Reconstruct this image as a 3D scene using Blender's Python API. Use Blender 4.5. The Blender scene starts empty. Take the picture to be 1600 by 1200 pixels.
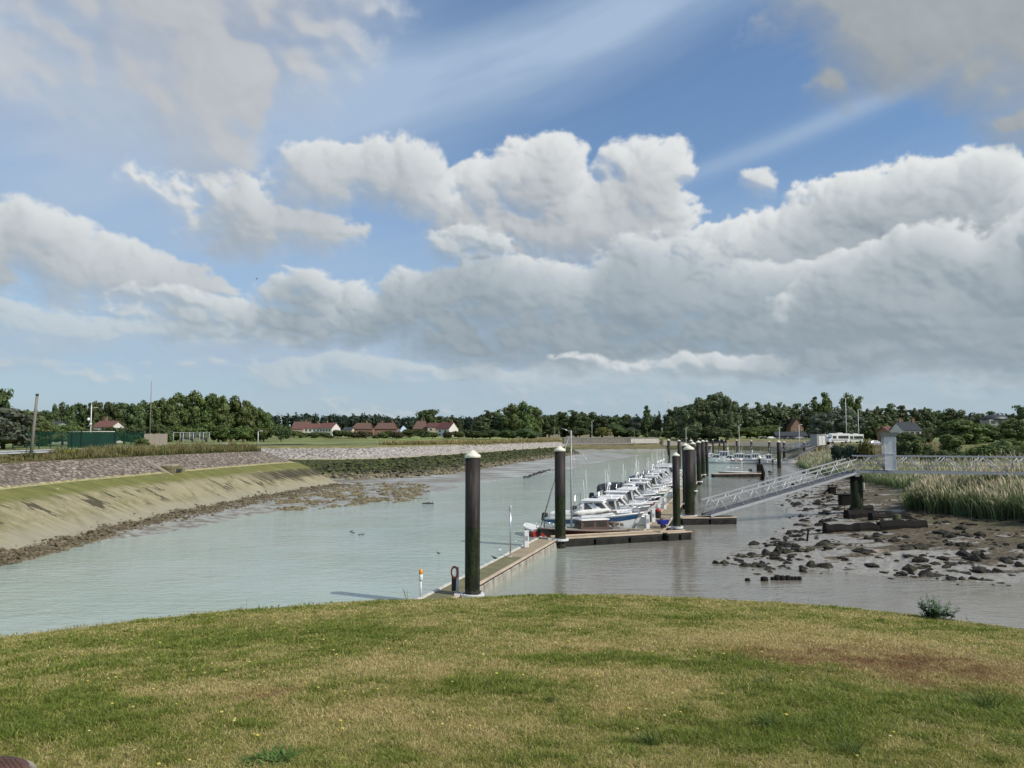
import bpy, bmesh, math, random
import numpy as np
from mathutils import Vector, Matrix, noise as mnoise
R = math.radians
random.seed(7)
rng = np.random.default_rng(7)
scene = bpy.context.scene
C = scene.collection

# ------------------------------------------------------------------ camera
EYE = 7.55                                   # eye height over the water (z = 0)
F = 1200.0                                   # focal length in pixels of the 1600 px wide photograph
PITCH = math.atan(80.0 / F)
cam_d = bpy.data.cameras.new('camera')
cam = bpy.data.objects.new('camera', cam_d)
C.objects.link(cam)
cam_d.sensor_fit = 'HORIZONTAL'
cam_d.sensor_width = 36.0
cam_d.lens = 36.0 * F / 1600.0
cam_d.clip_start = 0.1
cam_d.clip_end = 6000.0
cam.location = (0, 0, EYE)
cam.rotation_euler = (R(90) + PITCH, 0, 0)
scene.camera = cam

def ray(px, py):
    cx, cy = (px - 800.0) / F, (600.0 - py) / F
    s, c = math.sin(PITCH), math.cos(PITCH)
    return Vector((cx, c - cy * s, s + cy * c))
def atz(px, py, z):
    """Where the sight line of a photograph pixel meets height z."""
    d = ray(px, py)
    t = (z - EYE) / d.z
    return Vector((d.x * t, d.y * t, z))
def aty(px, py, y):
    """Where the sight line of a photograph pixel is at distance y."""
    d = ray(px, py)
    t = y / d.y
    return Vector((d.x * t, y, EYE + d.z * t))

# ------------------------------------------------------------------ render settings, light
scene.render.engine = 'CYCLES'
cy = scene.cycles
cy.max_bounces = 5
cy.diffuse_bounces = 2
cy.glossy_bounces = 3
cy.transmission_bounces = 3
cy.transparent_max_bounces = 6
cy.caustics_reflective = False
cy.caustics_refractive = False
cy.use_adaptive_sampling = True
cy.adaptive_threshold = 0.015
cy.use_denoising = True
cy.sample_clamp_indirect = 4.0
vs = scene.view_settings
vs.view_transform = 'Standard'
vs.look = 'None'
vs.exposure = 0.0
vs.gamma = 1.0
vs.use_curve_mapping = False

SUN_AZ = R(116)                              # clockwise from the view direction (+Y)
SUN_EL = R(42)
sd = bpy.data.lights.new('sun', 'SUN')
sd.energy = 4.2
sd.angle = R(0.6)
sd.color = (1.0, 0.94, 0.84)
sun = bpy.data.objects.new('sun', sd)
C.objects.link(sun)
sdir = Vector((math.sin(SUN_AZ) * math.cos(SUN_EL), math.cos(SUN_AZ) * math.cos(SUN_EL), math.sin(SUN_EL)))
sun.rotation_euler = sdir.to_track_quat('Z', 'Y').to_euler()
sun.location = sdir * 100

# ------------------------------------------------------------------ node helper: E wraps a socket, arithmetic makes nodes
class E:
    def __init__(s, nt, k): s.nt, s.k = nt, k
    def __add__(s, o): return M(s.nt, 'ADD', s, o)
    def __radd__(s, o): return M(s.nt, 'ADD', o, s)
    def __sub__(s, o): return M(s.nt, 'SUBTRACT', s, o)
    def __rsub__(s, o): return M(s.nt, 'SUBTRACT', o, s)
    def __mul__(s, o): return M(s.nt, 'MULTIPLY', s, o)
    def __rmul__(s, o): return M(s.nt, 'MULTIPLY', o, s)
    def __truediv__(s, o): return M(s.nt, 'DIVIDE', s, o)
    def max(s, o): return M(s.nt, 'MAXIMUM', s, o)
    def min(s, o): return M(s.nt, 'MINIMUM', s, o)
    def exp(s): return M(s.nt, 'EXPONENT', s)
    def pow(s, o): return M(s.nt, 'POWER', s, o)
    def sat(s):
        e = M(s.nt, 'ADD', s, 0.0); e.k.node.use_clamp = True; return e
def put(nt, inp, v):
    if isinstance(v, E): nt.links.new(v.k, inp)
    elif hasattr(v, 'is_output'): nt.links.new(v, inp)
    else: inp.default_value = v
def M(nt, op, *a):
    n = nt.nodes.new('ShaderNodeMath'); n.operation = op
    for i, v in enumerate(a): put(nt, n.inputs[i], v)
    return E(nt, n.outputs[0])
def VM(nt, op, *a):
    n = nt.nodes.new('ShaderNodeVectorMath'); n.operation = op
    for i, v in enumerate(a): put(nt, n.inputs[i], v)
    return E(nt, n.outputs['Value' if op in ('DOT_PRODUCT', 'LENGTH', 'DISTANCE') else 'Vector'])
def scl(nt, v, f):
    n = nt.nodes.new('ShaderNodeVectorMath'); n.operation = 'SCALE'
    put(nt, n.inputs[0], v); put(nt, n.inputs['Scale'], f)
    return E(nt, n.outputs[0])
def sep(nt, v):
    n = nt.nodes.new('ShaderNodeSeparateXYZ'); put(nt, n.inputs[0], v)
    return [E(nt, o) for o in n.outputs]
def comb(nt, x=0.0, y=0.0, z=0.0):
    n = nt.nodes.new('ShaderNodeCombineXYZ')
    for i, v in enumerate((x, y, z)): put(nt, n.inputs[i], v)
    return E(nt, n.outputs[0])
def NZ(nt, v, scale, detail=4.0, rough=0.55, dist=0.0, color=False, typ='FBM'):
    n = nt.nodes.new('ShaderNodeTexNoise'); n.noise_dimensions = '3D'
    n.noise_type = typ
    put(nt, n.inputs['Vector'], v)
    n.inputs['Scale'].default_value = scale; n.inputs['Detail'].default_value = detail
    n.inputs['Roughness'].default_value = rough; n.inputs['Distortion'].default_value = dist
    return E(nt, n.outputs['Color' if color else 'Fac'])
def VO(nt, v, scale, feature='F1', out='Distance', rand=1.0, smooth=0.5, detail=0.0):
    n = nt.nodes.new('ShaderNodeTexVoronoi'); n.feature = feature
    put(nt, n.inputs['Vector'], v)
    n.inputs['Scale'].default_value = scale; n.inputs['Randomness'].default_value = rand
    if feature == 'SMOOTH_F1': n.inputs['Smoothness'].default_value = smooth
    if 'Detail' in n.inputs and n.inputs['Detail'].enabled: n.inputs['Detail'].default_value = detail
    return E(nt, n.outputs[out])
def SS(nt, v, a, b, lo=0.0, hi=1.0, smooth=True):
    n = nt.nodes.new('ShaderNodeMapRange')
    n.interpolation_type = 'SMOOTHSTEP' if smooth else 'LINEAR'
    for i, x in enumerate((v, a, b, lo, hi)): put(nt, n.inputs[i], x)
    return E(nt, n.outputs[0])
def MX(nt, f, a, b):
    n = nt.nodes.new('ShaderNodeMix'); n.data_type = 'RGBA'
    put(nt, n.inputs[0], f)
    for i, c in ((6, a), (7, b)):
        if isinstance(c, (tuple, list)): c = (*c[:3], 1.0)
        put(nt, n.inputs[i], c)
    return E(nt, n.outputs[2])
def lin(*c):
    """sRGB 0-255 to linear"""
    return tuple(((x / 255) / 12.92 if x / 255 < 0.04045 else ((x / 255 + 0.055) / 1.055) ** 2.4) for x in c)

# ------------------------------------------------------------------ cloud field over the sky, computed by direction (azimuth, elevation)
def azel(px, py):
    d = ray(px, py).normalized()
    return math.atan2(d.x, d.y), math.asin(d.z)
CW, CH = 1640, 740                           # covers azimuth -58..58 deg, elevation -2..50 deg
AZ0, AZ1, EL0, EL1 = R(-58), R(58), R(-2), R(50)
def perlin(x, y, seed):
    g = np.random.default_rng(seed)
    perm = np.tile(g.permutation(512), 3)
    ang = g.random(512) * 2 * np.pi
    gx, gy = np.cos(ang).astype(np.float32), np.sin(ang).astype(np.float32)
    xi, yi = np.floor(x).astype(np.int32), np.floor(y).astype(np.int32)
    xf, yf = x - xi, y - yi
    u, v = xf * xf * xf * (xf * (xf * 6 - 15) + 10), yf * yf * yf * (yf * (yf * 6 - 15) + 10)
    xi &= 511; yi &= 511
    def gr(i, j, a, b):
        h = perm[perm[i] + j] & 511
        return gx[h] * a + gy[h] * b
    n00, n10 = gr(xi, yi, xf, yf), gr((xi + 1) & 511, yi, xf - 1, yf)
    n01, n11 = gr(xi, (yi + 1) & 511, xf, yf - 1), gr((xi + 1) & 511, (yi + 1) & 511, xf - 1, yf - 1)
    a = n00 + u * (n10 - n00)
    return (a + v * (n01 + u * (n11 - n01) - a)) * 1.4
def fbm(x, y, seed, octs=5, gain=0.5, bil=False):
    t, a, s = 0, 1.0, 0.0
    for o in range(octs):
        n = perlin(x * 2 ** o + 17.3 * o, y * 2 ** o + 9.1 * o, seed + o)
        t = t + a * ((2.2 * np.abs(n) - 0.5) if bil else n)
        s += a; a *= gain
    return t / s
def blur(a, r):
    """three box passes, a close Gaussian"""
    for ax in (0, 1):
        for _ in range(2):
            p = np.pad(a, [(r + 1, r) if k == ax else (0, 0) for k in (0, 1)], mode='edge')
            c = np.cumsum(p, axis=ax, dtype=np.float64)
            n = a.shape[ax]
            hi = np.take(c, np.arange(2 * r + 1, 2 * r + 1 + n), axis=ax)
            lo = np.take(c, np.arange(0, n), axis=ax)
            a = ((hi - lo) / (2 * r + 1)).astype(np.float32)
    return a
def sst(a, b, x):
    t = np.clip((x - a) / (b - a), 0, 1)
    return t * t * (3 - 2 * t)
def cloud_image():
    az = np.linspace(AZ0, AZ1, CW, dtype=np.float32)[None, :].repeat(CH, 0)
    el = np.linspace(EL0, EL1, CH, dtype=np.float32)[:, None].repeat(CW, 1)
    X, Y = az * F, el * F                    # about one unit per photograph pixel
    ppx = CW / ((AZ1 - AZ0) * F); ppy = CH / ((EL1 - EL0) * F)
    col = np.zeros((CH, CW, 3), np.float32)
    alpha = np.zeros((CH, CW), np.float32)
    L = lambda *c: np.array(lin(*c), np.float32)
    def over(c, a):
        nonlocal col, alpha
        col = col * (1 - a[..., None]) + c * a[..., None]
        alpha = alpha * (1 - a) + a
    # milky air low down and thin high streaks
    st = fbm((X * 0.96 + Y * 0.28) / 420, (Y * 0.96 - X * 0.28) / 60, 400, 5, 0.5)
    st2 = fbm(X / 300, Y / 190, 431, 5)
    wisp = fbm((X * 0.95 + Y * 0.3) / 160, (Y * 0.95 - X * 0.3) / 14, 417, 4, 0.55)
    v = np.zeros_like(X)
    for (x, y, rx, ry, sl, w) in SKY_VEILS:
        a0, e0 = azel(x, y)
        u_, v_ = (X - a0 * F), (Y - e0 * F)
        v_ = v_ - u_ * sl
        v = v + w * np.exp(-(u_ / rx) ** 2 - (v_ / ry) ** 2)
    v = v * (0.9 + 0.55 * st + 0.25 * st2) + 0.10 * sst(0.1, 0.6, st) + 0.05 * wisp
    over(L(170, 191, 217), np.clip(v, 0, 0.92))
    e = np.degrees(el)
    hz = np.exp(-np.clip(e, 0, 60) / 7.5) * 0.93
    over(L(163, 182, 199) * (1 - 0 * X[..., None]), np.clip(hz, 0, 0.9))
    XF, YF, EF = X, Y, e
    for lay in SKY_LAYERS:
        soft, nf, amp, tops, shade = lay['soft'], lay['nf'], lay['amp'], L(*lay['top']), L(*lay['shade'])
        ys = lay.get('ys', 1.25)
        gr = lay.get('grow', 1.12)
        bl = [(azel(x, y)[0], azel(x, y)[1], gr * rx * math.cos(azel(x, y)[0]), gr * ry, w) for (x, y, rx, ry, w) in lay['blobs']]
        m = nf * 1.1                         # work only inside the layer's own window
        cx0 = max(0, int((min(b[0] * F - b[2] for b in bl) - m - AZ0 * F) * ppx)); cx1 = min(CW, int((max(b[0] * F + b[2] for b in bl) + m - AZ0 * F) * ppx))
        cy0 = max(0, int((min(b[1] * F - b[3] for b in bl) - m - EL0 * F) * ppy)); cy1 = min(CH, int((max(b[1] * F + b[3] for b in bl) + m - EL0 * F) * ppy))
        win = (slice(cy0, cy1), slice(cx0, cx1))
        X, Y, e = XF[win], YF[win], EF[win]
        w1 = fbm(X / nf * 0.8, Y * ys / nf * 0.8, lay['seed'], 4)
        w2 = fbm(X / nf * 0.8 + 40, Y * ys / nf * 0.8, lay['seed'] + 20, 4)
        wx, wy = X + w1 * nf * 0.45, Y + w2 * nf * 0.36
        acc = np.full_like(X, -1.5)
        k = 0.25
        for (a0, e0, r, ry, w) in bl:
            d = w * (1 - ((wx - a0 * F) / r) ** 2 - ((wy - e0 * F) / ry) ** 2)
            h = np.clip(0.5 + 0.5 * (d - acc) / k, 0, 1)
            acc = acc + (d - acc) * h + k * h * (1 - h)
        acc = np.maximum(acc, -1.6)
        b = fbm(X / nf * 0.9 + w1 * 0.25, Y * ys / nf * 0.9 + w2 * 0.25, lay['seed'] + 50, 6, 0.5, bil=True)
        f = fbm(X / nf * 0.6, Y * ys / nf * 0.6, lay['seed'] + 70, 7, 0.56)
        bw = lay.get('bil', 0.6)
        b2 = fbm(X / nf * 3.1 + w1 * .6, Y * ys / nf * 3.1 + w2 * .6, lay['seed'] + 90, 4, 0.55, bil=True)
        d = acc + amp * (bw * b * 1.3 + (1 - bw) * f * 1.6 + f * 0.45 + b2 * 0.30)
        fine = fbm(X / nf * 5.5 + w1, Y * ys / nf * 5.5 + w2, lay['seed'] + 120, 5, 0.62)
        rim = np.exp(-((d - .25) / .55) ** 2)
        d = d + rim * (fine * 0.42 + .35 * f) + .06 * fine
        # crisp on the sunlit tops, frayed underneath
        ab = blur(d, 5)
        gy0, gx0 = np.gradient(ab)
        up = sst(-0.4, 0.8, (gy0 * ppy * 0.85 + gx0 * ppx * 0.5) * nf * 0.6)
        sl = soft * (0.55 + lay.get('fray', 1.6) * up + 0.5 * np.clip(f + 0.1, 0, 1))
        cov = sst(-0.05 - 0.2 * up, sl, d) * lay.get('op', 1.0)
        # the cloud as a surface rounded towards the viewer, sunlit from the right and above
        hgt = np.sqrt(np.clip(d, 0, 3) + 0.05)
        hgt = 0.42 * blur(hgt, 1) + 0.40 * blur(hgt, 4) + 0.42 * blur(hgt, 12)
        gy, gx = np.gradient(hgt)
        rl = nf * lay.get('relief', 0.9)
        gx, gy = gx * ppx * rl, gy * ppy * rl
        nrm = 1 / np.sqrt(1 + gx * gx + gy * gy)
        lam = (-gx * 0.50 - gy * 0.62 + 0.50) * nrm
        # light lost on the way down through the cloud
        opt = np.zeros_like(X)
        db = blur(np.clip(d + 0.1, 0, 1.2), 5)
        reach = lay.get('reach', 150)
        hh, ww = X.shape
        for s in (0.06, 0.14, 0.26, 0.42, 0.65, 1.0):
            oy, ox = int(s * reach * ppy), int(s * reach * 0.45 * ppx)
            opt = opt + np.pad(db, ((0, oy), (0, ox)), mode='edge')[oy:oy + hh, ox:ox + ww] / 6
        trans = np.exp(-opt * lay.get('ext', 1.7))
        li = 0.74 * trans + 0.42 * (lam - 0.42) * (0.35 + 0.8 * trans) + lay.get('gain', 0.1)
        li = np.clip(li + 0.18 * (1 - sst(0.0, 0.8, d)) * (0.4 + 0.6 * trans) + 0.18 * f + 0.05 * fine, 0, 1)
        mid = L(*lay.get('mid', (196, 200, 204)))
        t = li[..., None]
        c = np.where(t < 0.5, shade + (mid - shade) * (t / 0.5), mid + (tops - mid) * ((t - 0.5) / 0.5))
        hzl = np.clip(np.exp(-np.clip(e, 0, 60) / 4.0) * 0.5, 0, 1)[..., None]
        c = c * (1 - hzl) + L(168, 186, 198) * hzl
        a = cov[..., None]
        col[win] = col[win] * (1 - a) + c * a
        alpha[win] = alpha[win] * (1 - cov) + cov
    # milky air in front of the lower clouds
    over(L(176, 190, 200), (0.30 * np.exp(-np.clip(EF, 0, 60) / 10.0) + 0.05).astype(np.float32))
    return col, alpha
SKY_VEILS = [(800, 95, 420, 60, 0.30, 0.75), (520, 130, 200, 150, 0.1, 0.6), (130, 240, 330, 120, 0.0, 0.6), (1000, 10, 260, 50, 0.25, 0.45),
             (60, 60, 240, 150, 0.0, 0.6), (1330, 170, 260, 18, 0.3, 0.4), (560, 440, 330, 70, 0.05, 0.5), (1180, 235, 260, 12, 0.25, 0.3), (150, 330, 300, 60, 0, 0.3),
             (150, 540, 500, 60, 0.0, 0.5), (700, 560, 500, 60, 0.0, 0.6), (1300, 310, 400, 40, 0.1, 0.25)]
SKY_LAYERS = [
    dict(seed=10, soft=0.9, nf=120, amp=0.9, ys=2.2, top=(212, 219, 221), mid=(186, 199, 207), shade=(158, 176, 188), reach=40, ext=1.0, op=0.85, blobs=[
        (430, 604, 40, 16, 0.9), (560, 592, 170, 32, 0.9), (800, 602, 190, 32, 0.9), (1000, 592, 240, 38, 1.0), (1300, 592, 280, 44, 1.1), (1550, 602, 220, 40, 1.1), (200, 522, 280, 28, 0.7), (700, 640, 420, 20, 0.7), (1300, 640, 420, 22, 0.8), (250, 585, 260, 16, 0.4)]),
    dict(seed=101, soft=0.5, nf=95, amp=0.66, top=(234, 236, 235), mid=(196, 202, 206), shade=(136, 148, 158), reach=120, ext=2.0, gain=0.08, bil=0.75, blobs=[
        (1190, 400, 110, 62, 1.2), (1260, 370, 90, 62, 1.2), (1340, 340, 100, 62, 1.3), (1430, 330, 110, 66, 1.3), (1520, 330, 100, 64, 1.3), (1620, 345, 120, 70, 1.3),
        (1400, 430, 340, 100, 1.5), (1650, 450, 200, 110, 1.5)]),
    dict(seed=205, soft=0.75, nf=105, amp=0.72, top=(230, 232, 232), mid=(198, 202, 205), shade=(150, 157, 164), reach=150, ext=1.5, gain=0.12, bil=0.55, blobs=[
        (840, 280, 82, 66, 1.3), (780, 310, 90, 55, 1.0), (1010, 292, 78, 66, 1.4), (950, 320, 80, 55, 1.2), (1040, 350, 60, 60, 1.2), (900, 370, 190, 70, 1.3), (720, 340, 90, 50, 0.9)]),
    dict(seed=302, soft=0.75, nf=105, amp=0.72, top=(224, 227, 228), mid=(195, 200, 204), shade=(152, 161, 170), reach=90, ext=1.5, gain=0.14, bil=0.5, blobs=[
        (520, 268, 100, 50, 1.1), (600, 275, 90, 50, 1.1), (650, 300, 70, 36, 0.8),
        (215, 268, 40, 26, 0.5), (300, 300, 60, 36, 0.6), (360, 330, 75, 60, 1.3), (370, 368, 95, 42, 1.3), (490, 365, 75, 38, 1.1),
        (50, 390, 90, 54, 1.2), (-60, 400, 120, 60, 1.2), (110, 425, 110, 46, 1.2), (210, 435, 110, 42, 1.1), (300, 456, 80, 24, 1.0),
        (1180, 290, 30, 26, 0.8)]),
    dict(seed=403, soft=0.8, nf=120, amp=0.72, ys=1.5, top=(224, 228, 228), mid=(184, 193, 199), shade=(128, 143, 154), reach=120, ext=2.2, gain=0.03, bil=0.6, blobs=[
        (490, 462, 80, 40, 0.9), (690, 470, 110, 56, 1.2), (640, 500, 200, 48, 1.2), (820, 480, 180, 70, 1.3), (1000, 480, 200, 80, 1.4), (1180, 480, 170, 80, 1.3), (900, 535, 360, 46, 1.4), (560, 520, 220, 34, 1.0), (330, 480, 150, 22, .7), (360, 510, 180, 28, 0.8),
        (1200, 535, 330, 48, 1.4), (740, 385, 70, 38, 0.8), (1030, 420, 130, 50, 0.9)]),
    dict(seed=507, soft=0.7, nf=130, amp=0.75, ys=1.3, top=(228, 230, 230), mid=(192, 199, 203), shade=(130, 144, 155), reach=120, ext=2.3, gain=0.04, bil=0.6, blobs=[
        (1330, 450, 80, 60, 1.2), (1420, 420, 110, 66, 1.3), (1540, 440, 120, 70, 1.3), (1650, 430, 120, 70, 1.3), (1420, 500, 200, 70, 1.3), (1560, 530, 220, 70, 1.4), (1420, 555, 200, 36, 1.2), (1200, 575, 260, 26, 0.9), (1560, 580, 220, 30, 1.0)]),
    dict(seed=611, soft=1.9, nf=190, amp=0.40, fray=0.8, top=(214, 217, 220), mid=(190, 193, 198), shade=(160, 165, 172), reach=160, ext=0.7, gain=0.16, bil=0.35, relief=0.6, op=0.95, blobs=[
        (250, 30, 210, 150, 1.9), (340, 130, 150, 120, 2.0), (345, 225, 110, 74, 1.6), (480, 50, 120, 130, 1.1), (110, 70, 150, 120, 1.0), (300, -80, 320, 150, 1.8), (-60, 80, 200, 100, 0.9)]),
    dict(seed=713, soft=0.9, nf=130, amp=0.45, top=(208, 211, 214), mid=(172, 178, 182), shade=(140, 148, 155), reach=160, ext=1.3, gain=0.1, bil=0.5, relief=0.7, blobs=[
        (1340, 25, 90, 85, 1.5), (1440, 60, 150, 72, 1.6), (1600, 40, 180, 90, 1.6), (1318, 125, 44, 46, 1.0), (1450, -60, 280, 120, 1.5), (1580, 195, 46, 32, 0.9), (1640, 190, 60, 44, 1.0)]),
]
# ------------------------------------------------------------------ world: Nishita air, the computed clouds laid over it
SKY_TINT = (0.98, 1.21, 1.36)
def build_sky():
    world = bpy.data.worlds.new('World')
    scene.world = world
    world.use_nodes = True
    nt = world.node_tree
    nt.nodes.clear()
    out = nt.nodes.new('ShaderNodeOutputWorld')
    bg = nt.nodes.new('ShaderNodeBackground')
    nt.links.new(bg.outputs[0], out.inputs[0])
    bg.inputs['Strength'].default_value = 0.1
    sky = nt.nodes.new('ShaderNodeTexSky')
    sky.sky_type = 'NISHITA'
    sky.sun_disc = False
    sky.sun_elevation = SUN_EL
    sky.sun_rotation = SUN_AZ
    sky.air_density = 1.0
    sky.dust_density = 0.5
    sky.ozone_density = 3.0
    col, alpha = cloud_image()
    img = bpy.data.images.new('cloud_cover', CW, CH, alpha=True, float_buffer=True)
    px = np.empty((CH, CW, 4), np.float32)
    px[..., :3] = col; px[..., 3] = alpha
    img.alpha_mode = 'CHANNEL_PACKED'
    img.pixels.foreach_set(px.ravel())
    img.update()
    tc = nt.nodes.new('ShaderNodeTexCoord')
    D = E(nt, tc.outputs['Generated'])
    dx, dy, dz = sep(nt, D)
    az = M(nt, 'ARCTAN2', dx, dy)
    el = M(nt, 'ARCSINE', dz)
    ti = nt.nodes.new('ShaderNodeTexImage')
    ti.image = img
    ti.extension = 'EXTEND'
    ti.interpolation = 'Cubic'
    nt.links.new(comb(nt, (az - AZ0) / (AZ1 - AZ0), (el - EL0) / (EL1 - EL0)).k, ti.inputs[0])
    air = VM(nt, 'MULTIPLY', E(nt, sky.outputs[0]), SKY_TINT)
    front = VM(nt, 'ADD', scl(nt, air, 1.0 - E(nt, ti.outputs['Alpha'])), scl(nt, E(nt, ti.outputs['Color']), 10.0))
    bn = SS(nt, NZ(nt, D, 3.0, 4.0), 0.42, 0.6, 0.0, 0.8)
    back = MX(nt, bn, air, tuple(10 * c for c in lin(205, 208, 212)))
    inside = SS(nt, az, R(-58), R(-50)) * SS(nt, az, R(58), R(50)) * SS(nt, el, R(50), R(44))
    c = MX(nt, inside, back, front)
    nt.links.new(c.k, bg.inputs[0])
build_sky()
# ------------------------------------------------------------------ materials
MATS = {}
def new_mat(name):
    m = bpy.data.materials.new(name); m.use_nodes = True
    nt = m.node_tree; nt.nodes.clear()
    out = nt.nodes.new('ShaderNodeOutputMaterial')
    p = nt.nodes.new('ShaderNodeBsdfPrincipled')
    nt.links.new(p.outputs[0], out.inputs[0])
    return m, nt, p, out
def coord(nt, kind='Object'):
    tc = nt.nodes.new('ShaderNodeTexCoord'); return E(nt, tc.outputs[kind])
def wpos(nt):
    g = nt.nodes.new('ShaderNodeNewGeometry'); return E(nt, g.outputs['Position'])
def attr(nt, name, out='Fac'):
    a = nt.nodes.new('ShaderNodeAttribute'); a.attribute_name = name; return E(nt, a.outputs[out])
def bump(nt, p, h, strength=0.4, dist=0.02):
    b = nt.nodes.new('ShaderNodeBump')
    put(nt, b.inputs['Strength'], strength); b.inputs['Distance'].default_value = dist
    put(nt, b.inputs['Height'], h); nt.links.new(b.outputs[0], p.inputs['Normal'])
def mat(name, c1, c2=None, rough=0.6, metal=0.0, scale=6.0, bmp=0.0, spec=0.5, stretch=(1, 1, 1), coat=0.0):
    """plain surface: two close colours broken up by noise, dust in the roughness"""
    if name in MATS: return MATS[name]
    m, nt, p, out = new_mat(name)
    c2 = c2 or tuple(x * 0.8 for x in c1)
    v = VM(nt, 'MULTIPLY', coord(nt), stretch)
    n = NZ(nt, v, scale, 5.0, 0.6)
    put(nt, p.inputs['Base Color'], MX(nt, SS(nt, n, 0.35, 0.68), c1, c2))
    put(nt, p.inputs['Roughness'], SS(nt, n, 0.2, 0.8, max(0.02, rough - 0.1), min(1, rough + 0.1)))
    p.inputs['Metallic'].default_value = metal
    p.inputs['Specular IOR Level'].default_value = spec
    p.inputs['Coat Weight'].default_value = coat
    if bmp: bump(nt, p, NZ(nt, v, scale * 4, 4.0), bmp, 0.02)
    MATS[name] = m
    return m
# ------------------------------------------------------------------ mesh builder: every call adds to ONE mesh
def basis(d):
    d = Vector(d).normalized()
    u = Vector((0, 0, 1)) if abs(d.z) < 0.95 else Vector((1, 0, 0))
    a = d.cross(u).normalized(); return a, a.cross(d).normalized()
class MB:
    def __init__(s): s.v, s.f, s.sm = [], [], []
    def add(s, vs, fs, smooth=False):
        o = len(s.v); s.v += [tuple(x) for x in vs]; s.f += [tuple(i + o for i in f) for f in fs]; s.sm += [smooth] * len(fs); return s
    def box(s, c, size, rz=0.0, taper=1.0, bev=0.0):
        x, y, z = (k / 2 for k in size); ca, sa = math.cos(rz), math.sin(rz)
        if bev:                                # chamfered box: eight-sided outline, inset top and bottom
            b = min(bev, x * .9, y * .9, z * .9); rings = []
            def oct_(hx, hy, b2): return [(hx - b2, -hy), (hx, -hy + b2), (hx, hy - b2), (hx - b2, hy), (-hx + b2, hy), (-hx, hy - b2), (-hx, -hy + b2), (-hx + b2, -hy)]
            for zz, ins in ((-z, b * .7), (-z + b, 0), (z - b, 0), (z, b * .7)):
                k = taper if zz > 0 else 1
                rings.append([(c[0] + px * ca - py * sa, c[1] + px * sa + py * ca, c[2] + zz) for px, py in [(q[0] * k, q[1] * k) for q in oct_(x - ins, y - ins, b)]])
            return s.loft(rings, True, True)
        vs = []
        for zz, k in ((-z, 1), (z, taper)):
            for px, py in ((-x * k, -y * k), (x * k, -y * k), (x * k, y * k), (-x * k, y * k)):
                vs.append((c[0] + px * ca - py * sa, c[1] + px * sa + py * ca, c[2] + zz))
        return s.add(vs, [(3, 2, 1, 0), (4, 5, 6, 7), (0, 1, 5, 4), (1, 2, 6, 5), (2, 3, 7, 6), (3, 0, 4, 7)])
    def beam(s, a, b, w, h):
        """rectangular bar from a to b, h upright"""
        a, b = Vector(a), Vector(b); n, u = basis(b - a); vs = []
        for p in (a, b):
            for i, j in ((-1, -1), (1, -1), (1, 1), (-1, 1)): vs.append(p + n * (w / 2 * i) + u * (h / 2 * j))
        return s.add(vs, [(3, 2, 1, 0), (4, 5, 6, 7), (0, 1, 5, 4), (1, 2, 6, 5), (2, 3, 7, 6), (3, 0, 4, 7)])
    def tube(s, pts, r, n=8, cap=True):
        pts = [Vector(p) for p in pts]; rr = r if isinstance(r, (list, tuple)) else [r] * len(pts); rings = []
        a0 = None
        for i, p in enumerate(pts):
            d = (pts[min(i + 1, len(pts) - 1)] - pts[max(i - 1, 0)])
            a, u = basis(d)
            rings.append([p + a * (rr[i] * math.cos(2 * math.pi * k / n)) + u * (rr[i] * math.sin(2 * math.pi * k / n)) for k in range(n)])
        return s.loft(rings, True, cap, smooth=True)
    def lathe(s, prof, c=(0, 0, 0), n=16, smooth=True):
        rings = [[(c[0] + r * math.cos(2 * math.pi * k / n), c[1] + r * math.sin(2 * math.pi * k / n), c[2] + z) for k in range(n)] for r, z in prof]
        return s.loft(rings, True, True, smooth=smooth)
    def loft(s, rings, closed=True, cap=True, smooth=False):
        n = len(rings[0]); vs = [v for r in rings for v in r]; fs = []
        for i in range(len(rings) - 1):
            for k in range(n if closed else n - 1):
                a, b = i * n + k, i * n + (k + 1) % n
                fs.append((a, b, b + n, a + n))
        o = len(s.f); s.add(vs, fs, smooth)
        if cap:
            b = len(s.v) - len(vs)
            s.f += [tuple(b + k for k in reversed(range(n))), tuple(b + len(vs) - n + k for k in range(n))]; s.sm += [False, False]
        return s
    def prism(s, poly, a, b):
        """poly: list of 2D points (x, z) swept along y from a to b"""
        return s.loft([[(x, a, z) for x, z in poly], [(x, b, z) for x, z in poly]], True, True)
    def ball(s, c, r, n=10, m=7):
        r = r if isinstance(r, (tuple, list)) else (r, r, r); rings = []
        for i in range(m + 1):
            t = math.pi * (i + 0.02) / (m + 0.04)
            rings.append([(c[0] + r[0] * math.sin(t) * math.cos(2 * math.pi * k / n), c[1] + r[1] * math.sin(t) * math.sin(2 * math.pi * k / n), c[2] - r[2] * math.cos(t)) for k in range(n)])
        return s.loft(rings, True, True, smooth=True)
    def build(s, name, m, parent=None, loc=None):
        me = bpy.data.meshes.new(name); me.from_pydata([tuple(v) for v in s.v], [], s.f)
        bm = bmesh.new(); bm.from_mesh(me); bmesh.ops.recalc_face_normals(bm, faces=bm.faces); bm.to_mesh(me); bm.free()
        me.polygons.foreach_set('use_smooth', s.sm)
        for k in (m if isinstance(m, (list, tuple)) else [m]): me.materials.append(k)
        o = bpy.data.objects.new(name, me); C.objects.link(o)
        if parent: o.parent = parent
        if loc: o.location = loc
        return o
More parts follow.
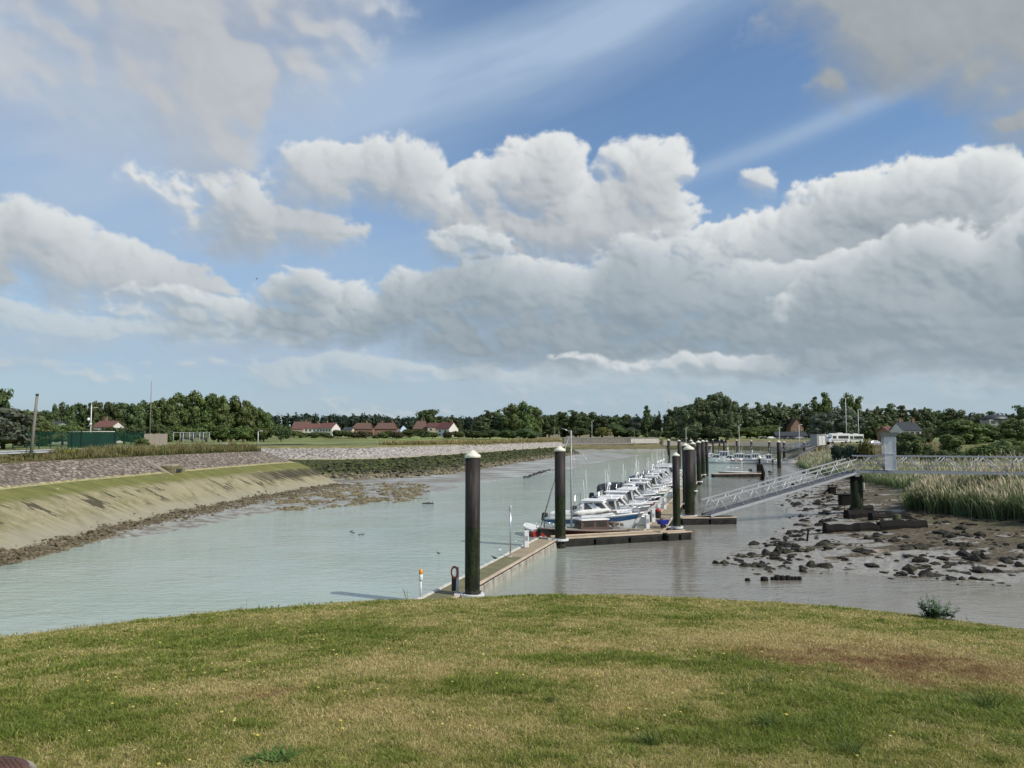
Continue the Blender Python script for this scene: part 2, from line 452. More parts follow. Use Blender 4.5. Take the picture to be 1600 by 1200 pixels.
def np_mesh(name, V, Fc, m, smooth=False, attrs=None, mi=None, nv=4):
    """mesh from numpy arrays, Fc of shape (n, nv)"""
    me = bpy.data.meshes.new(name)
    me.vertices.add(len(V)); me.vertices.foreach_set('co', np.asarray(V, np.float32).ravel())
    n = len(Fc); me.loops.add(n * nv); me.polygons.add(n)
    me.loops.foreach_set('vertex_index', np.asarray(Fc, np.int32).ravel())
    me.polygons.foreach_set('loop_start', np.arange(0, n * nv, nv, dtype=np.int32))
    try: me.polygons.foreach_set('loop_total', np.full(n, nv, np.int32))
    except Exception: pass
    if mi is not None: me.polygons.foreach_set('material_index', np.asarray(mi, np.int32))
    me.polygons.foreach_set('use_smooth', np.full(n, smooth, bool))
    me.update(calc_edges=True)
    for k, a in (attrs or {}).items():
        at = me.attributes.new(k, 'FLOAT', 'POINT'); at.data.foreach_set('value', np.asarray(a, np.float32).ravel())
    for k in (m if isinstance(m, (list, tuple)) else [m]): me.materials.append(k)
    o = bpy.data.objects.new(name, me); C.objects.link(o)
    return o
def tag(o, label, cat, group=None, kind=None):
    if label: o['label'] = label
    if cat: o['category'] = cat
    if group: o['group'] = group
    if kind: o['kind'] = kind
    return o
def thing(name, label, cat, loc=(0, 0, 0), rz=0.0, group=None):
    o = bpy.data.objects.new(name, None); C.objects.link(o)
    o.empty_display_size = 0.3
    o.location = loc; o.rotation_euler = (0, 0, rz)
    return tag(o, label, cat, group)
def structure(o): o['kind'] = 'structure'; return o
KIDS = {}
def kids(o):
    return [k for k in C.objects if k.parent == o]
def dup(o, loc, rz=None, scale=None, label=None, group=None, parts=None):
    """a copy of a thing with copies of its parts and sub-parts"""
    r = o.copy(); C.objects.link(r); r.location = loc
    if rz is not None: r.rotation_euler = (0, 0, rz)
    if scale is not None: r.scale = scale
    if label: r['label'] = label
    if group: r['group'] = group
    for ch in (parts if parts is not None else kids(o)):
        c = ch.copy(); C.objects.link(c); c.parent = r
        if parts is None:
            for g in kids(ch):
                e = g.copy(); C.objects.link(e); e.parent = c
    return r
# ------------------------------------------------------------------ the ground: one polar sheet, river bed, banks and land by distance from the river's toe line
def alb(*c, k=1.15):
    """albedo of a surface that the full daylight brings to this sRGB value"""
    return tuple(x / k for x in lin(*c))
TOE = [(-30.8, -60, 1), (-30.8, 46, 1), (-31.2, 63, 1), (-29.5, 86, 1), (-27.5, 100, 1), (-25, 112, 2), (-34, 120, 2), (-40, 123, 2),
       (-25, 125, 2), (-14, 135, 2), (-9, 153, 2), (1, 198, 2), (13, 245, 2), (26, 290, 2), (24, 330, 2), (27, 380, 3), (36, 385, 3), (80, 402, 4),
       (112, 402, 4), (122, 352, 4), (113, 310, 4), (100, 278, 4), (90, 252, 4), (79, 226, 4), (72, 206, 5), (63, 178, 5), (53, 145, 5), (45, 125, 5), (32, 95, 5),
       (27, 75, 5), (22, 62, 5), (16, 53, 5), (12, 46, 5), (20, 42.5, 5), (27, 39.7, 5), (40, 34, 5), (90, 22, 5), (90, -60, 5)]
PROF = {1: ([0, 3.3, 5, 5.5, 9.2, 10.4, 14, 60], [.5, 2.9, 3.7, 3.76, 5.3, 5.46, 5.5, 5.5]),
        2: ([0, 12, 12.6, 17, 19, 60], [.5, 3.25, 3.4, 5.25, 5.42, 5.45]),
        3: ([0, 8, 10.5, 17, 60], [.2, 3.0, 3.1, 6.1, 6.2]),
        4: ([0, 3, 10, 14, 60], [.1, 1.4, 4.8, 5.3, 5.5]),
        5: ([0, 6, 14, 20, 35, 46, 60], [0, .5, .85, 1.35, 3.5, 4.7, 5.1])}
MW = ([40, 55, 60, 72, 77, 92, 110, 125, 133, 165, 226, 300, 400], [1.2, 1.5, 4.5, 6, 7, 16, 17, 14, 12.5, 17, 19, 22, 8])
def toe_distance(x, y):
    """signed distance to the toe line (outside positive), type of the nearest stretch"""
    n = len(TOE); best = np.full(x.shape, 1e9); typ = np.zeros(x.shape, np.int32); ins = np.zeros(x.shape, bool)
    for i in range(n):
        ax, ay, t = TOE[i]; bx, by, _ = TOE[(i + 1) % n]
        dx, dy = bx - ax, by - ay
        u = np.clip(((x - ax) * dx + (y - ay) * dy) / (dx * dx + dy * dy), 0, 1)
        d = np.hypot(x - ax - u * dx, y - ay - u * dy)
        m = d < best; best[m] = d[m]; typ[m] = t
        if ay != by:
            c = ((ay > y) != (by > y)) & (x < (bx - ax) * (y - ay) / (by - ay) + ax)
            ins ^= c
    return np.where(ins, -best, best), typ
def ground_height(x, y, rough=True):
    x = np.asarray(x, float); y = np.asarray(y, float)
    d, t = toe_distance(x, y)
    dd = d.copy()
    wf = np.interp(y, [125, 165, 200, 300], [1.0, .72, .5, .42])
    dd = np.where((t == 2) & (d > 0), d / wf, d)
    dd = np.where((t == 5) & (d > 0), d * np.interp(y, [160, 205], [1.0, 2.8]), dd)
    z = np.zeros_like(x)
    for k, (a, b) in PROF.items():
        m = t == k; z[m] = np.interp(dd[m], a, b)
    mw = np.interp(y, *MW)
    left = (t <= 2) & (d < 0); z = np.where(left, .5 * (1 - (-d) / mw), z)
    z = np.where((t == 3) & (d < 0), .2 + d * .03, z)
    z = np.where((t >= 4) & (d < 0), d * .035, z)
    z = np.maximum(z, -1.6)
    if rough:
        n1 = fbm(x / 2.3, y / 2.3, 900, 4); n2 = fbm(x / .7, y / .7, 930, 3)
        n3 = fbm(x / 9, y / 9, 960, 3)
        mud = sst(-24, -1, d) * (1 - sst(-.2, .8, d)) * (t <= 2)
        z += mud * (n1 * .10 + n3 * .14)
        toe = sst(-2.6, -.6, d) * (1 - sst(-.2, .5, d)) * (t == 1)
        z += toe * (np.abs(n2) * .5 + n1 * .25)
        z += (t == 1) * sst(.2, 1, d) * (1 - sst(5, 5.4, d)) * (n2 * .035 + n3 * .05)
        z += (t == 1) * sst(5.4, 5.8, d) * (1 - sst(9, 9.6, d)) * (n2 * .16)
        z += (t == 2) * sst(-.3, .5, dd) * (1 - sst(11.5, 12, dd)) * (np.abs(n2) * .75 + n1 * .3)
        z += (t == 2) * sst(12.4, 13, dd) * (1 - sst(16.5, 17, dd)) * (n2 * .2)
        z += (t == 5) * sst(-3, 3, d) * (n1 * .16 + np.abs(n2) * .12 + n3 * .12)
        z += sst(16, 40, d) * n3 * .12
    # the wooded dunes far behind, the village a little above the meadow
    r = np.hypot(x, y)
    z += sst(300, 420, r) * 1.9 * (t <= 2) * sst(20, -20, x)
    z += sst(520, 900, r) * (9 + 7 * fbm(x / 230, y / 230, 990, 3))
    return z, dd, t
def zg(x, y):
    return float(ground_height(np.array([x]), np.array([y]), False)[0][0])
def build_ground():
    ang = np.concatenate([np.arange(-88, -38, 1.2), np.arange(-38, 38, .075), np.arange(38, 88.1, 1.2)])
    rr = [24.0]
    while rr[-1] < 5200: rr.append(rr[-1] * (1.0042 if rr[-1] < 260 else 1.012 if rr[-1] < 700 else 1.08))
    rr = np.array(rr)
    A, Rr = np.meshgrid(np.radians(ang), rr)
    x, y = Rr * np.sin(A), Rr * np.cos(A)
    z, d, t = ground_height(x, y)
    h, w = x.shape
    idx = np.arange(h * w).reshape(h, w)
    Fc = np.stack([idx[:-1, :-1], idx[:-1, 1:], idx[1:, 1:], idx[1:, :-1]], -1).reshape(-1, 4)
    tc = t[:-1, :-1].reshape(-1) - 1
    V = np.stack([x, y, z], -1).reshape(-1, 3)
    o = np_mesh('ground', V, Fc, [m_bank(), m_rockbank(), m_wallbank(), m_farbank(), m_marsh()], True, {'d': d}, tc)
    return structure(o)
def land_col(nt, P):
    n = NZ(nt, P, .35, 5.0); n2 = NZ(nt, P, .03, 3.0)
    c = MX(nt, SS(nt, n, .35, .65), alb(118, 112, 62), alb(92, 104, 46))
    return MX(nt, SS(nt, n2, .45, .6), c, alb(136, 152, 84))
def m_bank():
    m, nt, p, out = new_mat('sloped_slab_bank')
    P = wpos(nt); x, y, z = sep(nt, P); d = attr(nt, 'd')
    n1 = NZ(nt, P, .9, 5.0, .6); n2 = NZ(nt, P, 4.0, 4.0, .6); n3 = NZ(nt, P, .25, 3.0); n6 = NZ(nt, P, .5, 6.0, .7)
    dj = d + (n1 - .5) * 1.1 + (n3 - .5) * .6
    mud = MX(nt, SS(nt, n1, .4, .62), alb(164, 164, 154), alb(116, 106, 86))
    rock = MX(nt, SS(nt, n2, .4, .6), alb(78, 70, 54), alb(128, 116, 92))
    # slab: sand coloured, streaked down the slope, with weed patches
    sl = comb(nt, y * 1.0 + d * .9, d * .22, 0)
    s1 = NZ(nt, sl, 1.5, 5.0, .65); s2 = NZ(nt, sl, .55, 4.0, .6); s3 = NZ(nt, comb(nt, y + d * .9, d * .16, 3.0), 4.5, 3.0, .6)
    slab = MX(nt, SS(nt, s1, .3, .7), alb(162, 153, 122), alb(136, 128, 98))
    slab = MX(nt, SS(nt, s3, .55, .72, 0, .7), slab, alb(122, 113, 84))
    slab = MX(nt, SS(nt, s2, .54, .66, 0, .8) * SS(nt, d, .2, 1.6, 1.0, .55), slab, alb(112, 110, 66))
    slab = MX(nt, SS(nt, n6, .48, .64, 0, .75), slab, alb(116, 112, 74))
    pn = NZ(nt, comb(nt, y + d * .9, d * .55, 9.0), .55, 5.0, .7)
    slab = MX(nt, SS(nt, pn + (n2 - .5) * .12, .55, .59, 0, .93) * SS(nt, d, .9, 1.8), slab, alb(66, 60, 42))
    slab = MX(nt, SS(nt, n2, .6, .75, 0, .35), slab, alb(96, 90, 62))
    slab = MX(nt, SS(nt, d + (n1 - .5) * 1.5, 1.7, .3, 0, .6), slab, alb(152, 147, 130))
    far = SS(nt, y, 88, 100) * SS(nt, d, 1.6, 2.2) * SS(nt, d, 3.6, 3.3)
    slab = MX(nt, far * SS(nt, s1, .35, .5), slab, alb(64, 58, 36))
    green = MX(nt, SS(nt, s1, .35, .7), alb(118, 118, 58), alb(94, 96, 42))
    green = MX(nt, SS(nt, n6 + (n2 - .5) * .6, .68, .76, 0, .85) * SS(nt, d, 4.0, 4.4), green, alb(190, 182, 150))
    green = MX(nt, SS(nt, n1, .55, .72, 0, .6), green, alb(84, 84, 40))
    ledge = alb(186, 176, 132)
    v = VO(nt, P, 3.4, out='Color'); vd = VO(nt, P, 3.4)
    vr = sep(nt, v)[0]
    grav = MX(nt, vr, alb(106, 95, 85), alb(156, 144, 130))
    grav = MX(nt, SS(nt, n6 + vr * .3, .62, .9), grav, alb(172, 163, 148))
    grav = MX(nt, SS(nt, vd, .38, .75), grav, alb(92, 80, 68))
    grav = MX(nt, SS(nt, n1, .55, .75, 0, .5), grav, alb(118, 112, 80))
    verge = MX(nt, SS(nt, n1, .4, .6), alb(124, 104, 66), alb(96, 94, 48))
    c = MX(nt, SS(nt, d + (n2 - .5) * 1.6, -1.9, -1.3), mud, rock)
    c = MX(nt, SS(nt, d + (n2 - .5) * .7, -.35, .1), c, slab)
    c = MX(nt, SS(nt, dj, 2.9, 3.9), c, green)
    c = MX(nt, SS(nt, d, 5.04, 5.1), c, MX(nt, SS(nt, n2, .45, .6), ledge, alb(140, 130, 74)))
    c = MX(nt, SS(nt, d + (n2 - .5) * .5, 5.5, 5.8), c, grav)
    c = MX(nt, SS(nt, dj, 9.0, 9.7), c, verge)
    c = MX(nt, SS(nt, dj, 13, 18), c, land_col(nt, P))
    put(nt, p.inputs['Base Color'], c)
    put(nt, p.inputs['Roughness'], SS(nt, d, -1.6, 0, .32, .85))
    bump(nt, p, n2 + SS(nt, d, 5.4, 5.8) * (1.0 - vd * 2) * 1.5, .6, .12)
    return m
def m_rockbank():
    m, nt, p, out = new_mat('weedy_rock_bank')
    P = wpos(nt); x, y, z = sep(nt, P); d = attr(nt, 'd')
    n1 = NZ(nt, P, .8, 5.0, .6); n2 = NZ(nt, P, 2.6, 4.0, .65); n4 = NZ(nt, comb(nt, x * .25 + y * .12, y * .8 - x * .3, z), .30, 6.0, .68)
    mud = MX(nt, SS(nt, n4, .40, .58), alb(178, 180, 174), alb(122, 112, 92))
    low = MX(nt, SS(nt, n2, .42, .58), alb(58, 54, 34), alb(124, 116, 92))
    up = MX(nt, SS(nt, n2, .4, .62), alb(40, 44, 18), alb(76, 82, 32))
    v = VO(nt, P, 2.4, out='Color'); vd = VO(nt, P, 2.4); vr = sep(nt, v)[0]
    grav = MX(nt, vr, alb(146, 140, 132), alb(188, 182, 174))
    grav = MX(nt, SS(nt, vd, .4, .8), grav, alb(112, 104, 94))
    verge = MX(nt, SS(nt, n1, .4, .6), alb(150, 138, 84), alb(110, 112, 54))
    c = MX(nt, SS(nt, d + (n2 - .5) * 2.2, -.7, .3), mud, low)
    c = MX(nt, SS(nt, d + (n1 - .5) * 3.5, 3.2, 6.2), c, up)
    c = MX(nt, SS(nt, d, 11.9, 12.2), c, alb(168, 158, 126))
    c = MX(nt, SS(nt, d, 12.5, 12.8), c, grav)
    c = MX(nt, SS(nt, d + (n1 - .5) * 1.6, 16.6, 17.4), c, verge)
    c = MX(nt, SS(nt, d, 24, 34), c, land_col(nt, P))
    put(nt, p.inputs['Base Color'], c)
    put(nt, p.inputs['Roughness'], SS(nt, d, -1.2, 0, .3, .85))
    bump(nt, p, n2 + n4, .7, .15)
    return m
def m_wallbank():
    m, nt, p, out = new_mat('far_quay_bank')
    P = wpos(nt); d = attr(nt, 'd'); n2 = NZ(nt, P, .5, 5.0)
    c = MX(nt, SS(nt, n2, .4, .6), alb(118, 110, 80), alb(92, 90, 50))
    c = MX(nt, SS(nt, d, 2, 7), c, MX(nt, SS(nt, n2, .4, .6), alb(104, 100, 58), alb(128, 118, 84)))
    c = MX(nt, SS(nt, d + (n2 - .5) * 2, -1, .4), alb(150, 148, 142), c)
    c = MX(nt, SS(nt, d, 11, 15), c, MX(nt, SS(nt, n2, .4, .6), alb(140, 130, 104), alb(100, 102, 54)))
    put(nt, p.inputs['Base Color'], c); p.inputs['Roughness'].default_value = .8
    return m
def m_farbank():
    m, nt, p, out = new_mat('far_stone_bank')
    P = wpos(nt); d = attr(nt, 'd'); n2 = NZ(nt, P, .5, 5.0); n3 = NZ(nt, P, 2.0, 3.0)
    c = MX(nt, SS(nt, n2, .4, .6), alb(60, 60, 36), alb(92, 92, 52))
    c = MX(nt, SS(nt, d + (n2 - .5) * .6, 4.2, 4.8), c, MX(nt, SS(nt, n3, .4, .6), alb(156, 150, 136), alb(136, 130, 114)))
    c = MX(nt, SS(nt, d + (n2 - .5) * 1.4, 8.8, 10), c, MX(nt, SS(nt, n2, .4, .6), alb(156, 140, 92), alb(122, 116, 66)))
    c = MX(nt, SS(nt, d, 16, 20), c, land_col(nt, P))
    put(nt, p.inputs['Base Color'], c); p.inputs['Roughness'].default_value = .85
    return m
def m_marsh():
    m, nt, p, out = new_mat('tidal_mud')
    P = wpos(nt); x, y, z = sep(nt, P); d = attr(nt, 'd')
    Q = VM(nt, 'MULTIPLY', P, (.55, 1.0, 1.0))
    n1 = NZ(nt, Q, .55, 6.0, .62); n2 = NZ(nt, P, 3.0, 4.0, .65); n3 = NZ(nt, P, .16, 3.0)
    mud = MX(nt, SS(nt, n2, .3, .7), alb(164, 160, 150), alb(138, 131, 118))
    dark = MX(nt, SS(nt, n2, .4, .62), alb(66, 58, 42), alb(104, 92, 66))
    olive = MX(nt, SS(nt, n2, .4, .62), alb(98, 96, 60), alb(74, 70, 44))
    th = SS(nt, d, 0, 11, .59, .40)
    w = SS(nt, n1 - th, -.015, .035)
    c = MX(nt, w, mud, dark)
    c = MX(nt, SS(nt, d, 8, 16) * SS(nt, n3 + (n1 - .5) * .6, .46, .6), c, olive)
    c = MX(nt, SS(nt, d + (n1 - .5) * 8, 34, 44), c, land_col(nt, P))
    put(nt, p.inputs['Base Color'], c)
    put(nt, p.inputs['Roughness'], w * .4 + SS(nt, d, 0, 14, .3, .55))
    bump(nt, p, n2 + n1 * 2.5, .8, .12)
    return m
def m_water():
    m, nt, p, out = new_mat('turbid_water')
    P = wpos(nt); x, y, z = sep(nt, P)
    n3 = NZ(nt, VM(nt, 'MULTIPLY', P, (.35, 1, 1)), .09, 5.0, .65)
    side = SS(nt, x - y * .37 + 16.5 + (n3 - .5) * 10, -3.0, 7.0)
    left = MX(nt, SS(nt, n3, .35, .65), lin(164, 181, 167), lin(173, 187, 176))
    right = MX(nt, SS(nt, n3, .4, .6), lin(132, 126, 112), lin(142, 139, 130))
    put(nt, p.inputs['Base Color'], scl(nt, MX(nt, side, left, right), .82))
    p.inputs['Roughness'].default_value = .05
    p.inputs['IOR'].default_value = 1.33
    Q = VM(nt, 'MULTIPLY', P, (.55, 1.25, 1))
    w1 = NZ(nt, Q, 1.3, 3.0, .6); w2 = NZ(nt, Q, 4.2, 3.0, .6); w3 = NZ(nt, P, .12, 2.0)
    amp = SS(nt, w3, .35, .65, .5, 1.1)
    bump(nt, p, (w1 * 1.0 + w2 * .4) * amp, SS(nt, side, 0, 1, .55, .36), .16)
    return m
def build_water():
    o = MB().add([(-900, -200, 0), (900, -200, 0), (900, 700, 0), (-900, 700, 0)], [(0, 1, 2, 3)]).build('river_water', m_water())
    return structure(o)
build_ground()
build_water()
# ------------------------------------------------------------------ the lawn on its headland, cut off by a low quay wall
LAWN_EDGE = [(-40, -60), (-26, -14), (-17, -1), (-11.5, 4.6), (-8.2, 7.4), (-6, 9.0), (-4.9, 9.76), (-3.5, 10.5), (-1.83, 11.0), (0, 11.4), (1.93, 11.6),
             (3.8, 11.3), (5.2, 10.5), (6.35, 9.5), (8.6, 7.6), (12.5, 3.6), (20, -5), (40, -60)]
LX, LY = 0.0, 1.0
_le = np.array(LAWN_EDGE)
_la = np.unwrap(np.arctan2(_le[:, 0] - LX, _le[:, 1] - LY)); _lr = np.hypot(_le[:, 0] - LX, _le[:, 1] - LY)
def lawn_edge_r(a):
    # smooth the polygon a little
    return (np.interp(a - .04, _la, _lr) + np.interp(a + .04, _la, _lr) + np.interp(a, _la, _lr) * 2) / 4 + .05 * fbm(a * 30, a * 0, 77, 4)
def lawn_z(x, y):
    r = np.hypot(x - LX, y - LY); a = np.arctan2(x - LX, y - LY)
    q = np.clip(r / 10.6, 0, 1.6)
    return 5.92 - .75 * q ** 1.6 * (r < 40) + .05 * fbm(x / 1.8, y / 1.8, 61, 3) - .0 * a
STRAW = [(620, 1060, 110, 16), (930, 1078, 170, 14), (1030, 1125, 120, 30), (860, 1010, 80, 18), (500, 1150, 190, 26), (1420, 1010, 240, 40), (1180, 985, 200, 30), (300, 1100, 200, 24), (180, 1010, 70, 12), (980, 1020, 60, 14), (660, 1195, 160, 20)]
GREEN = [(100, 1150, 260, 50), (1420, 1130, 330, 50), (420, 1000, 240, 26), (1190, 1050, 200, 22), (880, 1045, 140, 10), (760, 1120, 160, 20), (1250, 1185, 200, 30), (180, 1040, 160, 22), (430, 1192, 60, 12), (1580, 1120, 100, 40)]
BROWN = [(1490, 1050, 200, 44), (1330, 1022, 170, 24), (430, 1120, 50, 14)]
def lawn_tone(x, y):
    """0 straw .. 1 green, and how brown"""
    g = .50 + .80 * fbm(x / 1.3, y / 1.1, 31, 5, .6) + .62 * fbm(x / .26, y / .2, 37, 4, .62)
    x, y = x + .55 * fbm(x / .9, y / .9, 51, 4, .6), y + .55 * fbm(x / .9, y / .9, 57, 4, .6)
    b = .10 * fbm(x / .8, y / .8, 41, 3)
    for lst, w in ((STRAW, -.30), (GREEN, .30)):
        for (px, py, rx, ry) in lst:
            q = atz(px, py, 5.55); k = q.y / F
            g = g + w * np.exp(-((x - q.x) / (rx * k)) ** 2 - ((y - q.y) / (ry * k * q.y / 2.0)) ** 2)
    for (px, py, rx, ry) in BROWN:
        q = atz(px, py, 5.55); k = q.y / F
        e = np.exp(-((x - q.x) / (rx * k)) ** 2 - ((y - q.y) / (ry * k * q.y / 2.0)) ** 2)
        b = b + .75 * e * np.clip(.7 + 1.6 * fbm(x / .5, y / .4, 43, 4, .6), 0, 1.3); g = g - .25 * e
    return np.clip(g, 0, 1), np.clip(b, 0, 1)
def m_lawn(name, blades):
    m, nt, p, out = new_mat(name)
    g = attr(nt, 'g'); b = attr(nt, 'b')
    P = wpos(nt); n = NZ(nt, P, 9.0, 4.0, .65)
    if blades:
        c = MX(nt, SS(nt, g, .12, .62, smooth=False), alb(206, 190, 132), alb(144, 150, 60))
        c = MX(nt, SS(nt, g, .58, .95), c, alb(116, 136, 44))
        c = MX(nt, b, c, alb(150, 116, 70))
        r = attr(nt, 'r')
        c = scl(nt, c, r * .7 + .68)
        n2 = NZ(nt, P, .9, 3.0)
        p.inputs['Roughness'].default_value = .6
        tr = nt.nodes.new('ShaderNodeBsdfTranslucent'); put(nt, tr.inputs[0], c)
        mx = nt.nodes.new('ShaderNodeMixShader'); mx.inputs[0].default_value = .35
        nt.links.new(p.outputs[0], mx.inputs[1]); nt.links.new(tr.outputs[0], mx.inputs[2]); nt.links.new(mx.outputs[0], out.inputs[0])
    else:
        edge = attr(nt, 'e')
        c = MX(nt, SS(nt, g + (n - .5) * .8, .2, .7), alb(172, 150, 98), alb(130, 128, 58))
        c = MX(nt, b, c, alb(96, 72, 42))
        c = MX(nt, edge, c, MX(nt, n, alb(176, 160, 134), alb(120, 100, 78)))
        p.inputs['Roughness'].default_value = .9
        bump(nt, p, n, .6, .03)
    put(nt, p.inputs['Base Color'], c)
    return m
def build_lawn():
    a = np.concatenate([np.linspace(_la[0], -.75, 60)[:-1], np.linspace(-.75, .75, 420), np.linspace(.75, _la[-1], 60)[1:]])
    t = np.concatenate([np.linspace(0, .25, 6)[:-1], np.linspace(.25, 1, 190)])
    A, T = np.meshgrid(a, t); Rr = T * lawn_edge_r(a)[None, :]
    x, y = LX + Rr * np.sin(A), LY + Rr * np.cos(A)
    z = lawn_z(x, y) - .10 * sst(.985, 1.0, T)
    g, b = lawn_tone(x, y)
    e = sst(.958, .978, T + .016 * fbm(x / .3, y / .3, 88, 3)) * sst(-1.6, -3.4, x)
    h, w = x.shape; idx = np.arange(h * w).reshape(h, w)
    Fc = np.stack([idx[:-1, :-1], idx[:-1, 1:], idx[1:, 1:], idx[1:, :-1]], -1).reshape(-1, 4)
    structure(np_mesh('lawn', np.stack([x, y, z], -1).reshape(-1, 3), Fc, m_lawn('lawn_soil', False), True, {'g': g, 'b': b, 'e': e}))
    # quay wall under the edge
    wx, wy, wz = x[-1] , y[-1], z[-1] - .02
    V = []; Fq = []
    mb = MB()
    n = len(wx)
    top = [(wx[i], wy[i], wz[i]) for i in range(n)]
    out = [(wx[i] + .35 * math.sin(a[i]), wy[i] + .35 * math.cos(a[i]), wz[i] - .06) for i in range(n)]
    bot = [(wx[i] + 1.2 * math.sin(a[i]), wy[i] + 1.2 * math.cos(a[i]), -1.5) for i in range(n)]
    mb.loft([top, out, bot], False, False)
    o = mb.build('quay_wall', mat('quay_stone', alb(130, 122, 106), alb(96, 90, 76), .85, scale=3.0, bmp=.5))
    structure(o)
    # blades
    N = 980000
    aa = np.where(rng.random(N) < .68, rng.uniform(-.70, .70, N), rng.uniform(-1.3, 1.3, N)); re = lawn_edge_r(aa)
    rmin = 2.6
    u = rng.random(N); rr_ = (rmin ** .55 + u * ((re) ** .55 - rmin ** .55)) ** (1 / .55)
    x, y = LX + rr_ * np.sin(aa), LY + rr_ * np.cos(aa)
    z = lawn_z(x, y)
    g, b = lawn_tone(x, y)
    bare = (rr_ / re + .014 * fbm(x / .3, y / .3, 88, 3) > .966) & (x < -1.8 - .8 * rng.random(N))
    keep = ~(bare & (rng.random(N) < .93)) & (np.hypot(x + 2.82, y - 4.12) > .285)
    x, y, z, g, b, rr_ = [q[keep] for q in (x, y, z, g, b, rr_)]
    N = len(x)
    L = rng.uniform(.014, .040, N) * (1 + .7 * sst(.55, .9, g)) * (1 - .4 * b) * (1 + .5 * fbm(x / .22, y / .22, 53, 3))
    th = rng.uniform(0, 2 * np.pi, N); lean = rng.uniform(.3, 1.7, N)
    wd = rng.uniform(.0016, .0034, N) * np.clip(rr_ / 5.0, .8, 2.4)
    ca, sa = np.cos(th), np.sin(th); t2 = rng.uniform(0, 2 * np.pi, N)
    bx, by = np.cos(t2) * wd, np.sin(t2) * wd
    base = np.stack([x, y, z - .004], -1)
    side = np.stack([bx, by, np.zeros(N)], -1)
    mid = base + np.stack([ca * L * .35 * lean, sa * L * .35 * lean, L * .62], -1)
    tip = base + np.stack([ca * L * lean, sa * L * lean, L * np.clip(1.05 - .3 * lean, .3, 1)], -1)
    V = np.stack([base - side, base + side, mid + side * .7, mid - side * .7, tip], 1).reshape(-1, 3)
    k = np.arange(N) * 5
    Fc = np.concatenate([np.stack([k, k + 1, k + 2], -1), np.stack([k, k + 2, k + 3], -1), np.stack([k + 3, k + 2, k + 4], -1)])
    gg = np.clip(g + rng.normal(0, .24, N), 0, 1)
    o = np_mesh('lawn_grass', V, Fc, m_lawn('grass_blades', True), True, {'g': np.repeat(gg, 5), 'b': np.repeat(np.clip(b + rng.normal(0, .1, N), 0, 1), 5), 'r': np.repeat(rng.random(N), 5)}, nv=3)
    tag(o, 'short dry lawn grass, straw and green, covering the headland in front', 'grass', kind='stuff')
build_lawn()
# ------------------------------------------------------------------ marina: piles, pontoons, gangways
WHITE = mat('white_gelcoat', (.87, .87, .85), (.80, .80, .78), .32, scale=2.5, coat=.3)
OFFW = mat('weathered_white', (.72, .71, .67), (.62, .61, .57), .5, scale=3)
GREY = mat('galvanised_steel', (.46, .47, .48), (.37, .38, .39), .45, .25, scale=5)
PALEG = mat('pale_grey_plate', (.70, .71, .70), (.60, .61, .60), .6, .0, scale=3)
BLACK = mat('black_rubber', (.016, .016, .017), (.03, .03, .03), .6)
GLASS = mat('tinted_glass', (.055, .055, .052), (.085, .082, .075), .16, spec=.45)
STEEL = mat('stainless_tube', (.6, .6, .6), (.5, .5, .5), .25, .8)
CAPM = mat('cream_cap_plastic', (.74, .73, .60), (.62, .60, .46), .45, scale=4)
DARKCAN = mat('dark_canvas', (.02, .024, .035), (.035, .04, .05), .8)
BLUE = mat('blue_gelcoat', (.025, .10, .24), (.02, .08, .19), .25, coat=.4)
NAVY = mat('navy_gelcoat', (.014, .022, .06), (.02, .03, .07), .3, coat=.3)
REDG = mat('red_gelcoat', (.36, .035, .025), (.28, .03, .02), .35)
GREENG = mat('green_gelcoat', (.02, .12, .085), (.02, .1, .07), .35)
GREYG = mat('grey_gelcoat', (.3, .31, .32), (.25, .26, .27), .35)
CREAM = mat('cream_gelcoat', (.66, .60, .45), (.58, .52, .38), .35)
def m_deck(name, c1, c2, moss=0.0):
    m, nt, p, out = new_mat(name)
    P = coord(nt); x, y, z = sep(nt, P)
    pl = M(nt, 'FRACT', x * 6.9); idx = M(nt, 'FLOOR', x * 6.9)
    pn = NZ(nt, comb(nt, idx * 7.31, 0, 0), 1.0, 0); n = NZ(nt, P, 1.4, 5.0, .6)
    c = MX(nt, SS(nt, pn, .3, .7), c1, c2)
    c = MX(nt, SS(nt, n, .45, .65, 0, .6), c, tuple(k * .7 for k in c1))
    if moss: c = MX(nt, SS(nt, n, .3, .55, .15, .85), c, alb(112, 110, 70))
    gap = SS(nt, pl, .0, .09) * SS(nt, pl, 1.0, .91)
    c = MX(nt, gap, tuple(k * .3 for k in c1), c)
    put(nt, p.inputs['Base Color'], c); p.inputs['Roughness'].default_value = .75
    bump(nt, p, gap, .5, .02)
    return m
DECK = m_deck('timber_deck', alb(174, 158, 128), alb(152, 138, 110))
DECKM = m_deck('mossy_timber_deck', alb(150, 142, 108), alb(122, 116, 84), .8)
EDGE = mat('pinkish_edge_timber', alb(204, 184, 162), alb(176, 156, 134), .7, scale=3, stretch=(.3, 1, 1))
EDGEW = mat('white_edge_board', alb(214, 212, 204), alb(186, 184, 172), .6, scale=3)
FLOATM = mat('concrete_float', alb(176, 170, 158), alb(142, 136, 122), .8, scale=2, bmp=.2)
FLOATD = mat('dark_float', (.012, .012, .012), (.032, .031, .025), .8, scale=2, spec=.2)
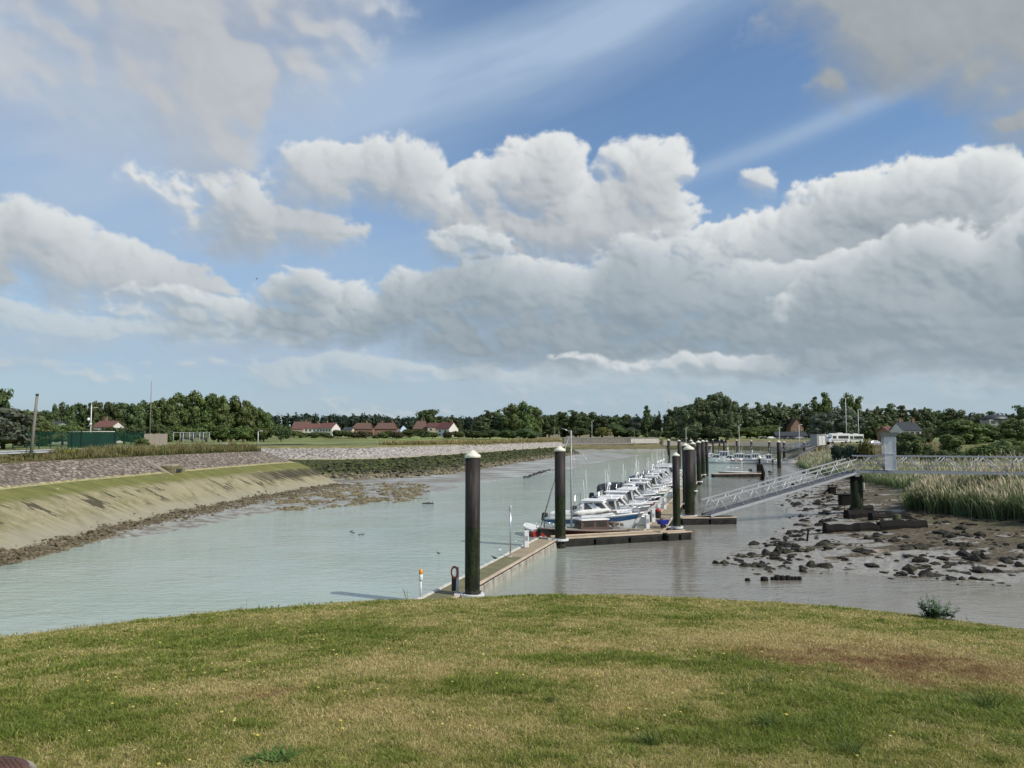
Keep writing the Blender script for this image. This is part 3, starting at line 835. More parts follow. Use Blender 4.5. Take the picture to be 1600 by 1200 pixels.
def m_pile():
    m, nt, p, out = new_mat('pile_steel')
    P = wpos(nt); x, y, z = sep(nt, P); O = coord(nt)
    ox, oy, oz = sep(nt, O)
    n = NZ(nt, VM(nt, 'MULTIPLY', P, (3, 3, .5)), 1.6, 5.0, .6); n2 = NZ(nt, P, 9.0, 4.0, .65)
    c = MX(nt, SS(nt, n, .35, .7), (.017, .0135, .012), (.038, .030, .026))
    c = MX(nt, SS(nt, n2 * .6 + n * .4, .56, .66, 0, .4), c, (.075, .056, .042))
    wet = SS(nt, z + (n2 - .5) * .35 + (n - .5) * .2, 3.58, 3.46)
    alg = MX(nt, SS(nt, n2, .38, .66), (.014, .018, .008), (.035, .050, .012))
    c = MX(nt, wet, c, MX(nt, SS(nt, n, .35, .6), (.008, .009, .007), alg))
    c = MX(nt, SS(nt, z + (n2 - .5) * .6, .95, .7) * SS(nt, n2, .42, .6), c, (.085, .08, .06))
    stk = NZ(nt, VM(nt, 'MULTIPLY', P, (5, 5, .35)), 1.8, 4.0, .7)
    c = MX(nt, SS(nt, stk, .60, .72, 0, .55) * (1.0 - wet), c, (.16, .145, .12))
    put(nt, p.inputs['Base Color'], c)
    p.inputs['Specular IOR Level'].default_value = .22
    put(nt, p.inputs['Roughness'], wet * .1 + .58)
    bump(nt, p, n2 * wet, .5, .03)
    return m
PILEM = m_pile()
def pile(x, y, dia, ztop, label, zb=-1.5, group='mooring piles of the marina', cap=True, parts=24):
    t = thing('mooring_pile', label, 'mooring pile', (x, y, zb), 0, group)
    r = dia / 2; h = ztop - zb
    b = MB()
    b.lathe([(r, 0), (r, h * .3), (r * 1.0, h * .6), (r, h)], n=parts); b.build('shaft', PILEM, t)
    c = MB(); ch = dia * .5
    c.lathe([(r * 1.0, h - .0), (r * 1.07, h + .005), (r * 1.07, h + dia * .15), (r * .98, h + dia * .2), (r * .5, h + ch * .72), (.05, h + ch), (.0, h + ch + .01)], n=parts)
    c.build('cap', CAPM, t)
    return t
PILES = [(738, 930, .66, 6.55, 'tall black pile nearest the lawn, standing at the mossy end of the pontoon'),
         (875.5, 843, .725, 6.46, 'black pile with cream cap at the elbow where the mossy pontoon meets the pontoon head'),
         (1057.5, 824, .56, 5.95, 'shorter, slimmer black pile beside the blue trolley at the head of the boat pontoon'),
         (1077.8, 806, .86, 6.27, 'thickest black pile, beside the foot of the long gangway'),
         (1072, 787, .66, 6.42, 'black pile half hidden behind the thickest pile by the gangway foot'),
         (1083.5, 767, .66, 6.4, 'black pile second behind the thickest pile, on the right edge of the boat pontoon'),
         (1092.3, 752.5, .72, 6.4, 'black pile third behind the thickest pile, with a pale guide at its foot'),
         (1099, 741.7, .68, 6.38, 'black pile near the far end of the boat pontoon, left of the end pile'),
         (1104.8, 739, .56, 6.35, 'slim end pile of the boat pontoon, next to the open grey boat'),
         (1080.5, 733, .7, 6.3, 'pile peeping out behind the caps of the front cluster of piles'),
         (1061.5, 731, .66, 6.25, 'black pile beyond the far boats, between the free-standing river pile and the cluster'),
         (1045.2, 727, .68, 6.3, 'leftmost free-standing pile rising from the river beyond the last moored boats')]
for (px, py, dia, zt, lab) in PILES:
    q = atz(px, py, .55)
    pile(q.x, q.y, dia, zt, lab)
for (px, yy, dia, apex, lab) in [(1113.8, 300, .62, 686.2, 'thin far pile just right of the end pile of the boat pontoon'), (1124, 292, .62, 686.6, 'thin far pile, left one of a close pair behind the far jetty'),
        (1131, 286, .66, 687, 'thin far pile, right one of a close pair behind the far jetty'), (1151, 262, .7, 687, 'far pile standing against the grey stone bank, left of the far motor boats'),
        (1174, 246, .68, 688, 'far pile against the grey stone bank, above the far jetty boats'), (1202, 250, .72, 689, 'far pile at the foot of the small far gangway'),
        (1216.5, 178, .9, 688.2, 'stout pile standing at the edge of the mud in front of the far jetty'), (1224.8, 246, .8, 689.5, 'far pile just right of the stout pile on the mud edge'),
        (1256.3, 225, .74, 690, 'pile halfway along the small far gangway'), (1293.7, 205, .8, 687.5, 'pile by the grey container, only its cream cap showing above the reeds')]:
    d = ray(px, apex); x = d.x / d.y * yy; zt = EYE + d.z / d.y * yy
    pile(x, yy, dia, zt - dia * .5, lab, zb=min(-1.0, zg(x, yy) - .5) if yy != 205 else zg(x, yy) - .3, parts=14)

def pontoon(name_label, p0, p1, w, deck, edge_l, edge_r, step=1.6, panel=FLOATM, z=.55, posts=()):
    """floating walkway from p0 to p1 (centre line); deck, two edge boards, floats under it"""
    a, b = Vector((*p0, 0)), Vector((*p1, 0)); L = (b - a).length; rz = math.atan2(b.y - a.y, b.x - a.x)
    t = thing('floating_pontoon', name_label, 'pontoon', (a.x, a.y, 0), rz)
    m = MB().box((L / 2, 0, z - .03), (L, w - .30, .06)); m.build('deck', deck, t)
    for s, em in ((1, edge_l), (-1, edge_r)):
        MB().box((L / 2, s * (w / 2 - .08), z + .015), (L, .16, .10), bev=.02).build('edge_board', em, t)
    n = max(1, round(L / step)); q = L / n
    for i in range(n):
        MB().box(((i + .5) * q, 0, (z - .16 - .35) / 2 + .04), (q - .14, w - .02, z - .16 + .35), bev=.04).build('float', panel, t)
    MB().box((L / 2, 0, z - .1), (L - .05, w - .12, .09)).build('frame', BLACK, t)
    return t
PA, PB = (-3.75, 31.6), (2.62, 53.3)
tp = pontoon('narrow mossy pontoon arm running out from the lawn past the nearest pile', PA, ((PA[0] + PB[0]) / 2 + .7, (PA[1] + PB[1]) / 2 + 2.4), 1.5, DECKM, EDGEW, EDGE)
pontoon('clean timber stretch of the pontoon arm between the mossy part and the elbow pile', ((PA[0] + PB[0]) / 2 + .7, (PA[1] + PB[1]) / 2 + 2.4), PB, 1.5, DECK, EDGEW, EDGE)
pontoon('pontoon head lying across in front of the wooden sailboat', (2.9, 53.1), (10.5, 56.1), 1.5, DECK, EDGE, EDGE, 2.4, FLOATD)
MU = Vector((.272, .9623, 0)).normalized(); ML = Vector((-MU.y, MU.x, 0)); M0 = Vector((10.3, 56.6, 0))
for i, lab in enumerate(('first stretch of the boat pontoon, from the head to the gangway foot', 'middle stretch of the boat pontoon, behind the gangway foot', 'far stretch of the boat pontoon, ending at the slim end pile')):
    a, b = M0 + MU * (i * 28), M0 + MU * (i * 28 + 27.96)
    pontoon(lab, (a.x, a.y), (b.x, b.y), 1.55, DECK, EDGE, EDGE, 2.4, FLOATD)
pontoon('small outrigger pontoon holding the shorter pile at the pontoon head', (10.9, 55.9), (12.9, 56.8), 1.0, DECK, EDGE, EDGE, 1.2, FLOATD)
pontoon('low landing pontoon under the foot of the long gangway', (14.2, 65.9), (19.1, 66.6), 1.3, DECK, EDGE, EDGE, 2.6, FLOATD)
pontoon('short side pontoon at the far end where the open grey boat lies', (36.2, 139.6), (46, 141.5), 1.3, DECK, EDGE, EDGE, 2.4, FLOATD)
# pile guides, ring brackets round the piles
def guide(x, y, r, label):
    t = thing('pile_guide', label, 'pile guide', (x, y, .5))
    mb = MB(); n = 20
    mb.loft([[((r + a) * math.cos(2 * math.pi * k / n), (r + a) * math.sin(2 * math.pi * k / n), z) for k in range(n)] for a, z in ((.06, 0), (.2, 0), (.2, .14), (.06, .14), (.06, 0))], True, False)
    mb.build('ring', PALEG, t)
    MB().box((-r - .3, 0, .07), (.35, .3, .1), bev=.02).build('bracket', PALEG, t)
    for k in range(4):
        a = k * math.pi / 2 + .6
        MB().lathe([(.05, -.06), (.07, 0), (.05, .2)], ((r + .09) * math.cos(a), (r + .09) * math.sin(a), 0), 8).build('roller', BLACK, t)
for (px, py, dia, _, lab), gl in zip(PILES[:8], ('pale ring bracket round the foot of the pile nearest the lawn', 'pale ring bracket round the pile at the pontoon elbow', 'ring bracket round the shorter pile by the blue trolley', 'ring bracket round the thickest pile at the gangway foot',
        'ring bracket round the pile hidden behind the thickest pile', 'ring bracket on the second pile behind the thickest one', 'ring bracket on the third pile behind the thickest one', 'ring bracket on the pile left of the end pile')):
    q = atz(px, py, .55); guide(q.x, q.y, dia / 2, gl)
# things standing on the pontoon arm
q = atz(656, 936, .55)
t = thing('beacon_post', 'grey post with an amber beacon on the near tip of the mossy pontoon', 'beacon', (q.x, q.y + .3, .55))
MB().box((0, 0, .01), (.22, .22, .03), bev=.005).build('base_plate', PALEG, t)
MB().tube([(0, 0, 0), (0, 0, .78)], .045, 10).build('post', PALEG, t)
MB().lathe([(.07, .72), (.09, .76), (.09, .98), (.07, 1.0)], n=12).build('housing', PALEG, t)
MB().lathe([(.075, 1.0), (.09, 1.03), (.09, 1.13), (.06, 1.2), (.0, 1.23)], n=12).build('amber_lamp', mat('amber_lens', (.75, .30, .03), (.6, .24, .03), .2), t)
q = atz(712, 927, .55)
t = thing('lifebuoy_post', 'grey post with a dark box and a red lifebuoy, beside the nearest pile', 'lifebuoy post', (q.x, q.y, .55))
MB().box((.07, 0, .58), (.13, .1, 1.16), bev=.02).build('post', PALEG, t)
MB().box((-.09, -.02, .42), (.18, .16, .62), bev=.02).build('box', BLACK, t)
tor = MB(); n1, n2 = 18, 8
rings = []
for i in range(n1 + 1):
    a = 2 * math.pi * i / n1
    cx, cz = .24 * math.cos(a), .24 * math.sin(a)
    rings.append([((.24 + .055 * math.cos(2 * math.pi * j / n2)) * math.cos(a) * .6 - .05, .055 * math.sin(2 * math.pi * j / n2) - .1 - .3 * .24 * math.cos(a), .93 + (.24 + .055 * math.cos(2 * math.pi * j / n2)) * math.sin(a)) for j in range(n2)])
tor.loft(rings, True, False, True)
tor.build('lifebuoy', mat('lifebuoy_red', (.42, .07, .04), (.3, .05, .03), .5), t)
q = atz(797.5, 870, .55)
t = thing('pole_light', 'tall thin galvanised light pole on the mossy pontoon', 'light pole', (q.x, q.y, .55))
MB().tube([(0, 0, 0), (0, 0, 2.75)], .045, 10).build('pole', STEEL, t)
MB().box((0, 0, .01), (.2, .2, .03), bev=.005).build('base_plate', PALEG, t)
MB().lathe([(.05, 2.62), (.065, 2.66), (.065, 2.92), (.03, 2.96)], n=10).build('lamp_head', GREY, t)
def pedestal(x, y, h, label, rz=.27, w=.3):
    t = thing('service_pedestal', label, 'service pedestal', (x, y, .56), rz, 'service pedestals along the pontoons')
    MB().box((0, 0, h / 2), (w, w * .8, h), bev=.03).build('cabinet', PALEG, t)
    MB().box((0, 0, h + .03), (w * 1.1, w * .9, .07), bev=.02).build('lid', OFFW, t)
    MB().box((0, -w * .4 - .006, h * .6), (w * .55, .02, h * .3), bev=.005).build('socket_panel', GREYG, t)
q = atz(822, 856, .55); pedestal(q.x, q.y, .98, 'grey service pedestal on the clean stretch of the pontoon arm')
for s, lab in ((1.2, 'service pedestal on the corner of the boat pontoon by the blue-banded cruiser'), (5.6, 'service pedestal on the boat pontoon, second from the head'), (10.6, 'service pedestal on the boat pontoon, third from the head'), (17, 'service pedestal on the boat pontoon behind the red bin')):
    p = M0 + MU * s + ML * .55; pedestal(p.x, p.y, 1.0, lab)
p = M0 + MU * 9.2 + ML * .45
t = thing('litter_bin', 'dark bin with a red bag on the boat pontoon between two pedestals', 'bin', (p.x, p.y, .56))
MB().lathe([(.2, 0), (.24, .05), (.26, .5), (.27, .52)], n=14).build('bin_body', BLACK, t)
MB().ball((0, 0, .62), (.26, .22, .2), 10, 7).build('bag', REDG, t)
# blue trolley
q = atz(1037, 826, .55)
t = thing('hand_trolley', 'bright blue loaded trolley parked beside the shorter pile', 'trolley', (q.x, q.y + .3, .56), .5)
BL = mat('bright_blue_plastic', (.012, .03, .30), (.01, .02, .22), .45)
MB().loft([[(-.3, -.22, .28), (.3, -.22, .28), (.3, .22, .28), (-.3, .22, .28)], [(-.42, -.32, .62), (.42, -.32, .62), (.42, .32, .62), (-.42, .32, .62)]], True, True).build('tub', BL, t)
MB().ball((.05, 0, .62), (.3, .24, .16), 10, 6).build('load', mat('brown_sack', (.16, .12, .09)), t)
for s in (-.26, .26): MB().tube([(s * .4 - .02, -.3 if s < 0 else .3, .16), (s * .4 + .02, -.22 if s < 0 else .22, .16)], .16, 14).build('wheel', BLACK, t)
MB().tube([(.4, .2, .5), (.85, .2, .78), (.85, -.2, .78), (.4, -.2, .5)], .02, 6).build('handle', STEEL, t)

# ---- gangways: two lattice sides and a deck
def lattice(mb, a, b, h, n, top_r=.045, drop=0.0, rails=2):
    a, b = Vector(a), Vector(b); up = Vector((0, 0, h))
    mb.beam(a, b, .08, .20)
    mb.beam(a + up, b + up, .10, .10)
    for i in range(n):
        p, m_, q = a.lerp(b, i / n), a.lerp(b, (i + .5) / n), a.lerp(b, (i + 1) / n)
        mb.tube([p, m_ + up], .038, 6); mb.tube([m_ + up, q], .038, 6)
    for k in range(rails):
        o = Vector((0, 0, h * (.42 + .28 * k))); mb.tube([a + o, b + o], .017, 6)
    return mb
def gangway(name, label, a, b, w, h, n, cat='gangway'):
    a, b = Vector(a), Vector(b); d = (b - a); s = Vector((-d.y, d.x, 0)).normalized() * (w / 2)
    t = thing(name, label, cat, tuple(a)); z = Vector((0, 0, 0)); d0 = d
    lattice(MB(), -s, d0 - s, h, n).build('lattice_side', GREY, t)
    lattice(MB(), s, d0 + s, h, n).build('lattice_side', GREY, t)
    MB().beam(Vector((0, 0, .09)), d0 + Vector((0, 0, .09)), w - .1, .05).build('walkway_deck', mat('grating_grey', (.16, .16, .165), (.11, .11, .115), .7, .3, scale=20), t)
    return t
GA, GB = (16.6, 66.3, .72), (31.2, 70.9, 4.12)
gangway('gangway', 'long sloping lattice gangway rising from the landing pontoon to the footbridge', GA, GB, 1.5, 1.25, 9)
gangway('footbridge', 'level lattice footbridge crossing the reeds at the right edge', (31.3, 70.9, 4.25), (68, 58.5, 4.25), 1.5, 1.42, 13, 'footbridge')
t = thing('bridge_pile', 'thick black pile carrying the joint between gangway and footbridge', 'bridge support', (31.5, 70.7, -1.5))
MB().lathe([(.54, 0), (.54, 5.35)], n=20).build('shaft', PILEM, t)
MB().box((0, 0, 5.43), (.35, 1.5, .3), -.3, bev=.02).build('crosshead', GREY, t)
for s in (-.5, .5): MB().box((s * .3, s, 5.62), (.2, .2, .12), bev=.02).build('bearing', GREY, t)
# gate portal on the bridge
t = thing('bridge_gate', 'tall grey sheet-metal gate box with a sloping lid, standing on the footbridge', 'security gate', (34.2, 69.95, 0), -.327)
for y_, nm in ((-.92, 'side_panel'), (.92, 'side_panel')):
    MB().box((0, y_, 4.42 + 1.52), (.88, .05, 3.04)).build(nm, PALEG, t)
    f = MB()
    for z0 in (4.44, 5.9, 7.42): f.box((0, y_ - .03, z0), (.94, .05, .06))
    for x0 in (-.44, .44): f.box((x0, y_ - .032, 5.93), (.06, .055, 3.0))
    f.build('panel_frame', OFFW, t)
MB().prism([(-.52, 7.45), (.52, 7.45), (.68, 7.80), (-.60, 7.80)], -1.05, 1.05).build('lid', mat('weathered_lid', (.20, .20, .18), (.15, .15, .13), .6, .3), t)
MB().box((-.1, 0, 5.4), (.05, 1.5, 2.1), bev=.01).build('gate_door', GREY, t)
# the small far gangway
ga, gb = aty(1203, 709, 238), aty(1283, 693.5, 214)
gangway('gangway', 'small far gangway sloping up from the far jetty to the grey container', tuple(ga), tuple(gb), 1.4, 1.5, 9)

# ------------------------------------------------------------------ boats (bow towards +x, waterline at z = 0)
def hull_rings(L, B, fb, fs, n=13, full=.42, rake=.10, keel=.35):
    rings = []
    for i in range(n):
        t = i / (n - 1); tt = t ** .9
        k = max(0.0, (tt - full) / (1 - full)); hb = B / 2 * (.90 + .10 * min(1, tt / .3)) * max(.012, 1 - k ** 2.3)
        sh = fs + (fb - fs) * tt ** 1.7
        x = -L / 2 + L * tt; xb = x - L * rake * k ** 2
        kz = -keel * (1 - k ** 2.0) + .0
        kz = min(kz, sh - .1) if k < .999 else kz
        rings.append((x, xb, hb, sh, kz, k))
    return rings
def hull_mesh(L, B, fb, fs, z0=0.0, z1=1.0, off=0.0, **kw):
    """skin between two fractions of the side, 0 keel .. 1 sheer"""
    mb = MB(); rs = []
    fr = [z0 + (z1 - z0) * i / 6 for i in range(7)]
    for (x, xb, hb, sh, kz, k) in hull_rings(L, B, fb, fs, **kw):
        side = []
        for f in fr:
            w = (f / .35) * .80 if f < .35 else .80 + .20 * ((f - .35) / .65) ** (.8 + .8 * k)
            side.append((xb + (x - xb) * f ** 1.2, hb * w + off * (1 if hb > .05 else .3), kz + (sh - kz) * f))
        rs.append([(p[0], p[1], p[2]) for p in side][::-1] + [(p[0], -p[1], p[2]) for p in side])
    mb.loft(rs, False, False, True)
    st = rs[0]; n = len(st); mb.add(st, [tuple(range(n))])
    return mb, rs
def deck_mesh(L, B, fb, fs, inset=.0, drop=.04, t0=0.0, t1=1.0, **kw):
    mb = MB(); rs = []
    for (x, xb, hb, sh, kz, k) in hull_rings(L, B, fb, fs, **kw):
        t = (x + L / 2) / L
        if t < t0 - 1e-6 or t > t1 + 1e-6: continue
        w = max(.01, hb - inset)
        rs.append([(x, w, sh - drop), (x, w * .5, sh - drop + .05), (x, 0, sh - drop + .07), (x, -w * .5, sh - drop + .05), (x, -w, sh - drop)])
    mb.loft(rs, False, False, True); return mb
def sheer(L, fb, fs, x):
    t = max(0, (x + L / 2) / L); return fs + (fb - fs) * t ** 1.7
def outboard(t, L, z=.55, scale=1.0, m=None):
    o = MB(); s = scale
    o.box((-L / 2 - .22 * s, 0, z + .22 * s), (.42 * s, .34 * s, .5 * s), taper=.8, bev=.06).box((-L / 2 - .2 * s, 0, z - .3 * s), (.16 * s, .12 * s, .75 * s)).box((-L / 2 - .05, 0, z - .1), (.2, .26, .3))
    o.build('outboard_motor', m or BLACK, t)
def pulpit(t, L, B, fb, fs, x0=.05, h=.42):
    r = hull_rings(L, B, fb, fs); mb = MB()
    pts = [(x, hb * .92, sh + h) for (x, xb, hb, sh, kz, k) in r if x > L * x0]
    path = pts + [(p[0], -p[1], p[2]) for p in pts[::-1]]
    mb.tube(path, .018, 5)
    for p in pts[::2] + [(q[0], -q[1], q[2]) for q in pts[::2]]: mb.tube([p, (p[0], p[1] * .98, p[2] - h)], .014, 5)
    mb.build('rail', STEEL, t)
def cabin_loft(x0, x1, w0, w1, z0, z1, rake_f, rake_b, tumble=.82):
    """cabin block: bottom from x0 (aft) to x1 (fore), widths aft/fore"""
    xb, xf = x0 + rake_b, x1 - rake_f
    bot = [(x0, w0, z0), (x1, w1, z0 + .02), (x1, -w1, z0 + .02), (x0, -w0, z0)]
    top = [(xb, w0 * tumble, z1), (xf, w1 * tumble * .95, z1), (xf, -w1 * tumble * .95, z1), (xb, -w0 * tumble, z1)]
    return bot, top
def quad_on(mb, a, b, c, d, s0, s1, t0, t1, off, thick=.015):
    """pane lying on the quad a,b (bottom) c,d (top, above b and a), between fractions s along and t up"""
    a, b, c, d = map(Vector, (a, b, c, d))
    def P(s, t): return a.lerp(b, s).lerp(d.lerp(c, s), t)
    n = (b - a).cross(d - a).normalized()
    q = [P(s0, t0), P(s1, t0), P(s1, t1), P(s0, t1)]
    mb.add([p + n * off for p in q] + [p + n * (off + thick) for p in q], [(0, 1, 2, 3), (7, 6, 5, 4), (0, 4, 5, 1), (1, 5, 6, 2), (2, 6, 7, 3), (3, 7, 4, 0)])
def cabin(t, bot, top, m, panes_side=2, roof=WHITE, over=.1, aft_open=False, name='cabin'):
    MB().loft([bot, top], True, True).build(name, m, t)
    sides = [((0, 1), panes_side), ((2, 3), panes_side), ((1, 2), 2)] + ([] if aft_open else [((3, 0), 1)])
    for (i, j), n in sides:
        a, b, c, d = bot[i], bot[j], top[j], top[i]
        # wind outward
        ce = Vector((sum(p[0] for p in bot) / 4, sum(p[1] for p in bot) / 4, bot[0][2]))
        nn = (Vector(b) - Vector(a)).cross(Vector(d) - Vector(a))
        if nn.dot(Vector(a) - ce) < 0: a, b, c, d = b, a, d, c
        for k in range(n):
            mb = MB(); g = .05
            quad_on(mb, a, b, c, d, k / n + g + (.04 if k == 0 else 0), (k + 1) / n - g - (.04 if k == n - 1 else 0), .34, .9, .004)
            mb.build('window', GLASS, t)
    x0 = min(p[0] for p in top); x1 = max(p[0] for p in top); w = max(p[1] for p in top); z = top[0][2]
    MB().box(((x0 + x1) / 2, 0, z + .05), (x1 - x0 + 2 * over, 2 * w + over, .09), bev=.04).build('roof', roof, t)
def base_boat(name, label, cat, L, B, fb, fs, hullm, band=None, group=None, stripe=(.72, .93), **kw):
    t = thing(name, label, cat, (0, 0, 0), 0, group)
    hull_mesh(L, B, fb, fs, **kw)[0].build('hull', hullm, t)
    if band:
        mb, rs = hull_mesh(L, B, fb, fs, stripe[0], stripe[1], .012, **kw); mb.build('hull_band', band, t)
    dk = deck_mesh(L, B, fb, fs, .02, .02, **kw); dk.build('deck', OFFW, t)
    # gunwale
    r = hull_rings(L, B, fb, fs, **kw); mb = MB()
    pts = [(x, hb, sh) for (x, xb, hb, sh, kz, k) in r]
    mb.tube(pts + [(p[0], -p[1], p[2]) for p in pts[::-1]], .035, 6); mb.build('gunwale', WHITE, t)
    return t
def antenna(t, x, y, z, h, name='antenna'):
    MB().tube([(x, y, z), (x - .1, y, z + h)], [.018, .01], 5).build(name, WHITE, t)
BG = 'motor boats moored along the boat pontoon'
def boat_cruiser(label, band, L=6.0):
    B, fb, fs = 2.35, 1.25, .85
    t = base_boat('cabin_cruiser', label, 'motor boat', L, B, fb, fs, WHITE, band, BG)
    bot, top = cabin_loft(-.6, 1.7, .92, .62, .92, 1.95, 1.0, .05)
    cabin(t, bot, top, WHITE, 2)
    tr = deck_mesh(L, B, fb + .22, fs + .3, .3, 0, .45, .93); tr.build('trunk_cabin', WHITE, t)
    ck = MB().box((-L * .33, 0, fs + .16), (1.5, B * .8, .4), bev=.08); ck.build('cockpit_coaming', OFFW, t)
    outboard(t, L, .6, 1.05); pulpit(t, L, B, fb, fs)
    antenna(t, -.5, .6, 2.0, 1.9); antenna(t, -.45, -.5, 2.0, 1.3)
    for x in (-1.6, .2): MB().lathe([(.0, -.28), (.09, -.22), (.10, .12), (.03, .25)], (x, 1.24, .55), 8).build('fender', WHITE, t)
    MB().tube([(-1.1, .9, 1.0), (-1.0, .85, 2.35), (-1.0, -.85, 2.35), (-1.1, -.9, 1.0)], .03, 6).build('targa_arch', STEEL, t)
    return t
def boat_pilot(label, band, L=5.6):
    B, fb, fs = 2.2, 1.2, .75
    t = base_boat('pilothouse_boat', label, 'motor boat', L, B, fb, fs, WHITE, band, BG)
    bot, top = cabin_loft(-.35, 1.05, .78, .66, .85, 2.15, .28, .0, .9)
    cabin(t, bot, top, WHITE, 2, over=.18)
    MB().box((1.45, 0, 1.08), (1.1, 1.05, .34), taper=.8, bev=.08).build('fore_hatch', WHITE, t)
    MB().box((-L * .34, 0, fs + .12), (1.3, B * .72, .3), bev=.06).build('cockpit_coaming', OFFW, t)
    outboard(t, L, .6); pulpit(t, L, B, fb, fs, .2)
    antenna(t, .2, .4, 2.2, 1.7); antenna(t, .1, -.4, 2.2, 2.2)
    for x in (-1.4, .6): MB().lathe([(.0, -.28), (.09, -.22), (.10, .12), (.03, .25)], (x, 1.16, .5), 8).build('fender', WHITE, t)
    MB().box((.35, 0, 2.34), (.22, .22, .16), bev=.04).build('radar_dome', WHITE, t)
    return t
def boat_open(label, cover, L=5.0):
    B, fb, fs = 2.0, 1.0, .7
    t = base_boat('open_motor_boat', label, 'motor boat', L, B, fb, fs, WHITE, None, BG)
    deck_mesh(L, B, fb + .25, fs + .38, .06, 0, .1, .85).build('tarpaulin', cover, t)
    MB().box((-.2, 0, 1.2), (.5, .6, .5), taper=.7, bev=.08).build('console', cover, t)
    outboard(t, L, .55); pulpit(t, L, B, fb, fs, .25, .35)
    return t
def boat_canopy(label, canv, band, L=6.4):
    B, fb, fs = 2.45, 1.3, .9
    t = base_boat('canopy_cruiser', label, 'motor boat', L, B, fb, fs, WHITE, band, BG)
    bot, top = cabin_loft(-.3, 1.6, .95, .7, .98, 2.0, 1.1, .0)
    cabin(t, bot, top, WHITE, 3)
    deck_mesh(L, B, fb + .22, fs + .3, .3, 0, .45, .93).build('trunk_cabin', WHITE, t)
    cv = MB(); x0, x1 = -2.4, -.2
    prof = [(-1.0, 1.55), (-.95, 2.0), (-.5, 2.16), (0, 2.2), (.5, 2.16), (.95, 2.0), (1.0, 1.55)]
    cv.loft([[(x0 - .35, y, z - .22) for y, z in prof], [(x0 + .5, y, z) for y, z in prof], [(x1, y, z + .03) for y, z in prof]], False, False, True)
    cv.build('canvas_canopy', canv, t)
    fr = MB()
    for y in (-.98, .98): fr.tube([(x0 + .3, y, fs + .1), (x0, y, 1.7)], .02, 5); fr.tube([(x1 - .6, y, fs + .1), (x0 + .6, y, 2.0)], .02, 5)
    fr.tube([(x0, -.98, 1.7), (x0, .98, 1.7)], .02, 5); fr.build('canopy_frame', STEEL, t)
    outboard(t, L, .65, 1.15); pulpit(t, L, B, fb, fs)
    antenna(t, -.2, -.7, 2.0, 2.0)
    return t
def boat_fly(label, band, L=7.0):
    B, fb, fs = 2.6, 1.5, 1.0
    t = base_boat('fishing_cruiser', label, 'motor boat', L, B, fb, fs, WHITE, band, BG)
    bot, top = cabin_loft(-1.0, 1.3, 1.02, .85, 1.08, 2.5, .55, .0, .9)
    cabin(t, bot, top, WHITE, 3, over=.25)
    ar = MB()
    ar.tube([(-1.3, .9, 1.1), (-1.0, .85, 2.6), (-.9, .7, 3.2), (-.9, -.7, 3.2), (-1.0, -.85, 2.6), (-1.3, -.9, 1.1)], .05, 6)
    ar.build('radar_arch', WHITE, t)
    MB().lathe([(.22, 3.24), (.25, 3.3), (.2, 3.42), (.0, 3.46)], (-.9, 0, 0), 12).build('radar_dome', WHITE, t)
    deck_mesh(L, B, fb + .2, fs + .3, .35, 0, .5, .93).build('trunk_cabin', WHITE, t)
    outboard(t, L, .7, 1.2); pulpit(t, L, B, fb, fs)
    antenna(t, -.9, .6, 3.2, 2.0); antenna(t, -.9, -.6, 3.2, 1.6)
    return t
def recolour(o, names, m):
    for k in kids(o):
        if any(k.name.startswith(n) for n in names):
            for sl in k.material_slots: sl.link = 'OBJECT'; sl.material = m
def place_boat(o, s, L, out=.55, flip=False, jit=0.0):
    p = M0 + MU * s + ML * (.78 + out + L / 2)
    d = -ML if not flip else ML
    o.location = (p.x, p.y, 0); o.rotation_euler = (0, 0, math.atan2(d.y, d.x) + jit)
first = {}
def boat(kind, L, label, s, band=None, flip=False, extra=None, sc=1.0, jit=None):
    mk = {'cruiser': boat_cruiser, 'pilot': boat_pilot, 'open': boat_open, 'canopy': boat_canopy, 'fly': boat_fly}[kind]
    if kind not in first:
        o = mk(label, DARKCAN, band) if kind == 'canopy' else mk(label, band or NAVY)
        first[kind] = o
    else:
        o = dup(first[kind], (0, 0, 0), label=label)
        if band: recolour(o, ['hull_band', 'tarpaulin', 'console'], band)
    if extra: recolour(o, *extra)
    o.scale = (sc, sc, sc)
    place_boat(o, s, L * sc, flip=flip, jit=random.uniform(-.05, .05) if jit is None else jit)
    return o
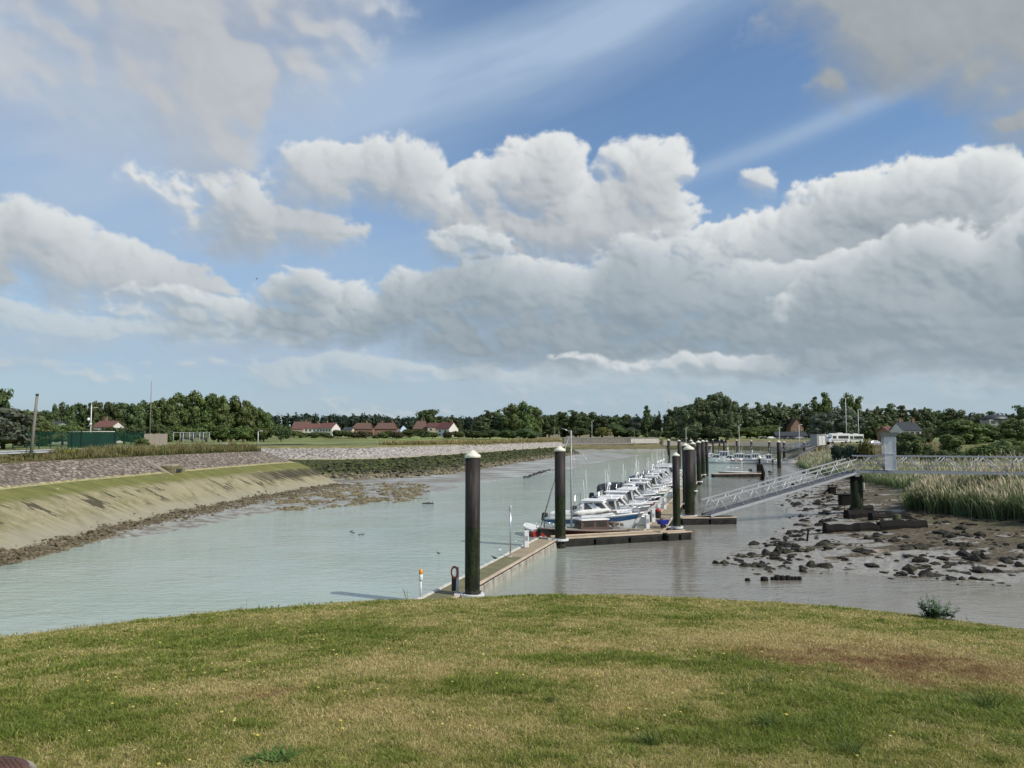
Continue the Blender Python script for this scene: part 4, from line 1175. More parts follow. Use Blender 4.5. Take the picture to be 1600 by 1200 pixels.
FLEET = [('cruiser', 6.0, 3.4, 'white cabin cruiser with a broad blue hull band, moored just behind the wooden sailboat', BLUE, False, 1.12),
         ('pilot', 5.6, 6.3, 'white pilothouse boat with a grey band, moored next beyond the blue-banded cruiser', GREYG, False, 1.0),
         ('open', 5.0, 8.9, 'low open boat under a grey tarpaulin near the pontoon head', GREYG, True, 1.0),
         ('cruiser', 6.0, 11.8, 'white cabin cruiser with a pale grey band, level with the red-bagged bin', GREYG, False, 1.0),
         ('fly', 7.0, 15.0, 'white fishing cruiser with a radar arch, the first such arch from the pontoon head', NAVY, False, .92),
         ('pilot', 5.6, 18.0, 'white pilothouse boat with a red band, moored after the first radar-arch cruiser', REDG, False, 1.0),
         ('open', 5.0, 20.7, 'open boat under a navy tarpaulin, moored after the red-banded pilothouse boat', NAVY, False, 1.0),
         ('cruiser', 6.0, 23.5, 'white cabin cruiser with a navy band, moored just before the boat with a black canopy', NAVY, False, 1.0),
         ('canopy', 6.4, 27.0, 'white cruiser with a black canvas canopy over its cockpit', GREENG, False, 1.05),
         ('pilot', 5.6, 30.2, 'white pilothouse boat with a green band, moored just beyond the black canopy boat', GREENG, False, 1.0),
         ('cruiser', 6.0, 33.2, 'plain white cabin cruiser, moored second beyond the black canopy boat', WHITE, False, 1.0),
         ('fly', 7.0, 36.5, 'white radar-arch cruiser with a cream band, in the middle of the moored row', CREAM, False, .9),
         ('open', 5.0, 39.3, 'open boat under a cream tarpaulin, in the middle of the moored row', CREAM, True, 1.0),
         ('pilot', 5.6, 42.0, 'white pilothouse boat with a navy band, in the middle of the moored row', NAVY, False, 1.0),
         ('cruiser', 6.0, 45.0, 'white cabin cruiser with a green band, past the middle of the moored row', GREENG, False, .95),
         ('canopy', 6.4, 48.2, 'white cruiser with a navy canopy, past the middle of the moored row', NAVY, False, .95),
         ('pilot', 5.6, 51.2, 'plain white pilothouse boat, past the middle of the moored row', WHITE, False, 1.0),
         ('cruiser', 6.0, 54.2, 'white cabin cruiser with a red band, in the far half of the moored row', REDG, False, 1.0),
         ('fly', 7.0, 57.5, 'white radar-arch cruiser with a grey band, in the far half of the moored row', GREYG, False, .95),
         ('open', 5.0, 60.3, 'open boat under a white tarpaulin, in the far half of the moored row', OFFW, False, 1.0),
         ('cruiser', 6.0, 63.2, 'white cabin cruiser with a cream band, in the far half of the moored row', CREAM, False, 1.0),
         ('canopy', 6.4, 66.4, 'white cruiser with a grey canopy, in the far half of the moored row', GREYG, False, 1.0),
         ('pilot', 5.6, 69.5, 'white pilothouse boat with a blue band, near the far end of the moored row', BLUE, False, 1.0),
         ('fly', 7.0, 72.8, 'white radar-arch cruiser with a blue band, near the far end of the moored row', BLUE, False, 1.0),
         ('cruiser', 6.0, 76.0, 'white cabin cruiser with a blue-grey band, next to last in the row', GREYG, False, 1.05),
         ('fly', 7.0, 79.4, 'last white boat of the moored row, with radar arch and navy band', NAVY, False, 1.0)]
FLEET[10:10] = [('pilot', 5.6, 0, 'cream-banded pilothouse boat just past the green-banded pilothouse boat', CREAM, False, 1.1)]
FLEET[17:17] = [('cruiser', 6.0, 0, 'white cabin cruiser with a blue band, past the middle of the moored row', BLUE, False, 1.05)]
FLEET[24:24] = [('fly', 7.0, 0, 'plain white radar-arch cruiser in the far half of the moored row', WHITE, False, 1.0)]
FLEET = [(k, L, 3.4 + i * 2.72, lab, band, fl, sc * (1.0 if k == 'fly' else 1.09)) for i, (k, L, s, lab, band, fl, sc) in enumerate(FLEET)]
for (k, L, s, lab, band, fl, sc) in FLEET:
    o = boat(k, L, lab, s, band, fl, sc=sc)
    if k == 'canopy' and band is not GREENG: recolour(o, ['canvas_canopy'], band)
# mooring fingers between the boats
fd = thing('mooring_finger', 'narrow mooring finger at the head of the row, beside the blue-banded cruiser', 'mooring finger', (0, 0, 0), 0, 'mooring fingers between the boats')
MB().box((2.6, 0, .42), (5.2, .38, .08), bev=.02).build('walkway', DECK, fd)
MB().box((4.9, 0, .2), (.6, .7, .55), bev=.06).build('end_float', FLOATD, fd)
for s in (-.2, .2): MB().tube([(0, s * 2.0, .40), (1.0, s, .40)], .03, 6).build('brace', GREY, fd)
FLAB = ['after the tarpaulin boat near the head', 'level with the first radar-arch cruiser', 'beside the navy tarpaulin boat', 'just before the black canopy boat', 'second past the black canopy boat', 'beside the cream tarpaulin boat', 'beside the green-banded cruiser', 'beside the plain white pilothouse boat', 'beside the white tarpaulin boat', 'beside the grey canopy boat', 'beside the last boats of the row']
for i, s in enumerate((10.2, 15.64, 21.08, 23.8, 31.96, 40.12, 45.56, 53.72, 61.88, 70.04, 78.2)):
    p = M0 + MU * s + ML * .78
    o = dup(fd, (p.x, p.y, 0), math.atan2(ML.y, ML.x), label='narrow mooring finger ' + FLAB[i])
p = M0 + MU * 2.0 + ML * .78; fd.location = (p.x, p.y, 0); fd.rotation_euler = (0, 0, math.atan2(ML.y, ML.x))

# ---- the wooden sailboat lying behind the pontoon head, bow to the left
WOOD = mat('oxblood_hull', (.050, .016, .011), (.03, .012, .009), .35, scale=3, coat=.3, stretch=(.3, 1, 1))
VARN = mat('varnished_wood', (.10, .045, .026), (.065, .032, .02), .45, scale=4, coat=.3)
SAIL = mat('furled_sailcloth', (.70, .70, .67), (.56, .56, .53), .8, scale=8, bmp=.5)
t = thing('wooden_sailboat', 'dark red wooden sailboat with one bare mast, lying behind the pontoon head', 'sailboat', (4.97, 56.0, 0), math.pi + .38)
L, B, fb, fs = 7.0, 2.2, 1.05, .72
kw = dict(full=.30, rake=.16)
hull_mesh(L, B, fb, fs, **kw)[0].build('hull', WOOD, t)
mb, _ = hull_mesh(L, B, fb, fs, .93, 1.0, .02, **kw); mb.build('rubbing_strake', mat('bleached_wood', (.32, .25, .19), (.24, .18, .13), .6), t)
deck_mesh(L, B, fb, fs, .02, .05, **kw).build('deck', mat('grey_deck', (.30, .28, .25), (.22, .20, .18), .7), t)
bot, top = cabin_loft(-2.0, .3, .66, .58, .76, 1.42, .12, .05, .92)
cabin(t, bot, top, VARN, 2, roof=OFFW, over=.08)
recolour(t, ['window'], mat('brown_glass', (.03, .024, .02), (.045, .035, .03), .3, spec=.3))
MB().tube([(.75, 0, .8), (.75, 0, 7.9)], [.075, .05], 10).build('mast', mat('grey_mast', (.42, .42, .40), (.34, .34, .32), .5), t)
MB().tube([(.7, 0, 1.75), (-2.9, 0, 1.95)], .045, 8).build('boom', VARN, t)
b = MB(); b.tube([(.6 - i * .38, .03 * math.sin(i * 2), 1.93 + .02 * i + .03 * math.sin(i * 3)) for i in range(9)], [.08, .17, .2, .17, .19, .16, .15, .12, .07], 10); b.build('furled_sail', SAIL, t)
MB().tube([(3.15, 0, 1.15), (2.3, 0, 3.6), (.9, 0, 7.5)], [.03, .075, .03], 8).build('furled_jib', mat('grey_jib', (.30, .30, .28), (.22, .22, .21), .8), t)
for s in (-1, 1): MB().tube([(.4, s * .98, .9), (.75, 0, 7.7)], .008, 4).build('shroud', STEEL, t)
MB().tube([(-3.4, 0, .8), (.75, 0, 7.85)], .008, 4).build('backstay', STEEL, t)
MB().tube([(.75, .0, 7.8), (1.5, 0, 8.05)], .02, 5).build('wind_vane', STEEL, t)
MB().tube([(.75, -.6, 5.0), (.75, .6, 5.0)], .02, 6).build('spreader', STEEL, t)
MB().box((1.7, 0, 1.02), (.8, .7, .22), taper=.85, bev=.04).build('fore_hatch', OFFW, t)
pulpit(t, L, B, fb, fs, .30, .4)
cl = MB()
for i in range(14):
    cl.box((-2.5 - random.uniform(-.4, .7), random.uniform(-.5, .5), .95 + random.uniform(0, .2)), (.3, .25, .2), random.random() * 3, bev=.04)
cl.build('cockpit_clutter', mat('cockpit_gear', (.22, .17, .12), (.1, .08, .07), .7), t)
# small red and white boat at the tip of the sailboat
q = atz(836, 838, 0)
t = base_boat('dinghy', 'small red and white dinghy half hidden before the sailboat bow', 'dinghy', 2.6, 1.3, .75, .55, REDG, WHITE, stripe=(.85, .99))
t.location = (q.x - .15, q.y + .9, 0); t.rotation_euler = (0, 0, math.pi * .62)
outboard(t, 2.6, .45, .7)
# the open grey boat at the far end
t = base_boat('workboat', 'open grey aluminium boat with a black outboard, at the end of the boat pontoon', 'workboat', 6.2, 2.1, .9, .7, GREYG)
t.location = (41.2, 143.6, 0); t.rotation_euler = (0, 0, math.pi + .15)
mb = MB()
for y in (-.95, .95):
    mb.tube([(-2.6, y, .7), (-2.6, y, 1.5), (2.2, y * .7, 1.6), (2.4, y * .6, .9)], .03, 5); mb.tube([(-.2, y * .9, .8), (-.2, y * .9, 1.55)], .03, 5)
mb.build('rail', STEEL, t); outboard(t, 6.2, .7, 1.3)
# ---- far jetty and its boats
pontoon('far jetty carrying a second row of boats below the small gangway', tuple(aty(1098, 716, 226))[:2], tuple(aty(1262, 716, 222))[:2], 2.0, DECK, EDGE, EDGE, 3.0, FLOATD, z=.6)
BF = 'boats moored at the far jetty'
FARB = [(1104, 212, 'fly', NAVY, .95, 'white radar-arch boat at the left end of the far jetty'), (1112, 216, 'pilot', WHITE, 1.1, 'white pilothouse boat second from the left end of the far jetty'),
        (1121, 210, 'cruiser', WHITE, 1.15, 'white cabin cruiser with no coloured band at the far jetty'), (1131, 214, 'fly', WHITE, 1.2, 'largest white radar-arch boat at the far jetty'),
        (1142, 209, 'cruiser', REDG, 1.05, 'red-banded white cruiser at the far jetty'), (1150, 214, 'pilot', NAVY, 1.1, 'navy-banded pilothouse boat at the far jetty'),
        (1160, 209, 'pilot', GREYG, 1.15, 'grey-banded pilothouse boat in the middle of the far jetty'), (1170, 213, 'cruiser', NAVY, 1.1, 'navy-banded cabin cruiser at the far jetty'),
        (1181, 207, 'fly', GREYG, 1.0, 'grey-banded radar-arch boat right of the middle of the far jetty'), (1191, 211, 'canopy', GREYG, 1.0, 'grey-canopied cruiser at the far jetty'),
        (1203, 204, 'pilot', CREAM, 1.1, 'cream-banded pilothouse boat near the right end of the far jetty'), (1228, 198, 'open', GREYG, 1.2, 'open boat under grey tarpaulin at the far jetty, behind the stout pile')]
for (px, yy, k, band, sc, lab) in FARB:
    d = ray(px, 715); x = d.x / d.y * yy
    o = dup(first[k], (x, yy, 0), random.choice((2.6, -.5, -.35, 2.8)), (sc, sc, sc), lab, BF)
    recolour(o, ['hull_band', 'tarpaulin', 'console', 'canvas_canopy'], band)
# ------------------------------------------------------------------ trees, bushes, reeds, verge plants
def m_leaf(name, c1, c2, tip=None, trans=.34):
    m, nt, p, out = new_mat(name)
    oi = nt.nodes.new('ShaderNodeObjectInfo')
    P = wpos(nt); n = NZ(nt, P, .55, 3.0); k = attr(nt, 'k')
    c = MX(nt, (SS(nt, n, .3, .7) * .6 + k * .5).sat(), c1, c2)
    hs = nt.nodes.new('ShaderNodeHueSaturation')
    put(nt, hs.inputs['Hue'], E(nt, oi.outputs['Random']) * .035 + .482)
    put(nt, hs.inputs['Value'], E(nt, oi.outputs['Random']) * .5 + .75)
    hs.inputs['Saturation'].default_value = .95
    put(nt, hs.inputs['Color'], c)
    c = E(nt, hs.outputs[0])
    put(nt, p.inputs['Base Color'], c); p.inputs['Roughness'].default_value = .55
    p.inputs['Specular IOR Level'].default_value = .35
    tr = nt.nodes.new('ShaderNodeBsdfTranslucent'); put(nt, tr.inputs[0], c)
    mx = nt.nodes.new('ShaderNodeMixShader'); mx.inputs[0].default_value = trans
    nt.links.new(p.outputs[0], mx.inputs[1]); nt.links.new(tr.outputs[0], mx.inputs[2]); nt.links.new(mx.outputs[0], out.inputs[0])
    return m
BARK = mat('bark', (.09, .07, .055), (.05, .04, .03), .9, scale=5, bmp=.4)
LEAF = {'broad': m_leaf('broadleaf_green', (.058, .095, .022), (.15, .195, .052)), 'dark': m_leaf('dark_green', (.044, .076, .024), (.11, .148, .046)),
        'poplar': m_leaf('poplar_green', (.060, .092, .036), (.145, .18, .078)), 'silver': m_leaf('silvery_green', (.095, .120, .075), (.175, .20, .135)),
        'bush': m_leaf('bush_green', (.065, .10, .024), (.15, .185, .05)), 'yellow': m_leaf('yellow_green', (.13, .14, .03), (.22, .21, .05)), 'pine': m_leaf('pine_green', (.028, .056, .032), (.062, .098, .054)),
        'bronze': m_leaf('bronze_green', (.075, .066, .03), (.12, .105, .045))}
def crown_mesh(name, lobes, clumps, leaves, cr, ls, seed, squash=.8):
    """lobes: (x, y, z, rx, ry, rz). Leaf clumps sit on and in the lobes; each clump is a spray of small leaf faces"""
    r = np.random.default_rng(seed)
    V, Fc, K = [], [], []
    vol = np.array([l[3] * l[4] * l[5] for l in lobes]) ** .67; pr = vol / vol.sum()
    cs = []
    for _ in range(clumps):
        l = lobes[r.choice(len(lobes), p=pr)]
        d = r.normal(size=3); d /= np.linalg.norm(d)
        if d[2] < -.5: d[2] *= -.6
        q = r.uniform(.62, 1.05)
        cs.append((np.array(l[:3]) + d * np.array(l[3:]) * q, d, r.uniform(.65, 1.25) * cr))
    base = 0
    for c, d, rad in cs:
        n = leaves
        o = r.normal(size=(n, 3)); o /= np.linalg.norm(o, axis=1)[:, None]
        o *= (r.uniform(.25, 1, n) ** .6)[:, None] * rad; o[:, 2] *= squash
        ctr = c + o
        nr = o / rad + d * .5 + r.normal(size=(n, 3)) * .55 + np.array([0, 0, .3])
        nr /= np.linalg.norm(nr, axis=1)[:, None]
        u = np.cross(nr, r.normal(size=(n, 3))); u /= np.linalg.norm(u, axis=1)[:, None]; w = np.cross(nr, u)
        s = r.uniform(.6, 1.3, n)[:, None] * ls
        q = np.stack([ctr - u * s, ctr + w * s * .62, ctr + u * s, ctr - w * s * .62], 1)
        V.append(q.reshape(-1, 3)); K.append(np.repeat(np.clip(r.uniform(0, 1) * .7 + r.random(n) * .5, 0, 1), 4))
        Fc.append(np.arange(n * 4).reshape(-1, 4) + base); base += n * 4
    # solid hearts keep the middle of the crown from being see-through
    for l in lobes:
        n1, n2 = 8, 5; vs = []
        for i in range(n2 + 1):
            t = math.pi * i / n2
            for j in range(n1):
                a = 2 * math.pi * j / n1; k = .66 + .12 * r.random()
                vs.append((l[0] + l[3] * k * math.sin(t) * math.cos(a), l[1] + l[4] * k * math.sin(t) * math.sin(a), l[2] - l[5] * k * math.cos(t)))
        f = [[i * n1 + j, i * n1 + (j + 1) % n1, (i + 1) * n1 + (j + 1) % n1, (i + 1) * n1 + j] for i in range(n2) for j in range(n1)]
        V.append(np.array(vs)); K.append(np.full(len(vs), .45)); Fc.append(np.array(f) + base); base += len(vs)
    return np.concatenate(V), np.concatenate(Fc), np.concatenate(K)
def lobes_for(kind, r):
    """crown of a tree 10 high and about 8 wide"""
    L = []
    if kind in ('broad', 'dark', 'silver'):
        L.append((0, 0, 4.9, 2.7, 2.7, 3.6))
        for i in range(13):
            a = i * 2.4 + r.uniform(-.4, .4); h = 1.5 + 6.8 * (i + r.uniform(0, 1)) / 13; k = math.sqrt(max(.12, 1 - ((h - 4.4) / 5.2) ** 2)) * 2.6
            s = r.uniform(1.1, 1.8); L.append((k * math.cos(a), k * math.sin(a), h, s, s, s * .85))
        L.append((r.uniform(-.8, .8), r.uniform(-.6, .6), 8.6, 1.3, 1.3, 1.15))
        L = [(l[0], l[1], l[2] * 1.08 - .85, *l[3:]) for l in L]
    elif kind == 'poplar':
        for i in range(10):
            h = 1.0 + i * .88; k = 1.5 * math.sin(math.pi * min(1, (i + 2.2) / 11.6)) + .35
            L.append((r.uniform(-.7, .7), r.uniform(-.7, .7), h, k * r.uniform(.9, 1.3), k * r.uniform(.9, 1.3), .95))
        for i in range(6):
            a = r.uniform(0, 6.3); L.append((1.6 * math.cos(a), 1.6 * math.sin(a), r.uniform(1.5, 7), .9, .9, 1.3))
    elif kind == 'pine':
        for i in range(9):
            a = i * 2.4; h = r.uniform(5.2, 8.9); k = r.uniform(.4, 2.5)
            L.append((k * math.cos(a), k * math.sin(a), h, r.uniform(1.0, 1.6), r.uniform(1.0, 1.6), r.uniform(.6, .9)))
        L.append((0, 0, 9.1, 1.2, 1.2, .7)); L.append((0, 0, 5, 2.0, 2.0, 2.2))
    else:                                      # bush: 10 high here too, leafy to the ground
        for i in range(10):
            a = i * 2.4; k = r.uniform(.6, 2.8); h = r.uniform(2.0, 8.2 - k * 1.2)
            L.append((k * math.cos(a), k * math.sin(a), h, r.uniform(1.2, 1.9), r.uniform(1.2, 1.9), r.uniform(1.5, 2.2)))
        L.append((0, 0, 4.2, 2.6, 2.6, 3.6))
    return L
PROTO = {}
def tree_proto(kind, leafm, var):
    key = (kind, leafm, var)
    if key in PROTO: return PROTO[key]
    r = random.Random(hash((kind, var)) % 9973 if False else (len(kind) * 31 + ord(kind[0]) * 7 + var * 101))
    lob = lobes_for(kind, r)
    V, Fc, K = crown_mesh(kind, lob, 140 if kind != 'poplar' else 110, 30, .95 if kind != 'pine' else .8, .34, r.randint(0, 9999))
    V[:, 2] = np.maximum(V[:, 2], .05)
    t = bpy.data.objects.new('tree', None)
    C.objects.link(t)
    bush = kind == 'bush'
    mb = MB()
    top = 7.5 if kind == 'poplar' else 5.5
    mb.tube([(0, 0, -.6), (.06, .03, 1.2), (-.05, .05, 3.0), (.1, 0, top)], [.34, .26, .2, .06] if not bush else [.18, .16, .12, .05], 8)
    if not bush:
        for i in range(6):
            a = i * 2.2; h = r.uniform(1.9, 4.4); k = r.uniform(1.4, 2.6)
            mb.tube([(0, 0, h), (k * .5 * math.cos(a), k * .5 * math.sin(a), h + .8), (k * math.cos(a), k * math.sin(a), h + 2.0)], [.12, .08, .03], 5)
    tr = mb.build('trunk', BARK, t)
    cr = np_mesh('crown', V, Fc, LEAF[leafm], False, {'k': K}); cr.parent = t
    PROTO[key] = (t, [tr, cr])
    return PROTO[key]
USED = set()
def tree(px, top, wpx, dist, kind, leafm, label, group, base=None, name='tree', cat='tree'):
    d = ray(px, top); x = d.x / d.y * dist; zt = EYE + d.z / d.y * dist
    zb = zg(x, dist) if base is None else base
    H = max(1.0, zt - zb); W = wpx / F * dist
    var = random.randint(0, 2)
    t, parts = tree_proto(kind, leafm, var)
    W0 = {'poplar': 5.0, 'pine': 7.6, 'bush': 8.2}.get(kind, 8.4)
    sc = (W / W0, W / W0, H / 10.0)
    if (kind, leafm, var) not in USED:
        USED.add((kind, leafm, var)); o = t; o.name = name; o.location = (x, dist, zb); o.scale = sc; o['label'] = label; o['group'] = group
        o.rotation_euler = (0, 0, random.uniform(0, 6.28))
    else:
        o = dup(t, (x, dist, zb), random.uniform(0, 6.28), sc, label, group, parts); o.name = name
    o['category'] = cat
    if group is None and 'group' in o: del o['group']
    return o
def belt(rows, kind, leafm, label, group, **kw):
    for (px, top, w, dist) in rows: tree(px, top, w, dist, kind, leafm, label, group, **kw)
# left: the belt behind the green fence and the playing field
tree(-8, 602, 62, 120, 'broad', 'dark', 'tall dark tree at the left edge, cut by the frame', None)
tree(8, 632, 90, 118, 'silver', 'silver', 'grey-leaved willow at the left edge in front of the darker trees', None)
tree(48, 638, 66, 150, 'broad', 'bush', 'olive green tree standing left of the leaning wooden pole', None)
G = 'trees of the belt behind the green fence'
belt([(62, 640, 40, 190), (82, 640, 36, 200), (94, 627, 26, 215), (110, 629, 22, 215), (128, 626, 36, 225), (146, 623, 30, 225), (160, 624, 34, 228), (178, 630, 34, 228), (194, 625, 34, 230), (212, 626, 34, 230), (228, 624, 30, 235)], 'broad', 'dark', 'dark tree in the left belt, behind the green windscreen fence', G)
belt([(75, 655, 50, 150), (100, 652, 60, 160), (118, 658, 50, 165)], 'bush', 'bush', 'olive bush standing between the leaning pole and the green windscreen', 'olive bushes behind the green windscreen', name='bush', cat='bush')
G = 'tall trees at the left edge of the playing field'
belt([(248, 620, 40, 235), (266, 617, 40, 235), (284, 612, 44, 240), (304, 608, 46, 240), (324, 613, 44, 240), (343, 613, 44, 240), (362, 617, 44, 245), (381, 621, 44, 245), (398, 632, 36, 250), (413, 640, 34, 250)], 'broad', 'broad', 'tall full-crowned tree of the dark group left of the open field', G)
tree(440, 655, 34, 240, 'bush', 'dark', 'round dark bush at the right end of the tall left tree group', None, name='bush', cat='bush')
for px, w, tp in ((206, 44, 660), (246, 40, 652), (262, 30, 664)): tree(px, tp, w, 170, 'bush', 'dark', 'dark hedge bush behind the pale board fence', 'hedge bushes behind the pale board fence', name='bush', cat='bush')
belt([(1084, 660, 44, 412), (1110, 658, 44, 412), (1134, 660, 44, 412), (1062, 664, 34, 440)], 'bush', 'poplar', 'grey-green undergrowth at the foot of the big grey-green trees', 'undergrowth below the big trees', name='bush', cat='bush')
belt([(1352, 662, 40, 330), (1412, 672, 30, 190), (1428, 674, 34, 188), (1442, 670, 34, 192), (1384, 668, 40, 330), (1425, 664, 44, 330), (1455, 662, 44, 330)], 'bush', 'dark', 'dark undergrowth below the skyline trees right of the gate box', 'undergrowth below the right skyline', name='bush', cat='bush')
belt([(255, 656, 40, 228), (285, 654, 44, 230), (318, 655, 44, 232), (350, 656, 44, 234), (380, 658, 44, 236), (408, 660, 36, 240)], 'bush', 'broad', 'green undergrowth at the foot of the tall left tree group', 'undergrowth below the tall left trees', name='bush', cat='bush')
belt([(8, 668, 60, 128), (40, 672, 50, 132), (130, 670, 60, 160), (165, 672, 50, 160)], 'bush', 'bush', 'olive hedge bush behind the green mesh fence', 'hedge behind the green mesh fence', name='bush', cat='bush')
belt([(144, 663, 46, 185), (160, 665, 44, 182), (176, 662, 46, 185), (194, 661, 44, 190)], 'bush', 'dark', 'dark bush hiding the walls of the red-roofed house behind the windscreen', 'bushes before the red-roofed house', name='bush', cat='bush')
belt([(460, 669, 26, 345), (478, 673, 24, 345), (493, 672, 22, 345), (508, 674, 22, 345), (528, 668, 26, 345), (545, 670, 26, 345), (606, 669, 28, 345), (624, 672, 24, 345), (640, 668, 28, 345), (676, 672, 22, 345), (716, 670, 26, 345)], 'bush', 'bush', 'rounded green hedge bush along the front of the village', 'village hedge', name='bush', cat='bush')
tree(222, 677, 24, 92, 'bush', 'bush', 'single green shrub beside the guardrail, in front of the pale board fence', None, name='shrub', cat='shrub')
# middle: trees round the houses
tree(668, 637, 40, 470, 'broad', 'dark', 'tall round dark tree behind the white gable house', None)
belt([(690, 648, 34, 480), (708, 650, 30, 490)], 'broad', 'dark', 'lower dark tree behind and right of the white gable house', 'lower trees behind the white gable house')
belt([(560, 669, 28, 330), (572, 670, 24, 330), (620, 671, 28, 330)], 'bush', 'bronze', 'bronze-leaved bush in front of the brown-roofed houses', 'bronze bushes before the houses', name='bush', cat='bush')
tree(658, 665, 26, 330, 'bush', 'dark', 'dark green bush left of the white gable house', None, name='bush', cat='bush')
tree(700, 672, 20, 330, 'bush', 'bronze', 'brownish bush right before the white gable', None, name='bush', cat='bush')
belt([(492, 675, 18, 330), (514, 677, 16, 330), (590, 676, 18, 330), (600, 674, 20, 330), (470, 676, 14, 330)], 'bush', 'bush', 'small green garden bush before the red-roofed terrace', 'garden bushes before the red-roofed terrace', name='bush', cat='bush')
belt([(760, 640, 34, 400), (778, 638, 32, 400), (750, 655, 30, 390)], 'poplar', 'poplar', 'light green poplar in the clump left of centre', 'poplars left of centre')
belt([(800, 629, 38, 390), (818, 626, 40, 390), (834, 633, 34, 395)], 'broad', 'broad', 'big round-crowned tree in the tall clump left of the sailboat mast', 'tall clump left of the mast')
belt([(738, 668, 40, 330), (765, 666, 44, 330), (795, 668, 40, 330), (826, 666, 44, 330)], 'bush', 'dark', 'dark hedge bush below the clump left of the mast', 'dark hedge left of the mast', name='bush', cat='bush')
# centre: behind the far quay
G = 'trees behind the far quay'
belt([(858, 646, 34, 470), (878, 641, 36, 480), (900, 640, 40, 480), (922, 643, 36, 480), (940, 650, 36, 475), (960, 649, 34, 480), (980, 646, 36, 480)], 'broad', 'dark', 'dark tree in the row behind the far quay, right of the mast', G)
tree(942, 662, 26, 445, 'bush', 'yellow', 'pale yellow-green round bush behind the far quay', None, name='bush', cat='bush')
tree(995, 650, 34, 470, 'silver', 'silver', 'grey-green tree behind the far quay', None)
belt([(965, 660, 40, 450), (905, 664, 40, 450), (1025, 668, 24, 450), (1040, 670, 20, 450), (985, 664, 30, 450)], 'bush', 'dark', 'dark bush on the far quay edge', 'bushes on the far quay', name='bush', cat='bush')
belt([(1010, 634, 18, 465), (1029, 641, 10, 465)], 'poplar', 'dark', 'narrow dark conifer rising above the trees behind the far quay', 'narrow dark conifers')
belt([(1046, 640, 24, 460), (1056, 636, 22, 460)], 'poplar', 'poplar', 'slender poplar left of the big grey-green tree', 'slender poplars left of the big tree')
belt([(1076, 628, 50, 420), (1098, 616, 56, 420), (1120, 609, 58, 420), (1136, 618, 44, 415)], 'broad', 'poplar', 'one of the big grey-green trees forming the tallest crown right of centre', 'big grey-green trees right of centre')
G = 'poplars behind the far car park'
belt([(1152, 630, 28, 490), (1166, 628, 30, 490), (1182, 627, 32, 490), (1198, 626, 30, 490), (1214, 627, 32, 490), (1230, 629, 32, 490), (1246, 631, 32, 490), (1262, 629, 30, 480)], 'poplar', 'poplar', 'poplar in the even row behind the far car park', G)
belt([(1275, 618, 26, 400), (1288, 614, 26, 400)], 'poplar', 'broad', 'tall dark-topped tree above the poplar row, left of the camper van', 'tall pair left of the camper van')
belt([(1324, 612, 30, 380), (1338, 618, 30, 380)], 'broad', 'broad', 'tall pointed tree above the camper van', 'tall pair above the camper van')
belt([(1286, 644, 46, 320), (1312, 634, 50, 320), (1336, 646, 40, 320)], 'silver', 'silver', 'grey-leaved willow behind the camper van', 'grey willows behind the camper van')
belt([(1150, 664, 44, 450), (1172, 662, 46, 455), (1200, 660, 48, 460), (1268, 664, 40, 450)], 'bush', 'bush', 'green bush along the back of the far car park', 'bushes at the far car park', name='bush', cat='bush')
G = 'trees along the right skyline'
belt([(1360, 636, 34, 380), (1376, 632, 34, 380), (1392, 631, 34, 385), (1408, 634, 32, 385), (1424, 635, 32, 385), (1440, 634, 32, 385), (1456, 637, 30, 385), (1470, 640, 30, 385)], 'poplar', 'poplar', 'grey-green tree in the skyline row right of the gate box', G)
tree(1362, 655, 34, 300, 'broad', 'dark', 'dark tree between the camper van and the gate box', None)
tree(1381, 656, 26, 280, 'bush', 'yellow', 'yellow-green conifer just left above the gate box', None, name='bush', cat='bush')
tree(1488, 637, 52, 230, 'broad', 'dark', 'rounded dark tree right of the dark-roofed house', None)
tree(1508, 656, 66, 190, 'silver', 'bush', 'wide olive tree in front of the rounded dark tree', None)
tree(1484, 672, 44, 160, 'bush', 'broad', 'green bush below the rounded dark tree', None, name='bush', cat='bush')
belt([(1530, 644, 40, 330), (1548, 643, 34, 330), (1562, 655, 40, 300)], 'poplar', 'poplar', 'tree near the right edge, beside the domed grey building', 'trees beside the domed building')
belt([(1535, 660, 60, 210), (1565, 662, 50, 210)], 'broad', 'dark', 'dark tree in front of the domed grey building', 'dark trees before the domed building')
tree(1600, 632, 50, 190, 'broad', 'dark', 'tall dark tree cut by the right edge', None)
tree(1585, 652, 50, 180, 'broad', 'broad', 'broad green tree next to the right edge', None)
tree(1538, 682, 62, 115, 'bush', 'bush', 'leafy green bush above the reeds, third from the right edge', None, name='bush', cat='bush')
tree(1592, 686, 60, 110, 'bush', 'bush', 'light green bush at the right edge above the footbridge', None, name='bush', cat='bush')
tree(1572, 674, 50, 130, 'bush', 'broad', 'green bush behind the two leafy bushes at the right edge', None, name='bush', cat='bush')
tree(1436, 674, 36, 150, 'bush', 'bush', 'green bush right behind the gate box', None, name='bush', cat='bush')
tree(1412, 676, 34, 150, 'bush', 'dark', 'dark bush just right of the gate box', None, name='bush', cat='bush')
tree(1352, 672, 26, 140, 'bush', 'yellow', 'bright yellow-green bush left of the gate box', None, name='bush', cat='bush')
belt([(1310, 682, 30, 145), (1330, 681, 34, 142)], 'bush', 'pine', 'spreading dark conifer in front of the camper van', 'dark conifers before the camper van', name='bush', cat='bush')
belt([(1452, 690, 40, 125), (1478, 692, 40, 122), (1505, 694, 34, 120)], 'bush', 'bush', 'low bush along the bank behind the footbridge', 'low bushes behind the footbridge', name='bush', cat='bush')
